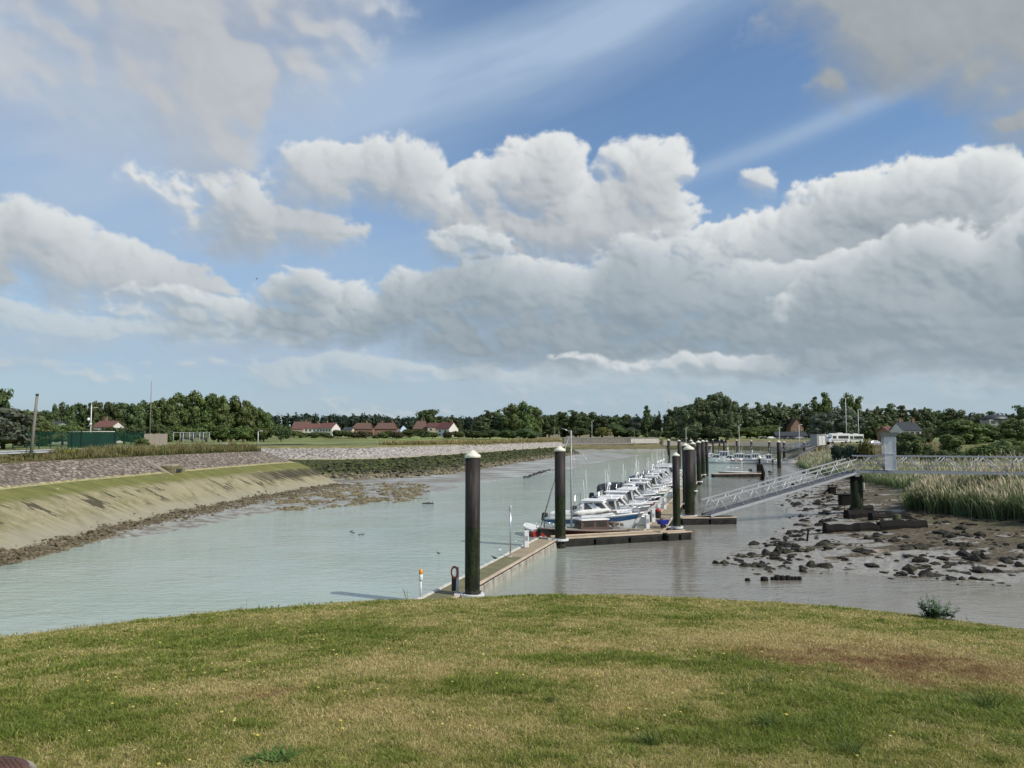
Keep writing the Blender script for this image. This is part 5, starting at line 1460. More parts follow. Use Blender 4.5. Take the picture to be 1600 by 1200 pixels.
# the far wood on the dunes reads as one mass
def far_wood():
    r = np.random.default_rng(5); V, Fc, K = [], [], []; base = 0
    spans = [(-430, 330, 640, 760, 640), (330, 900, 560, 700, 480), (-900, -430, 560, 700, 260)]
    for (xa, xb, ya, yb, n) in spans:
        X = r.uniform(xa, xb, n); Y = r.uniform(ya, yb, n)
        Z = ground_height(X, Y, False)[0]
        prof = 1 + .25 * fbm(X / 90, X * 0, 71, 3)
        for x, y, z, pf in zip(X, Y, Z, prof):
            h = r.uniform(11, 15) * pf; w = r.uniform(3.2, 5.0); m = 70
            o = r.normal(size=(m, 3)); o /= np.linalg.norm(o, axis=1)[:, None]
            lob = r.uniform(.65, 1.1, m)[:, None]
            c = np.array([x, y, z + h * .62]) + o * lob * np.array([w, w, h * .40])
            nr = o + r.normal(size=(m, 3)) * .5; nr /= np.linalg.norm(nr, axis=1)[:, None]
            u = np.cross(nr, r.normal(size=(m, 3))); u /= np.linalg.norm(u, axis=1)[:, None]; q = np.cross(nr, u)
            s = r.uniform(.8, 1.7, m)[:, None]
            V.append(np.stack([c - u * s, c + q * s * .7, c + u * s, c - q * s * .7], 1).reshape(-1, 3)); K.append(np.repeat(r.random(m), 4))
            Fc.append(np.arange(m * 4).reshape(-1, 4) + base); base += m * 4
            bx = [(x + w * .6 * math.cos(a), y + w * .6 * math.sin(a), z + h * f) for f in (.15, .85) for a in (0, 1.57, 3.14, 4.71)]
            V.append(np.array(bx)); K.append(np.zeros(8)); Fc.append(np.array([[0, 1, 5, 4], [1, 2, 6, 5], [2, 3, 7, 6], [3, 0, 4, 7], [4, 5, 6, 7]]) + base); base += 8
    o = np_mesh('far_wood', np.concatenate(V), np.concatenate(Fc), LEAF['pine'], False, {'k': np.concatenate(K)})
    tag(o, 'dark pine wood along the horizon dunes', 'wood', kind='stuff')
far_wood()

# ---- reeds and rough grass: bundles of bent blades
def m_blade(name, low, mid, tip, edge=(.45, .8)):
    m, nt, p, out = new_mat(name)
    h = attr(nt, 'h'); k = attr(nt, 'k'); n = NZ(nt, wpos(nt), .35, 3.0)
    hh = h + (k - .5) * .45 + (n - .5) * .5
    c = MX(nt, SS(nt, hh, .1, edge[0]), low, mid); c = MX(nt, SS(nt, hh, edge[0], edge[1]), c, tip)
    c = scl(nt, c, k * .6 + .7)
    put(nt, p.inputs['Base Color'], c); p.inputs['Roughness'].default_value = .6; p.inputs['Specular IOR Level'].default_value = .3
    tr = nt.nodes.new('ShaderNodeBsdfTranslucent'); put(nt, tr.inputs[0], c)
    mx = nt.nodes.new('ShaderNodeMixShader'); mx.inputs[0].default_value = .42
    nt.links.new(p.outputs[0], mx.inputs[1]); nt.links.new(tr.outputs[0], mx.inputs[2]); nt.links.new(mx.outputs[0], out.inputs[0])
    return m
def blades(name, X, Y, Z, H, m, label, cat, wid=.03, lean=.35, plume=0.0, wind=(-.25, .1), seed=1, kind='stuff'):
    r = np.random.default_rng(seed); n = len(X)
    th = r.uniform(0, 2 * np.pi, n); ln = r.uniform(.1, 1, n) * lean
    dx, dy = np.cos(th) * ln + wind[0] * lean, np.sin(th) * ln + wind[1] * lean
    t2 = r.uniform(0, np.pi, n); w = wid * r.uniform(.6, 1.3, n)
    B = np.stack([X, Y, Z], -1); S = np.stack([np.cos(t2) * w, np.sin(t2) * w, 0 * w], -1)
    def pt(f): return B + np.stack([dx * H * f * f, dy * H * f * f, H * f * (1 - .12 * ln * f)], -1)
    p1, p2, p3 = pt(.4), pt(.78), pt(1.0)
    wt = 1.0 if not plume else plume
    V = np.stack([B - S * .7, B + S * .7, p1 + S, p1 - S, p2 + S * .8 * wt, p2 - S * .8 * wt, p3], 1).reshape(-1, 3)
    k = np.arange(n) * 7
    T = lambda a, b, c: np.stack([k + a, k + b, k + c], -1)
    Fc = np.concatenate([T(0, 1, 2), T(0, 2, 3), T(3, 2, 4), T(3, 4, 5), T(5, 4, 6)])
    h = np.tile([0, 0, .4, .4, .8, .8, 1.0], n); kk = np.repeat(r.random(n), 7)
    o = np_mesh(name, V, Fc, m, True, {'h': h, 'k': kk}, nv=3)
    return tag(o, label, cat, kind=kind)
RE_F = np.array([(38.6, 46), (38.6, 58), (37.6, 66), (37.2, 71), (40.5, 76), (43.5, 79), (46.8, 88), (48, 95), (51, 108), (55, 130), (59.5, 153), (66, 175), (76, 198)])
def reeds():
    r = np.random.default_rng(11); n = 60000
    y = np.concatenate([r.uniform(46, 80, int(n * .62)), r.uniform(80, 190, int(n * .38))]); n = len(y)
    f = r.random(n) ** 1.5; dep = np.interp(y, [46, 80, 100, 150, 198], [20, 17, 13, 12, 10])
    x0 = np.interp(y, RE_F[:, 1], RE_F[:, 0]) + fbm(y / 2.2, y * 0, 5, 4) * 3.6 + r.normal(0, .35, n)
    x = x0 + f * dep
    # bare strip under the footbridge and a gap behind it
    keep = ~((y > 77) & (y < 83) & (x < 47.5)) & (fbm(x / 3, y / 3, 19, 3) > -.52)
    x, y, f = x[keep], y[keep], f[keep]
    z = ground_height(x, y, False)[0]
    H = (1.95 + 1.0 * np.clip(f * 4, 0, 1)) * r.uniform(.62, 1.15, len(x)) * (1 + .42 * fbm(x / 4, y / 4, 23, 3)) * np.interp(y, [75, 100], [1, .82])
    m = m_blade('reed_blades', (.15, .20, .09), (.20, .265, .115), (.44, .44, .26), (.80, 1.15))
    blades('reeds', x, y, z - .05, H, m, 'tall reed bed with green leaves and straw-coloured heads on the right bank', 'reeds', .034, .48, seed=3)
    sel = r.random(len(x)) < .17
    x, y, z, H = x[sel], y[sel], z[sel], H[sel]
    m2 = m_blade('reed_plumes', (.16, .16, .08), (.42, .36, .23), (.60, .52, .36), (.3, .6))
    n = len(x)
    blades('reed_plumes', x - .10 * H, y + .04 * H, z + H * .80, H * .30, m2, 'straw-coloured feathery heads standing over the reed bed', 'reed heads', .045, .5, 1.4, seed=4)
reeds()
def rough_grass():
    r = np.random.default_rng(21)
    # verge of the near left bank
    n = 34000; y = 42 + (r.random(n) ** 1.2) * 82
    tx = np.interp(y, [-60, 46, 63, 86, 100, 112, 125], [-30.8, -30.8, -31.2, -29.5, -27.5, -25, -24])
    d = r.uniform(9.4, 12.9, n); x = tx - d
    z = ground_height(x, y, False)[0]
    g = fbm(x / 2.0, y / 2.5, 45, 3)
    H = r.uniform(.12, .50, n) * (1 + 2.2 * np.clip(g, -.35, 1)) * np.interp(y, [42, 66, 74, 90], [.7, .9, 1.5, 2.0])
    blades('verge_grass', x, y, z - .02, H, m_blade('verge_blades', (.085, .095, .030), (.13, .14, .045), (.27, .225, .10)), 'rough brown-green verge grass along the top of the left bank', 'grass', .022, .5, seed=6)
    n = 9000; y = 60 + 60 * r.random(n); tx = np.interp(y, [-60, 46, 63, 86, 100, 112, 125], [-30.8, -30.8, -31.2, -29.5, -27.5, -25, -24]); x = tx - r.uniform(10.2, 13.4, n)
    k = fbm(x / 1.6, y / 3.2, 46, 4) + .25 * np.interp(y, [60, 70, 80], [-1, -.2, .3]) > .05; x, y = x[k], y[k]
    blades('verge_weeds', x, y, ground_height(x, y, False)[0], r.uniform(.35, 1.05, len(x)), m_blade('verge_weed_blades', (.05, .085, .02), (.085, .13, .03), (.17, .19, .06)), 'leafy green weeds in clumps along the guardrail', 'weeds', .06, .8, seed=10)
    # yellow flowering clumps by the guardrail
    cx = [(-41.2, 82, 1.2), (-41.6, 84.5, 1.0), (-41.0, 91, 1.3), (-41.4, 72, .5), (-40.2, 103, 1.6)]
    X, Y = [], []
    for (a, b, s) in cx:
        X.append(r.normal(a, s * .4, 420)); Y.append(r.normal(b, s * .75, 420))
    X, Y = np.concatenate(X), np.concatenate(Y); Z = ground_height(X, Y, False)[0]
    blades('yellow_flowers', X, Y, Z, r.uniform(.3, .8, len(X)), m_blade('yellow_flower_blades', (.09, .11, .03), (.17, .18, .045), (.40, .36, .06), (.5, .95)), 'yellow flowering weeds between the left bank and the guardrail', 'weeds', .03, .4, 1.5, seed=7)
    # crest of the far rock bank
    n = 26000; s = r.random(n)
    path = np.array([(-52, 150), (-42, 158), (-27, 167), (-16, 182), (-4, 205), (8, 245), (17, 286), (18, 306), (16, 330)], float)
    seg = np.linspace(0, 1, len(path)); x = np.interp(s, seg, path[:, 0]) ; y = np.interp(s, seg, path[:, 1])
    x = x - r.uniform(-2.5, 9, n) * .9; y = y + r.uniform(-2.5, 9, n) * .45
    z, dd, t = ground_height(x, y, False)
    k = (dd > 16.2) & (dd < 30); x, y, z = x[k], y[k], z[k]
    H = r.uniform(.35, 1.15, len(x)) * (1 + .5 * fbm(x / 5, y / 5, 52, 3))
    blades('bank_grass', x, y, z - .05, H, m_blade('bank_blades', (.12, .12, .04), (.22, .20, .075), (.36, .29, .13)), 'tall yellowing grass along the crest of the far rock bank', 'grass', .07, .5, seed=8)
    # grass behind the reeds and along the right bank
    n = 16000; y = r.uniform(60, 200, n); x = np.interp(y, RE_F[:, 1], RE_F[:, 0]) + r.uniform(9, 34, n)
    z = ground_height(x, y, False)[0]
    blades('meadow_grass', x, y, z - .03, r.uniform(.4, 1.0, n), m_blade('meadow_blades', (.13, .12, .045), (.20, .17, .07), (.40, .32, .19)), 'dry straw-coloured meadow grass behind the footbridge', 'grass', .05, .5, seed=9)
rough_grass()
# ------------------------------------------------------------------ houses, vehicles, fences, posts
BRICKW = mat('white_render', (.68, .66, .61), (.58, .56, .52), .8, scale=1.2)
CREAMW = mat('cream_render', (.58, .49, .34), (.5, .42, .29), .8, scale=1.2)
PINKW = mat('pinkish_render', (.50, .38, .32), (.42, .32, .27), .8, scale=1.2)
BRICK = mat('brown_brick', (.26, .15, .10), (.20, .12, .08), .85, scale=2)
REDT = mat('red_roof_tiles', (.165, .072, .056), (.125, .055, .044), .7, scale=2.5, bmp=.3)
BROWNT = mat('brown_roof_tiles', (.14, .082, .058), (.105, .062, .045), .75, scale=2.5, bmp=.3)
MAROON = mat('maroon_roof_tiles', (.12, .045, .035), (.09, .035, .03), .7, scale=2.5, bmp=.3)
SLATE = mat('dark_slate', (.030, .033, .038), (.045, .048, .052), .5, scale=2.5, bmp=.3)
WOODP = mat('pale_boards', (.46, .40, .32), (.38, .32, .25), .8, scale=3, stretch=(4, 4, .4))
GREYB = mat('grey_cladding', (.34, .34, .33), (.24, .24, .23), .7, scale=2, stretch=(3, 3, .4))
TARM = mat('tarmac', (.085, .083, .078), (.06, .06, .058), .9, scale=4)
def house(px0, px1, ridge, eave, base, dist, wallm, roofm, label, gable='x', depth=8.0, rz=0.0, chim=(.2,), wins=3, hip=0.0, door=True, group=None, name='house'):
    """photograph pixels give the outline; the ridge runs along x or (gable='y') the gable faces the viewer"""
    a, b = aty(px0, base, dist), aty(px1, base, dist); w = b.x - a.x
    zr = aty(px0, ridge, dist).z; ze = aty(px0, eave, dist).z; zb = zg((a.x + b.x) / 2, dist + depth / 2) - .4
    t = thing(name, label, 'house', ((a.x + b.x) / 2, dist + depth / 2, zb), rz, group)
    he, hr = ze - zb, zr - zb; x, y = w / 2, depth / 2; ov = .3
    mb = MB()
    if gable == 'x':
        mb.loft([[(-x, -y, 0), (-x, y, 0), (-x, y, he), (-x, 0, hr - .05 if not hip else he + .01), (-x, -y, he)], [(x, -y, 0), (x, y, 0), (x, y, he), (x, 0, hr - .05 if not hip else he + .01), (x, -y, he)]], True, True)
    else:
        mb.loft([[(-x, -y, 0), (x, -y, 0), (x, -y, he), (0, -y, hr - .05), (-x, -y, he)], [(-x, y, 0), (x, y, 0), (x, y, he), (0, y, hr - .05), (-x, y, he)]], True, True)
    mb.build('wall', wallm, t)
    k = .18; rf = MB()
    if gable == 'x':
        h = hip * w
        sec = lambda xx, top, s: [(xx, -y - ov, he - .15), (xx + s, 0, top), (xx, y + ov, he - .15), (xx, y + ov, he - .15 + k), (xx + s, 0, top + k), (xx, -y - ov, he - .15 + k)]
        rf.loft([sec(-x - ov, hr, h), sec(x + ov, hr, -h)], True, True)
    else:
        sec = lambda yy: [(-x - ov, yy, he - .15), (0, yy, hr), (x + ov, yy, he - .15), (x + ov, yy, he - .15 + k), (0, yy, hr + k), (-x - ov, yy, he - .15 + k)]
        rf.loft([sec(-y - ov), sec(y + ov)], True, True)
    ro = rf.build('roof', roofm, t)
    for c in chim:
        cx = (c - .5) * w if gable == 'x' else 0; cy = 0 if gable == 'x' else (c - .5) * depth
        MB().box((cx, cy, hr + .5), (.7, .6, 1.6), bev=.05).box((cx, cy, hr + 1.35), (.85, .75, .12)).build('chimney', BRICK, ro)
    for i in range(wins):
        wx = (-.5 + (i + .5) / wins) * w * .9
        for zz in ([he * .45] if he < 4 else [he * .3, he * .75]):
            f = MB().box((wx, -y - .02, zz), (1.3, .10, 1.25)).build('window', OFFW, t)
            MB().box((wx, -y - .08, zz), (1.06, .05, 1.0)).build('pane', GLASS, f)
    if door: MB().box((w * .05, -y - .03, 1.05), (1.0, .1, 2.1)).build('door', BLUE if wins == 2 else BRICK, t)
    return t
house(457, 479, 659, 665, 678, 440, PINKW, BROWNT, 'house with a broad brown roof at the left end of the village', chim=(.8,))
house(455, 474, 665, 670, 680, 400, PINKW, REDT, 'pinkish house with a bright red roof at the left end of the red-roofed terrace', chim=(), wins=2)
house(474, 502, 662, 669, 680, 402, BRICKW, REDT, 'left part of the red-roofed white terrace', chim=(.25, .7), wins=4)
house(500, 524, 661, 669, 680, 396, BRICKW, REDT, 'right part of the red-roofed white terrace, with a white gable end', chim=(.3,), wins=4, rz=-.35)
house(536, 549, 668, 672, 680, 390, CREAMW, SLATE, 'small low cream house right of the red-roofed terrace', chim=(), wins=2)
house(549, 582, 661, 670, 680, 400, BRICK, BROWNT, 'large brown-roofed brick house, left one of the brown pair', chim=(.65,), hip=.2)
house(584, 620, 661, 670, 680, 405, BRICK, BROWNT, 'large brown-roofed brick house, right one of the brown pair', chim=(.3, .75), hip=.18)
house(645, 668, 658, 670, 681, 400, BRICK, BROWNT, 'house with a tall hipped brown roof left of the cream and white houses', chim=(.55,), hip=.25, wins=2)
house(668, 688, 661, 667, 682, 395, CREAMW, MAROON, 'cream house with a maroon roof joined to the white gable house', chim=(), wins=2)
house(686, 710, 660, 670, 684, 385, BRICKW, MAROON, 'white house with a dark maroon roof and white gable, rightmost of the village', chim=(.85,), rz=-.55, wins=2)
t = thing('glass_pyramid', 'small pale blue glazed pyramid roof between the brown houses', 'pavilion', tuple(aty(630, 682, 400)), .4)
MB().loft([[(-2.2, -2.2, 0), (2.2, -2.2, 0), (2.2, 2.2, 0), (-2.2, 2.2, 0)], [(-2.2, -2.2, 2.6), (2.2, -2.2, 2.6), (2.2, 2.2, 2.6), (-2.2, 2.2, 2.6)]], True, True).build('wall', BRICKW, t)
MB().loft([[(-2.5, -2.5, 2.6), (2.5, -2.5, 2.6), (2.5, 2.5, 2.6), (-2.5, 2.5, 2.6)], [(-.03, -.03, 5.6), (.03, -.03, 5.6), (.03, .03, 5.6), (-.03, .03, 5.6)]], True, True).build('roof', mat('pale_blue_glazing', (.42, .50, .60), (.36, .44, .54), .25), t)
house(145, 172, 658, 667, 684, 215, BRICKW, REDT, 'low house with an orange-red roof behind the green windscreen', chim=(.3,), wins=3)
house(54, 82, 659, 664, 684, 190, GREYB, SLATE, 'low dark-roofed shed behind the olive bushes at the left', chim=(), wins=1, door=False)
house(1236, 1256, 654, 668, 682, 475, BRICK, BROWNT, 'house with a steep terracotta roof among the trees behind the far car park', chim=(.8,), gable='y', wins=2)
house(1390, 1410, 667, 674, 690, 240, BRICK, REDT, 'small red-roofed house behind the gate box', chim=(.9,), wins=2)
house(1412, 1440, 660, 672, 690, 225, BRICKW, SLATE, 'house with a dark slate roof right of the gate box', chim=(.2, .95), wins=3)
house(1213, 1262, 675, 681, 692, 432, mat('dark_boards', (.05, .05, .052), (.035, .035, .037), .8, scale=2), SLATE, 'long low dark building behind the parked cars', chim=(), wins=4, depth=7)
t = thing('domed_building', 'pale grey building with a dark domed roof above the trees near the right edge', 'building', (lambda q: (q.x, q.y, zg(q.x, q.y)))(aty(1556, 680, 300)))
hh = aty(1556, 655, 300).z - zg(*aty(1556, 680, 300).xy)
MB().box((0, 0, hh / 2 - .2), (8.5, 6, hh), bev=.1).build('wall', GREYB, t)
MB().loft([[(5.0 * c * k, s_ * 3.6 * k, hh - .2 + z) for c, s_ in [(math.cos(2 * math.pi * i / 20), math.sin(2 * math.pi * i / 20)) for i in range(20)]] for k, z in ((1, 0), (1, .3), (.85, 1.1), (.5, 1.8), (.1, 2.05))], True, True, True).build('dome', SLATE, t)
for i in range(3): MB().box((-2.6 + i * 2.6, -3.02, hh - 1.2), (1.6, .1, 1.1)).build('window', GLASS, t)
# ---- vehicles
def car(label, px, py, dist, m, L=4.2, H=1.45, rz=0.0, group='cars parked beside the far bank'):
    q = aty(px, py, dist); zb = zg(q.x, q.y)
    t = thing('parked_car', label, 'car', (q.x, q.y, zb), rz, group)
    prof = [(-L / 2, .35), (-L / 2 + .05, .8), (-L * .42, .95), (-L * .30, H - .08), (-L * .18, H), (L * .12, H - .02), (L * .26, .98), (L * .44, .82), (L / 2, .62), (L / 2, .35)]
    MB().loft([[(x, y * (1 if z < 1.0 else .82), z) for x, z in prof] for y in (-.86, -.8, .8, .86)], True, True).build('body', m, t)
    MB().prism([(-L * .30, 1.0), (-L * .24, H - .14), (L * .10, H - .14), (L * .22, 1.0)], -.80, .80).build('window', GLASS, t)
    for x in (-L * .31, L * .31):
        for y in (-.8, .8): MB().tube([(x, y - .1, .32), (x, y + .1, .32)], .32, 12).build('wheel', BLACK, t)
    return t
DK = mat('dark_car_paint', (.02, .022, .026), (.025, .028, .03), .25, coat=.6); LG = mat('silver_car_paint', (.42, .43, .45), (.4, .4, .42), .3, .5, coat=.5); RC = mat('red_car_paint', (.25, .02, .02), (.2, .02, .02), .3, coat=.5)
car('dark parked car, leftmost by the far bank', 1193, 688, 425, DK)
car('white parked car with a bright windscreen beside the far bank', 1205, 688, 420, WHITE, rz=.2)
car('black parked car in front of the long dark building', 1222, 688, 412, DK, rz=-.1)
car('second dark car in front of the long dark building', 1236, 688, 404, DK, rz=.05)
car('silver parked car near the grey container', 1250, 690, 396, LG, rz=.1)
car('pale car behind the bushes by the gate box', 1366, 690, 190, LG, rz=.3, group='cars behind the right bank')
car('white van-like car behind the olive bushes at the left', 156, 672, 200, WHITE, L=4.6, H=1.9, group=None)
def camper(label, px, dist, L, H, rz):
    q = aty(px, 690, dist); zb = zg(q.x, q.y)
    t = thing('camper_van', label, 'camper van', (q.x, q.y, zb), rz, 'camper vans behind the grey container')
    prof = [(-L / 2, .45), (-L / 2, H), (L * .28, H + .05), (L * .38, H - .25), (L * .36, H - .75), (L * .42, 1.45), (L / 2, 1.15), (L / 2, .45)]
    MB().loft([[(x, y, z) for x, z in prof] for y in (-1.12, -1.05, 1.05, 1.12)], True, True).build('body', WHITE, t)
    MB().prism([(L * .335, 1.45), (L * .335, H - .85), (L * .372, H - .85), (L * .425, 1.45)], -1.0, 1.0).build('windscreen', GLASS, t)
    for sy in (-1.13, 1.13):
        for x, w in ((-L * .3, 1.5), (-L * .05, 1.2), (L * .24, 1.0)): MB().box((x, sy, H * .64), (w, .06, .75), bev=.02).build('window', GLASS, t)
        MB().box((0, sy, .98), (L * .8, .05, .22)).build('side_stripe', GREYG, t)
    MB().box((L * .06, -1.13, 1.35), (.65, .05, 1.7), bev=.01).build('door', OFFW, t)
    MB().box((-L * .1, 0, H + .1), (1.2, .9, .18), bev=.04).build('roof_hatch', OFFW, t)
    for x in (-L * .3, L * .34):
        for y in (-1.0, 1.0): MB().tube([(x, y - .12, .38), (x, y + .12, .38)], .37, 12).build('wheel', BLACK, t)
camper('white camper van with windows along its side, right of the grey container', 1309, 205, 5.6, 2.7, math.pi + .05)
camper('white camper van partly hidden behind the first, above the dark conifers', 1334, 216, 4.6, 2.5, math.pi)
camper('white camper van left of the yellow-green bush, mostly hidden', 1290, 226, 5.0, 2.6, .1)
q = aty(1279, 697, 212); zb = zg(q.x, q.y)
t = thing('container', 'pale grey box container with double doors at the top of the small far gangway', 'container', (q.x, q.y, zb), .25)
MB().box((0, 0, 1.5), (3.2, 3.0, 3.0), bev=.05).build('body', GREYB, t)
for s in (-.42, .42): MB().box((s * 1.2, -1.52, 1.45), (.9, .06, 2.5), bev=.02).build('door', PALEG, t)
MB().box((0, 0, 3.06), (3.4, 3.2, .14), bev=.03).build('roof', GREYG, t)
for px, lab in ((1088, 'small kiosk with a flat pale roof on the far quay, left of the pair'), (1106, 'small kiosk with a flat pale roof on the far quay, right of the pair')):
    q = aty(px, 686, 390); zb = zg(q.x, q.y)
    t = thing('kiosk', lab, 'kiosk', (q.x, q.y, zb))
    for sx in (-1.6, 1.6):
        for sy in (-1.2, 1.2): MB().box((sx, sy, 1.3), (.25, .25, 2.6)).build('post', GREYB, t)
    MB().box((0, .4, 1.2), (2.8, 1.6, 2.2), bev=.03).build('counter', mat('kiosk_panel', (.12, .13, .14), (.08, .09, .1), .6), t)
    MB().box((0, 0, 2.75), (4.4, 3.4, .32), bev=.06).build('roof', CREAMW, t)
# ---- far quay walls
def wallbox(name, label, p0, p1, h, th, m, zb, grp=None):
    a, b = Vector((*p0, 0)), Vector((*p1, 0)); L = (b - a).length
    t = thing(name, label, 'wall', (a.x, a.y, zb), math.atan2(b.y - a.y, b.x - a.x), grp)
    MB().box((L / 2, 0, h / 2), (L, th, h), bev=.05).build('wall_face', m, t)
    MB().box((L / 2, 0, h + .12), (L + .1, th + .3, .25), bev=.05).build('coping', mat('coping_stone', (.36, .34, .31), (.28, .27, .24), .8), t)
    return t
wallbox('quay_wall', 'long dark grey quay wall closing the far end of the river', (26, 391.5), (62, 404.5), 2.7, 1.2, mat('old_quay_wall', (.20, .18, .155), (.13, .125, .10), .85, scale=.8), 3.3)
wallbox('quay_wall', 'bright concrete section of the far quay wall', (62, 404.3), (78, 410.5), 2.6, 1.4, mat('bright_concrete', (.52, .49, .44), (.44, .41, .37), .8, scale=1), 3.2)
wallbox('ledge_wall', 'low pale ledge along the foot of the far quay wall', (26, 389.5), (64, 403.2), .5, 1.2, mat('pale_ledge', (.36, .34, .28), (.30, .28, .23), .8), 2.75)
# ---- posts and masts
def post(name, label, cat, px, pb, pt, dist, r0, r1, m, lean=0.0, n=8, zb=None):
    q = aty(px, pb, dist); zb = zg(q.x, dist) if zb is None else zb; zt = aty(px, pt, dist).z
    t = thing(name, label, cat, (q.x, dist, zb))
    MB().tube([(0, 0, -.3), (lean * .5, 0, (zt - zb) * .5), (lean, 0, zt - zb)], [r0, (r0 + r1) / 2, r1], n).build('pole', m, t)
    return t, zt - zb
OLDW = mat('grey_old_wood', (.21, .19, .16), (.15, .135, .115), .85, scale=3, stretch=(4, 4, .3))
t, h = post('wooden_pole', 'leaning grey wooden pole standing by the guardrail at the left', 'pole', 47.5, 716, 616, 67.5, .15, .11, OLDW, .37)
MB().lathe([(.115, .1), (.13, .15), (.12, .3)], (.37, 0, h - .25), 10).build('pole_cap', BLACK, t)
t, h = post('tall_mast', 'tall thin tapering mast rising above the left tree belt', 'mast', 234, 684, 596, 165, .16, .05, OLDW)
MB().box((0, 0, .3), (.5, .5, .6), bev=.05).build('footing', GREYB, t)
t, h = post('camera_pole', 'pale pole carrying a dish and camera boxes behind the green windscreen', 'pole', 141, 690, 632, 165, .13, .09, OFFW)
MB().tube([(-.5, 0, h - .9), (1.3, 0, h - .6)], .05, 6).build('cross_arm', OFFW, t)
MB().ball((-.45, -.2, h - 3.2), (.34, .2, .36)).build('dish', WHITE, t); MB().box((.05, -.2, h - 4.2), (.4, .35, .4), bev=.05).build('camera_box', WHITE, t); MB().box((-.3, -.2, h - 4.6), (.35, .3, .25), bev=.05).build('camera_box', GREYG, t)
LAMPS = [(403, 697, 674, 190, 'short pale lamp post beside the road where the near left bank ends'), (1072, 688, 668, 400, 'white lamp post in front of the big grey-green trees'), (1323, 690, 622, 240, 'tall lamp mast behind the camper vans'), (1342, 690, 640, 235, 'lamp post with a white globe right of the tall lamp mast'),
         (1249, 690, 664, 260, 'thin lamp post near the grey container'), (925, 684, 658, 430, 'thin lamp post in front of the dark trees behind the far quay'), (1155, 686, 664, 330, 'lamp post by the far car park'), (1218, 688, 668, 290, 'street lamp behind the black parked car')]
for (px, pb, pt, dist, lab) in LAMPS:
    t, h = post('lamp_post', lab, 'lamp post', px, pb, pt, dist, .13, .07, PALEG)
    t['group'] = 'lamp posts round the marina'
    MB().tube([(0, 0, h - .05), (.35, 0, h + .12), (.8, 0, h + .1)], .05, 6).build('arm', PALEG, t)
    MB().box((.8, 0, h + .08), (.6, .28, .14), bev=.04).build('lamp_head', WHITE, t)
t, h = post('radio_mast', 'thin radio mast far above the slender poplars', 'mast', 1045, 660, 619, 520, .22, .10, GREY)
for k in range(3): MB().box((0, 0, h * (.55 + .15 * k)), (.9, .5, .5), bev=.1).build('antenna', GREYG, t)
for px, pb, pt, cm, lab in ((991, 685, 669, CREAM, 'pale banner flag on the far quay'), (867, 686, 668, REDG, 'small orange banner flag behind the far rock bank'), (952, 684, 674, WHITE, 'small white banner flag on the far quay')):
    t, h = post('banner_flag', lab, 'flag', px, pb, pt, 402 if px > 900 else 345, .05, .04, GREY, zb=None)
    MB().loft([[(.04, -.02, h - .1), (.04, .02, h - .1)], [(.9, -.02, h - .5), (.9, .02, h - .5)], [(.8, -.02, h * .4), (.8, .02, h * .4)], [(.05, -.02, h * .35), (.05, .02, h * .35)]], True, True).build('banner', cm, t)
# ---- guardrail along the road
def guardrail():
    path = [(-42.7, 40), (-42.7, 64), (-43, 86), (-44.0, 110), (-46.5, 121), (-50, 136)]
    a = Vector((*path[0], 0)); t = thing('guardrail', 'galvanised steel guardrail along the road on the left bank', 'guardrail', (a.x, a.y, 5.5))
    pts = []
    for i in range(len(path) - 1):
        p, q = Vector((*path[i], 0)), Vector((*path[i + 1], 0)); n = max(1, int((q - p).length / 2))
        pts += [p.lerp(q, k / n) for k in range(n)]
    pts.append(Vector((*path[-1], 0)))
    prof = [(.00, .42), (.07, .47), (.0, .555), (.0, .585), (.07, .67), (.0, .74), (-.03, .74), (.03, .67), (-.04, .585), (-.04, .555), (.03, .47), (-.03, .42)]
    rings = []
    for i, p in enumerate(pts):
        d = (pts[min(i + 1, len(pts) - 1)] - pts[max(i - 1, 0)]).normalized(); nrm = Vector((d.y, -d.x, 0))
        rings.append([tuple(p - a + nrm * u + Vector((0, 0, w))) for u, w in prof])
    MB().loft(rings, True, True).build('rail', mat('galvanised_rail', (.56, .57, .58), (.48, .49, .5), .45, .35, scale=2), t)
    pm = None
    for i, p in enumerate(pts[::2]):
        if pm is None: pm = MB().box((0, 0, .33), (.10, .07, .78)).build('post', GREY, t); pm.location = p - a + Vector((-.1, 0, 0))
        else:
            c = pm.copy(); C.objects.link(c); c.location = p - a + Vector((-.1, 0, 0))
guardrail()
MB0 = MB()
# road behind the guardrail, laid on the ground
rd = MB(); L_ = [(-44.2, 30), (-44.2, 64), (-44.6, 88), (-46, 110), (-48.6, 124), (-54, 142), (-50, 170), (-34, 186), (-10, 222), (6, 262), (14, 292)]
rings = []
for i, (x, y) in enumerate(L_):
    p = Vector((*L_[max(i - 1, 0)], 0)); q = Vector((*L_[min(i + 1, len(L_) - 1)], 0)); d = (q - p).normalized(); n = Vector((-d.y, d.x, 0))
    rings.append([(x + n.x * w, y + n.y * w, max(5.56, zg(x + n.x * w, y + n.y * w) + .05)) for w in (0, 2.5, 5.0)])
rd.loft(rings, False, False); structure(rd.build('road', TARM))
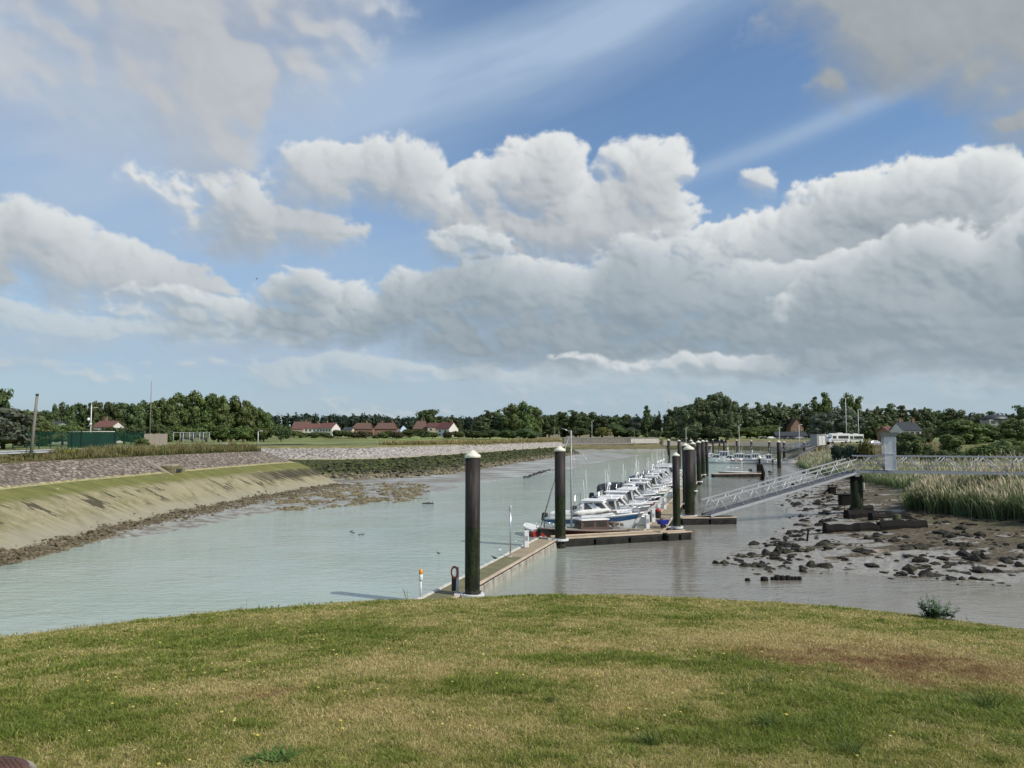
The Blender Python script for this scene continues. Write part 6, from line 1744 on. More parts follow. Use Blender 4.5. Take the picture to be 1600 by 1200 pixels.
# ---- green fence with windscreen
def m_mesh():
    m, nt, p, out = new_mat('green_wire_mesh')
    p.inputs['Base Color'].default_value = (.012, .10, .065, 1); p.inputs['Roughness'].default_value = .6
    tr = nt.nodes.new('ShaderNodeBsdfTransparent'); mx = nt.nodes.new('ShaderNodeMixShader'); mx.inputs[0].default_value = .22
    nt.links.new(tr.outputs[0], mx.inputs[1]); nt.links.new(p.outputs[0], mx.inputs[2]); nt.links.new(mx.outputs[0], out.inputs[0])
    return m
MESH = m_mesh()
SCREEN = mat('green_windscreen_fabric', (.008, .048, .033), (.010, .065, .044), .8, scale=.6)
POSTG = mat('green_fence_post', (.008, .035, .025), (.01, .03, .02), .5)
t = thing('mesh_fence', 'green mesh fence with a dark green windscreen behind the guardrail', 'fence', tuple(aty(20, 700, 118).xy) + (5.5,))
o0 = Vector(t.location)
xs = [(20, .15), (42, .15), (61, .15), (79, .15), (96, .15), (112, .15), (127, .3), (180, .3), (195, .12), (210, .12), (224, .12)]
for px, r in xs:
    q = aty(px, 700, 118) - o0
    MB().box((q.x, 0, 1.35), (r * .7, .12, 2.75 if r < .3 else 2.9)).build('post', POSTG, t)
a, b = aty(20, 700, 118) - o0, aty(105, 700, 118) - o0
MB().box(((a.x + b.x) / 2, .02, 1.35), (b.x - a.x, .02, 2.5)).build('mesh_panel', MESH, t)
a, b = aty(105, 700, 118) - o0, aty(181, 700, 118) - o0
MB().box(((a.x + b.x) / 2, .02, 1.3), (b.x - a.x, .04, 2.35)).build('windscreen', SCREEN, t)
MB().tube([(a.x, 0, 2.6), (b.x, 0, 2.6)], .06, 6).build('top_rail', OFFW, t)
a, b = b, aty(224, 700, 118) - o0
MB().box(((a.x + b.x) / 2, .02, 1.3), (b.x - a.x, .02, 2.4)).build('mesh_panel', MESH, t)
q = aty(243, 696, 125)
t = thing('board_fence', 'pale upright board fence standing alone right of the green windscreen', 'fence', (q.x, q.y, 5.5), .05)
for i in range(9): MB().box((-1.64 + i * .41, .01 * (i % 2), 1.15), (.40, .05, 2.2 + .06 * (i % 3)), bev=.01).build('board', WOODP, t)
for z in (.5, 1.9): MB().box((0, .06, z), (3.7, .05, .12)).build('crossrail', WOODP, t)
q = aty(294, 694, 150)
t = thing('ball_cage', 'open metal ball cage with thin bars on the playing field', 'ball cage', (q.x, q.y, zg(q.x, q.y)))
for sx in (-2.9, -1.0, 1.0, 2.9):
    for sy in (0, 3): MB().tube([(sx, sy, 0), (sx, sy, 2.7)], .05, 6).build('post', GREY, t)
for z in (.1, 2.65):
    MB().tube([(-2.9, 0, z), (-2.9, 3, z), (2.9, 3, z), (2.9, 0, z)], .04, 6).build('rail', GREY, t)
lb = MB()
for i in range(24): lb.tube([(-2.9 + i * .252, 3, .1), (-2.9 + i * .252, 3, 2.65)], .014, 4)
lb.build('bar_grille', GREY, t)
q = aty(1419, 700, 130)
t = thing('rail_fence', 'low dark rail fence on the bank behind the gate box', 'fence', (q.x, q.y, zg(q.x, q.y)))
for z in (.5, 1.0): MB().box((0, 0, z), (6, .06, .14)).build('rail', BLACK if z < .8 else GREYB, t)
for i in range(5): MB().box((-2.8 + 1.4 * i, .06, .5), (.12, .1, 1.2)).build('post', BLACK, t)
# railing along the far car park
q0, q1 = aty(1150, 688, 418), aty(1262, 690, 385)
t = thing('railing', 'long low railing along the top of the grey far bank', 'railing', (q0.x, q0.y, zg(q0.x, q0.y) + .05)); dv = q1 - q0; dv.z = zg(q1.x, q1.y) - zg(q0.x, q0.y)
for z in (.55, 1.0): MB().tube([(0, 0, z), tuple(dv + Vector((0, 0, z)))], .04, 6).build('rail', GREY, t)
for i in range(13):
    p = dv * (i / 12); MB().tube([(p.x, p.y, p.z - .2), (p.x, p.y, p.z + 1.0)], .05, 6).build('post', GREY, t)
# ---- concrete outfall on the sloped bank
q = Vector((-35.9, 80.5, 0)); zz = zg(q.x, q.y)
t = thing('outfall_box', 'mossy concrete outfall box set into the sloped left bank', 'outfall', (q.x, q.y, zz))
MOSSC = mat('mossy_concrete', alb(140, 128, 100), alb(92, 88, 54), .85, scale=2, bmp=.3)
MB().box((.5, 0, -.05), (1.3, 3.0, .9), bev=.06).build('chamber', MOSSC, t)
MB().box((.1, .3, .45), (1.2, 1.6, .12), bev=.04).build('slab', mat('pale_slab', alb(190, 182, 160), alb(150, 140, 112), .8), t)
MB().box((1.15, 0, -.1), (.04, 1.2, .4)).build('opening', BLACK, t)
for s in (-1.95,): MB().beam((-.7, s + .2, .62), (1.3, s + .2, -.55), .16, .2).build('side_wall', WOODP, t)

# ------------------------------------------------------------------ rocks, old wharf timbers, stumps on the mud
def m_rock():
    m, nt, p, out = new_mat('weedy_rock')
    P = wpos(nt); n = NZ(nt, P, 2.2, 6.0, .65); n2 = NZ(nt, P, 9.0, 4.0, .65)
    c = MX(nt, SS(nt, n, .38, .66), (.010, .009, .007), (.038, .033, .024))
    c = MX(nt, SS(nt, n2, .5, .7, 0, .6), c, (.11, .095, .072))
    c = MX(nt, SS(nt, n * .6 + n2 * .4, .52, .62, 0, .6), c, (.065, .070, .022))
    put(nt, p.inputs['Base Color'], c); p.inputs['Roughness'].default_value = .7; p.inputs['Specular IOR Level'].default_value = .18
    bump(nt, p, n + n2 * .5, .8, .06)
    return m
ROCKM = m_rock()
PALER = mat('pale_rock', alb(176, 164, 148), alb(110, 98, 80), .8, scale=2, bmp=.5)
def rock_mesh(seed, flat=.7):
    bm = bmesh.new(); bmesh.ops.create_icosphere(bm, subdivisions=3, radius=1.0)
    r = random.Random(seed); off = Vector((r.uniform(-50, 50), r.uniform(-50, 50), r.uniform(-50, 50)))
    cuts = [(Vector((r.uniform(-1, 1), r.uniform(-1, 1), r.uniform(-.3, 1))).normalized(), r.uniform(.42, .72)) for _ in range(11)]
    for v in bm.verts:
        c = v.co.copy()
        for n, d in cuts:
            k = c.dot(n) - d
            if k > 0: c -= n * k * .98
        c *= 1 + .12 * mnoise.noise(c * 1.6 + off) + .10 * mnoise.noise(c * 4.2 + off)
        v.co = Vector((c.x, c.y, c.z * flat))
    me = bpy.data.meshes.new('rock'); bm.to_mesh(me); bm.free(); me.materials.append(ROCKM)
    return me
RM = [rock_mesh(i * 7 + 3, f) for i, f in enumerate((.75, .6, .85, .45, .7, .95))]
def rock(px, py, w, h, label, group, me=None, m=None, name='rock', z=.12):
    q = atz(px, py, z); s = w / F * q.y / 2
    o = bpy.data.objects.new(name, me or random.choice(RM)); C.objects.link(o)
    o.location = (q.x, q.y + s * .5, zg(q.x, q.y + s * .5) - .03); o.rotation_euler = (0, 0, random.uniform(0, 6.28))
    hz = max(.22, h / max(w, 1) * 1.25)
    o.scale = (s * 1.4, s * 1.2, s * 1.02 * hz / .7)
    if m: o.material_slots[0].link = 'OBJECT'; o.material_slots[0].material = m
    tag(o, label, 'rock', group)
Z8 = lambda x, y: (1100 + x / 3.2, 740 + y / 3.2)
G1 = ('dark weedy rock in the tight heap at the left tip of the mud', 'rocks heaped at the left tip of the mud')
for x, y, w, h in [(105, 452, 45, 16), (125, 418, 34, 22), (170, 408, 40, 18), (240, 405, 62, 24), (320, 408, 66, 46), (385, 400, 60, 60), (430, 412, 60, 44), (485, 412, 76, 46), (212, 455, 66, 40), (280, 450, 66, 40), (272, 496, 72, 30), (360, 496, 80, 46), (430, 470, 50, 24), (400, 440, 44, 22), (150, 445, 40, 16), (320, 470, 46, 30), (180, 430, 40, 20)]:
    rock(*Z8(x, y), w / 3.2, h / 3.2, *G1)
rr = random.Random(13)
for i in range(26): x, y = rr.gauss(350, 95), rr.gauss(432, 34); w = rr.uniform(22, 60); rock(*Z8(x, y), w / 3.2, w * rr.uniform(.35, .7) / 3.2, *G1)
G2 = ('small dark rock in the mid row between the heap and the domed rock', 'rocks of the mid row')
for x, y, w, h in [(500, 480, 60, 50), (545, 462, 60, 60), (590, 492, 34, 20), (650, 496, 30, 26), (575, 330, 50, 16), (600, 408, 40, 12)]: rock(*Z8(x, y), w / 3.2, h / 3.2, *G2)
rock(*Z8(60, 440), 44 / 3.2, 32 / 3.2, 'single dark rock farthest left, at the water\'s edge', None)
rock(*Z8(622, 468), 100 / 3.2, 44 / 3.2, 'broad dark rock right of the rock heap', None)
rock(*Z8(605, 384), 98 / 3.2, 42 / 3.2, 'domed dark rock standing alone on the pale mud', None, RM[2])
rock(*Z8(788, 420), 84 / 3.2, 36 / 3.2, 'greenish pointed rock on the pale mud', None, RM[0])
rock(*Z8(890, 420), 98 / 3.2, 40 / 3.2, 'pale-topped grey boulder on the mud', None, RM[1], PALER)
rock(*Z8(940, 514), 60 / 3.2, 30 / 3.2, 'dark slab-sided rock alone nearest the water', None, RM[1])
rock(*Z8(1015, 516), 22 / 3.2, 14 / 3.2, 'small rounded grey stone beside the lone slab-sided rock', None)
rock(*Z8(1315, 442), 100 / 3.2, 44 / 3.2, 'square dark block of rock on the right mud', None, RM[5])
rock(*Z8(1130, 500), 76 / 3.2, 46 / 3.2, 'large dark rock on the right mud, left of the square block', None)
G3 = ('dark low rock scattered on the right mud near the water', 'rocks scattered on the right mud')
for x, y, w, h in [(740, 458, 54, 14), (805, 462, 34, 10), (1075, 465, 70, 12), (1095, 504, 40, 18), (1145, 444, 50, 20), (1195, 502, 30, 18), (1200, 524, 36, 16), (1226, 505, 40, 16), (1230, 436, 56, 22), (1310, 500, 84, 34), (1350, 520, 60, 30), (1395, 524, 50, 34), (1270, 545, 44, 30), (1290, 552, 34, 20), (1245, 468, 54, 16), (1065, 434, 28, 16),
        (1430, 496, 60, 28), (1465, 496, 54, 36), (1490, 540, 50, 36), (1455, 548, 44, 20), (1528, 550, 54, 18), (1590, 480, 44, 40), (1400, 450, 60, 36), (1530, 456, 60, 24), (1600, 455, 60, 40), (1550, 512, 60, 14), (1440, 420, 60, 22), (1360, 470, 60, 20), (880, 438, 40, 12), (990, 412, 50, 14), (1030, 446, 40, 10), (770, 352, 60, 12), (710, 414, 50, 14), (870, 366, 70, 24)]:
    rock(*Z8(x, y), w / 3.2, h / 3.2, *G3)
for i in range(34): x, y = rr.uniform(1020, 1600), rr.uniform(395, 545); w = rr.uniform(24, 84); rock(*Z8(x, y), w / 3.2, w * rr.uniform(.1, .22) / 3.2, *G3)
G4 = ('rough rock in the bank of stones left of the old wharf timbers', 'stones banked left of the old wharf')
rr = random.Random(3)
for i in range(34):
    u = rr.random(); x = 330 + 300 * u + rr.uniform(-40, 60); y = 345 - 140 * u + rr.uniform(-16, 40)
    w = rr.uniform(24, 64); rock(*Z8(x, y), w / 3.2, w * rr.uniform(.4, .7) / 3.2, *G4, z=.3)
G5 = ('dark stone in the rock patch at the mud corner beyond the gangway', 'stones at the far mud corner')
for i in range(40):
    px, py = rr.uniform(1166, 1206), rr.uniform(732, 752)
    if (px - 1166) < (py - 735) * -1.2 + 6: continue
    rock(px, py, rr.uniform(4, 10), rr.uniform(3, 6), *G5, z=.25)
def m_bankstone():
    m, nt, p, out = new_mat('bank_stone')
    P = wpos(nt); x, y, z = sep(nt, P); n = NZ(nt, P, 1.3, 5.0, .65); n2 = NZ(nt, P, 5.0, 4.0)
    low = MX(nt, SS(nt, n, .38, .6), alb(52, 48, 32), alb(146, 136, 110)); up = MX(nt, SS(nt, n, .4, .62), alb(30, 34, 14), alb(80, 88, 32))
    c = MX(nt, SS(nt, z + (n - .5) * 1.2, 1.0, 1.7), low, up)
    put(nt, p.inputs['Base Color'], c); p.inputs['Roughness'].default_value = .8; bump(nt, p, n2, .5, .05)
    return m
# loose small stones and weed clods: nobody would count them
def stones(name, label, pts, smin, smax, m, seed):
    r = np.random.default_rng(seed); bm = bmesh.new(); bmesh.ops.create_icosphere(bm, subdivisions=1, radius=1); base = np.array([v.co[:] for v in bm.verts]); fc = np.array([[v.index for v in f.verts] for f in bm.faces]); bm.free()
    V, Fc = [], []
    for i, (x, y, z) in enumerate(pts):
        s = smin + (smax - smin) * r.random() ** 2.5
        q = base * (1 + r.normal(size=(len(base), 1)) * .18) * np.array([s * r.uniform(.8, 1.6), s * r.uniform(.7, 1.2), s * r.uniform(.35, .8)])
        a = r.uniform(0, 6.28); R2 = np.array([[math.cos(a), -math.sin(a), 0], [math.sin(a), math.cos(a), 0], [0, 0, 1]])
        V.append(q @ R2.T + np.array([x, y, z])); Fc.append(fc + i * len(base))
    o = np_mesh(name, np.concatenate(V), np.concatenate(Fc), m, False, nv=3)
    tag(o, label, 'stones', kind='stuff')
def scatter(n, fx, fy, keep, seed):
    r = np.random.default_rng(seed); px, py = fx(r.random(n), r), fy(r.random(n), r); out = []
    P = [atz(a, b, .2) for a, b in zip(px, py)]
    X, Y = np.array([p.x for p in P]), np.array([p.y for p in P]); Z, dd, t = ground_height(X, Y)
    k = keep(X, Y, Z, dd, t, r); return np.stack([X, Y, Z], -1)[k]
pts = scatter(2200, lambda u, r: 1130 + 480 * u, lambda u, r: 765 + 145 * r.random(len(u)), lambda X, Y, Z, d, t, r: (d > -.5) & (d < 22) & (fbm(X / 2.2, Y / 2.2, 303, 4) * 1.3 + .35 * r.random(len(X)) > .22), 41)
stones('mud_stones', 'dark small stones and weed clods strewn over the right mud', pts, .06, .42, ROCKM, 42)
pts = scatter(1300, lambda u, r: 1100 + 250 * u, lambda u, r: 728 + 80 * r.random(len(u)), lambda X, Y, Z, d, t, r: (d > 1) & (d < 20) & (fbm(X / 3, Y / 3, 313, 4) + .3 * r.random(len(X)) > .10), 43)
stones('mud_stones', 'dark stones strewn on the mud beyond the gangway', pts, .08, .4, ROCKM, 44)
pts = scatter(6500, lambda u, r: 430 + 240 * u, lambda u, r: 755 + 40 * r.random(len(u)), lambda X, Y, Z, d, t, r: (t <= 2) & (d < -2.5) & (Z > -.12) & (fbm(X / 3.0, Y / 6.0, 323, 4) + .2 * r.random(len(X)) > .08), 45)
stones('mud_stones', 'brown weedy stones in patches on the left mudflat', pts, .08, .34, mat('brown_weed_stone', alb(96, 88, 62), alb(134, 122, 92), .8, scale=3), 46)
r_ = np.random.default_rng(47); y = r_.uniform(44, 112, 3600); x = np.interp(y, [44, 63, 86, 100, 112], [-30.8, -31.2, -29.5, -27.5, -25]) + r_.normal(1.0, .5, 3600) * np.interp(y, [44, 60, 80], [.8, 1.0, 1.5])
pts = np.stack([x, y, ground_height(x, y)[0] + .02], -1)
stones('toe_stones', 'brown stones along the foot of the sloped left bank', pts, .04, .20, mat('toe_stone', alb(84, 74, 54), alb(122, 110, 84), .8, scale=3, bmp=.3), 48)
q_ = np.array([[*atz(px, py, .1)] for px, py in [(820 + i * 2.3 + random.uniform(-.6, .6), 746 - i * .7 + random.uniform(-.5, .8)) for i in range(18)]])
q_[:, 2] = np.maximum(ground_height(q_[:, 0], q_[:, 1], False)[0], .05)
stones('mud_stumps', 'line of black weedy stumps across the left mudflat behind the elbow pile', q_, .25, .6, BLACK, 50)
r_ = np.random.default_rng(53); n = 9000
pp = np.array([(-38, 126), (-25, 125), (-14, 135), (-9, 153), (1, 198), (13, 245), (25, 286)], float); sg = np.cumsum(np.r_[0, np.hypot(*np.diff(pp, axis=0).T)]); u = r_.random(n) ** 1.3 * sg[-1]
x, y = np.interp(u, sg, pp[:, 0]) - r_.uniform(-1.0, 10, n), np.interp(u, sg, pp[:, 1]) + r_.uniform(-.5, 6, n)
Zb, db_, tb_ = ground_height(x, y); k = (tb_ == 2) & (db_ > -1.0) & (db_ < 11.0)
stones('bank_stones', 'weedy stones facing the dark far bank', np.stack([x, y, Zb], -1)[k], .15, .62, m_bankstone(), 54)
# timbers of the old wharf
OLDT = mat('black_old_timber', (.006, .0055, .0045), (.014, .013, .010), .8, scale=3, bmp=.6, spec=.2)
MOSST = mat('mossy_timber', (.03, .04, .012), (.05, .055, .016), .8, scale=3, bmp=.6)
def timber(p0, p1, h, th, label, zoff=0.0, name='wharf_timber'):
    a, b = atz(*p0, .3), atz(*p1, .3); n = 9; r = random.Random(int(p0[0]))
    mid = (a + b) / 2; zb = min(zg(a.x, a.y), zg(b.x, b.y)) - .15 + zoff
    mb = MB(); rings = []
    d = (b - a); u = Vector((-d.y, d.x, 0)).normalized() * th / 2
    for i in range(n):
        c = a.lerp(b, i / (n - 1)) - mid; hh = h * r.uniform(.82, 1.08); k = r.uniform(.85, 1.12)
        rings.append([(c.x - u.x * k, c.y - u.y * k, 0), (c.x - u.x * k * 1.04, c.y - u.y * k, hh * .6), (c.x - u.x * k * .7, c.y - u.y * k * .7, hh), (c.x + u.x * k * .7, c.y + u.y * k * .7, hh), (c.x + u.x * k, c.y + u.y * k, 0)])
    mb.loft(rings, True, True)
    o = mb.build(name, OLDT); o.location = (mid.x, mid.y, zb)
    return tag(o, label, 'timber', 'old wharf timbers on the mud')
timber((1288, 834), (1372, 834), .95, .8, 'long black wharf timber, left front part behind the green post')
timber((1373, 834), (1446, 833), .90, .7, 'black wharf timber, right front part ending right of the green post')
timber((1360, 817), (1420, 816), .65, .7, 'shorter black timber lying behind the front wharf timbers', .1)
timber((1322, 812), (1362, 811), .85, .9, 'rough black timber block at the back left of the wharf remains', .1)
timber((1330, 801), (1362, 800), .55, .6, 'thin black timber farthest back by the bridge pile', .1)
def stub(px, py, h, r, label, m=OLDT, name='wharf_post', lean=0.0, group=None, zz=.2):
    q = atz(px, py, zz); zb = zg(q.x, q.y) - .3
    mb = MB(); mb.lathe([(r * 1.05, 0), (r, h * .4), (r * .95, h + .28), (r * .6, h + .33)], n=10)
    o = mb.build(name, m); o.location = (q.x, q.y, zb); o.rotation_euler = (lean * .3, lean, random.random())
    return tag(o, label, 'post', group)
stub(1402, 834, 1.05, .32, 'thick green-topped post in front of the old wharf timbers', MOSST)
stub(1260, 848, .85, .07, 'thin leaning dark stake beside the rock heap', lean=.18)
stub(1350, 765 + 6, .8, .12, 'small pale stump before the left reed clump', WOODP)
for i, (x, w) in enumerate([(218, 1), (302, 1.6), (343, .7), (365, 1.2), (392, 1.3), (420, 1.2), (442, .8), (458, .9), (477, .8)]):
    px, py = Z8(x, 536 - (i > 1) * 4); stub(px, py, .28 * (1 + .2 * (w > 1)), .10 * w + .05, 'short dark stump in the straight row in the shallow water before the rocks', group='row of stumps in the shallows', zz=.0)
q = atz(1320, 789, .5); t = thing('mooring_block', 'dark square concrete block with a flat lid beside the bridge pile', 'block', (q.x, q.y, zg(q.x, q.y) - .1))
MB().box((0, 0, .55), (1.0, .9, 1.15), bev=.06).build('body', OLDT, t); MB().box((-.2, 0, 1.18), (1.5, 1.0, .12), bev=.03).build('lid', OLDT, t)
q = atz(1300, 772, .5); t = thing('mooring_block', 'smaller dark block with a broken lid left of the bridge pile', 'block', (q.x, q.y, zg(q.x, q.y) - .1))
MB().box((0, 0, .4), (.75, .7, .85), bev=.06).build('body', OLDT, t); MB().box((.1, 0, .86), (.95, .8, .12), bev=.03).build('lid', OLDT, t); MB().beam((-.3, 0, .7), (-1.0, .1, .1), .15, .15).build('strut', OLDT, t)
q = atz(1187, 735, .2); t = thing('channel_marker', 'black marker block with a post at the corner of the mud beyond the gangway', 'marker', (q.x, q.y, -.3))
MB().box((0, 0, .9), (1.0, 1.0, 1.8), bev=.06).build('block', OLDT, t); MB().box((0, 0, 2.3), (.35, .35, 1.2), bev=.03).build('post', OLDT, t); MB().lathe([(.45, 2.9), (.5, 3.1), (.2, 3.6)], n=12).build('top_mark', CAPM, t)
a, b = atz(1190, 748, .2), atz(1195, 742, .2)
o = MB().tube([(0, 0, 0), (.35, .1, 1.4), (.1, .1, 2.9)], [.38, .34, .2], 8).build('leaning_timber', OLDT); o.location = (a.x, a.y, zg(a.x, a.y) - .2); tag(o, 'leaning black timber beside the marker block', 'timber')

# ------------------------------------------------------------------ birds
def bird_mesh(mb, s, spread=False):
    """one continuous body from bill to tail along x"""
    prof = [(.30, .004, .115), (.25, .012, .118), (.22, .034, .12), (.175, .042, .118), (.13, .038, .09), (.08, .062, .05), (.0, .078, .02), (-.08, .066, .005), (-.15, .036, -.005), (-.24, .022, -.015), (-.28, .012, -.02)]
    rings = [[(x * s, r * s * math.cos(2 * math.pi * k / 10), (z + r * (1.0 if x > -.12 else .5) * math.sin(2 * math.pi * k / 10)) * s) for k in range(10)] for x, r, z in prof]
    mb.loft(rings, True, True, True)
    return mb
def bird(label, px, py, z, s, m, rz, name='bird', legs=True, group=None, billm=None):
    q = atz(px, py, z); t = thing(name, label, 'bird', (q.x, q.y, z + (.2 * s if legs else .03)), rz, group)
    bird_mesh(MB(), s * 2.0).build('body', m, t)
    for k in (-1, 1):
        w = MB(); w.loft([[(.12 * s, k * .12 * s, .10 * s), (.10 * s, k * .17 * s, .02 * s), (.1 * s, k * .14 * s, -.03 * s)], [(-.2 * s, k * .15 * s, .08 * s), (-.22 * s, k * .165 * s, .02 * s), (-.2 * s, k * .13 * s, -.02 * s)], [(-.55 * s, k * .04 * s, .02 * s), (-.56 * s, k * .045 * s, 0), (-.55 * s, k * .03 * s, -.01 * s)]], True, True, True)
        w.build('wing', m if billm is None else GREYG, t)
        if legs: MB().tube([(0, k * .06 * s, -.05 * s), (.01, k * .06 * s, -.2 * s), (.06 * s, k * .07 * s, -.2 * s)], .012 * s, 5).build('leg', BLACK, t)
BIRDB = mat('black_plumage', (.012, .012, .014), (.02, .02, .022), .5); BIRDW = mat('white_plumage', (.74, .74, .72), (.66, .66, .65), .6); BIRDN = mat('brown_plumage', (.06, .05, .04), (.03, .03, .028), .6)
bird('black crow standing on the mossy pontoon right of the nearest pile', 772.5, 874, .58, .38, BIRDB, 2.7, 'crow')
bird('white gull standing on the pontoon edge beyond the crow', 780, 862, .62, .32, BIRDW, .6, 'gull', billm=1)
bird('white gull standing on the pontoon edge near the grey pedestal', 806, 848.5, .62, .3, BIRDW, 2.2, 'gull', billm=1)
GD = 'ducks swimming in the river'
bird('brown duck on the water, upper one of the left pair', 549, 831, 0, .30, BIRDN, .4, 'duck', False, GD); bird('brown duck on the water, lower one of the left pair', 552, 833, 0, .28, BIRDN, 2.9, 'duck', False, GD)
bird('brown duck trailing right of the left pair', 562, 836, 0, .27, BIRDN, .2, 'duck', False, GD); bird('brown duck swimming last, right of the trailing duck', 567, 835.6, 0, .27, BIRDN, .3, 'duck', False, GD)
bird('single dark duck on the water left of the nearest pile', 685, 865, 0, .30, BIRDN, 2.6, 'duck', False, GD)
def flyer(label, px, py, dist, s, rz, m):
    q = aty(px, py, dist); t = thing('flying_bird', label, 'bird', tuple(q), rz)
    bird_mesh(MB(), s * 1.7).build('body', m, t)
    for k in (-1, 1):
        MB().loft([[(.14 * s, k * .08 * s, .08 * s), (-.10 * s, k * .08 * s, .06 * s), (0, k * .08 * s, .04 * s)], [(.16 * s, k * .55 * s, .24 * s), (-.02 * s, k * .55 * s, .22 * s), (.06 * s, k * .55 * s, .20 * s)], [(-.04 * s, k * 1.15 * s, .12 * s), (-.1 * s, k * 1.15 * s, .115 * s), (-.07 * s, k * 1.15 * s, .11 * s)]], True, True, True).build('wing', m, t)
flyer('gull gliding high in the blue gap left of centre', 401, 436, 120, .50, .3, mat('grey_plumage', (.16, .16, .17), (.1, .1, .11), .6)); flyer('small white bird flying low over the houses', 485, 635, 170, .45, .8, BIRDW)
o = MB().tube([(-.6, 0, .02), (.1, .04, .06), (.7, 0, .03)], [.05, .09, .03], 7).tube([(.5, 0, .04), (.62, 0, .3)], [.03, .015], 5).build('drift_branch', OLDT); q = atz(668, 787, 0); o.location = (q.x, q.y, 0); tag(o, 'dark driftwood branch floating left of the nearest pile', 'driftwood')

# ------------------------------------------------------------------ details on the lawn
q = Vector((-2.82, 4.12, 0)); q.z = float(lawn_z(np.array([q.x]), np.array([q.y]))[0])
t = thing('manhole', 'rusty brown studded manhole cover in the grass at the lower left corner', 'manhole', tuple(q))
RUST = mat('rusty_iron', (.13, .065, .045), (.085, .045, .034), .75, scale=6, bmp=.3)
cv = MB(); cv.lathe([(.0, .02), (.25, .02), (.265, .04), (.265, .055), (.0, .06)], n=28)
cv.build('cover', RUST, t)
st = MB()
for i in range(-8, 9):
    for j in range(-8, 9):
        if math.hypot(i, j) < 8.2: st.box((i * .029, j * .029, .06), (.014, .014, .012), .785)
st.build('stud_pattern', RUST, t)
MB().lathe([(.268, -.1), (.268, .03), (.30, .032), (.32, .0), (.32, -.1)], n=28).build('concrete_rim', mat('pale_rim', alb(176, 168, 152), alb(140, 130, 112), .85, scale=5), t)
WEED = m_blade('weed_leaves', (.045, .085, .018), (.08, .13, .03), (.14, .19, .05))
def weed(px, py, h, n, label, name='weed', spread=.5, wid=.012, m=WEED, seed=1, z=None, leafy=False, cat='weed'):
    q = atz(px, py, 5.2 if z is None else z)
    for _ in range(4):
        zz = float(lawn_z(np.array([q.x]), np.array([q.y]))[0]); q = atz(px, py, zz)
    r = np.random.default_rng(seed); s = h * spread
    X, Y = q.x + r.normal(0, s * .22, n), q.y + r.normal(0, s * .22, n); Z = np.full(n, q.z - .02)
    o = blades(name, X - q.x, Y - q.y, Z - q.z, h * r.uniform(.55, 1.05, n), m, label, cat, wid, spread, seed=seed, kind='thing')
    del o['kind']; o.location = q
    return o, q
def leafy_weed(px, py, label):
    q = atz(px, py, 5.1)
    for _ in range(4): q = atz(px, py, float(lawn_z(np.array([q.x]), np.array([q.y]))[0]))
    t = thing('leafy_weed', label, 'weed', tuple(q)); r = random.Random(2)
    for i in range(16):
        a = r.uniform(0, 6.28); l = r.uniform(.03, .27); h = r.uniform(.16, .33); p = [(l * math.cos(a) * (.55 + .45 * k), l * math.sin(a) * .6 * (.55 + .45 * k), h * k) for k in (.05, .55, 1.0)]
        s = MB(); s.tube([(p[0][0], p[0][1], -.03)] + p, [.006, .005, .004, .002], 5)
        for k in range(22):
            f = .06 + .94 * k / 21; c = Vector(p[0]).lerp(Vector(p[2]), f); b = r.uniform(0, 6.28); ll = .085 * (1.25 - f * .85); d = Vector((math.cos(b), math.sin(b), .35)) * ll; u = Vector((-math.sin(b), math.cos(b), 0)) * ll * .28
            s.add([c, c + d * .5 + u, c + d, c + d * .5 - u], [(0, 1, 2, 3)])
        s.build('stem', WEEDL, t)
WEEDL = mat('weed_green', (.075, .13, .05), (.10, .16, .065), .6)
leafy_weed(1466, 968, 'leafy green weed with upright stems at the right edge of the lawn')
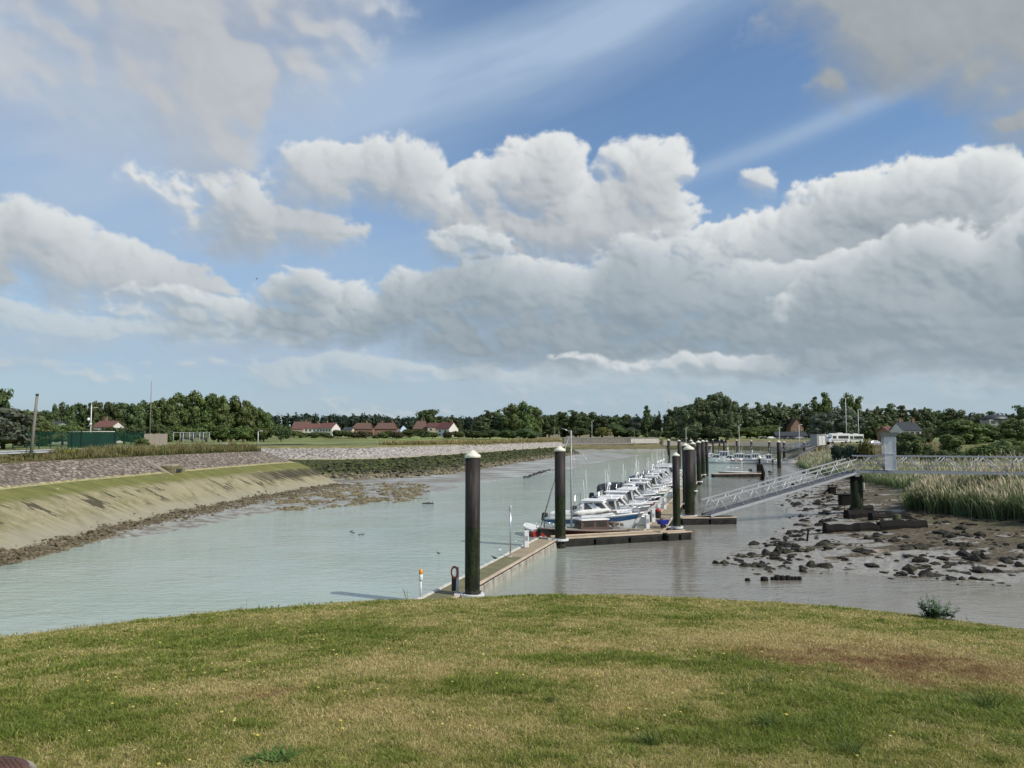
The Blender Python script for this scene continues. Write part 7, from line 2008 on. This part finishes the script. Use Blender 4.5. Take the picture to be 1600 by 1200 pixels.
for i, (px, py, h, lab) in enumerate([(1200, 1072, .13, 'dark plantain tuft in the green patch right of the middle of the lawn'), (1335, 1180, .14, 'dark coarse tuft near the bottom of the lawn, right of centre'), (1545, 1110, .20, 'tall grass tuft near the right edge of the lawn'), (1205, 1140, .16, 'thin-stemmed tuft below the plantain tuft'), (1015, 1165, .15, 'thin-stemmed grass tuft right of the middle near the bottom'), (860, 1098, .09, 'low dark tuft near the middle of the lawn'), (1270, 1130, .08, 'low dark green tuft between the plantain and the bottom coarse tuft')]):
    weed(px, py, h * .8, 80, lab, 'grass_tuft', 1.1, .003, seed=60 + i)
weed(430, 1192, .07, 260, 'bright green clover patch at the bottom of the lawn', 'clover_patch', 2.6, .010, m_blade('clover', (.06, .11, .02), (.085, .16, .03), (.12, .20, .045)), seed=70)
DRY = m_blade('dry_stem', (.16, .12, .06), (.20, .15, .08), (.16, .12, .07))
for i, (px, py, h, n, lab) in enumerate([(378, 957, .20, 7, 'tall dry stems sticking up at the left lawn edge'), (634, 942, .24, 5, 'pair of dry stems at the lawn edge left of the beacon'), (430, 955, .11, 5, 'short dry stems on the lawn edge right of the tall ones'), (1512, 972, .15, 4, 'thin dry stems at the right lawn edge beside the leafy weed'), (1265, 938, .12, 5, 'faint dry stems on the lawn edge right of centre')]):
    weed(px, py, h, n, lab, 'dry_stems', .45, .003, DRY, seed=80 + i)
def flowers():
    r = np.random.default_rng(91); n = 260
    a = r.uniform(-.62, .62, n); rr2 = lawn_edge_r(a) * np.sqrt(r.uniform(.12, .95, n)); x, y = LX + rr2 * np.sin(a), LY + rr2 * np.cos(a)
    k = fbm(x / 1.6, y / 1.6, 95, 3) + .2 * r.random(n) > -.05; x, y = x[k], y[k]; z = lawn_z(x, y); mb = MB()
    for X, Y, Z in zip(x, y, z):
        s = random.uniform(.007, .014); h = random.uniform(.035, .08)
        mb.lathe([(.0015, 0), (.0015, h - s * .4), (s, h), (s * .7, h + s * .35)], (X, Y, Z), 6)
    tag(mb.build('lawn_flowers', mat('yellow_petals', (.55, .45, .05), (.5, .46, .2), .7)), 'tiny yellow flowers dotted through the lawn', 'flowers', kind='stuff')
flowers()
for k in [o for o in bpy.data.objects if o.name.startswith('tree') and o.type == 'EMPTY' and 'label' not in o]: bpy.data.objects.remove(k)
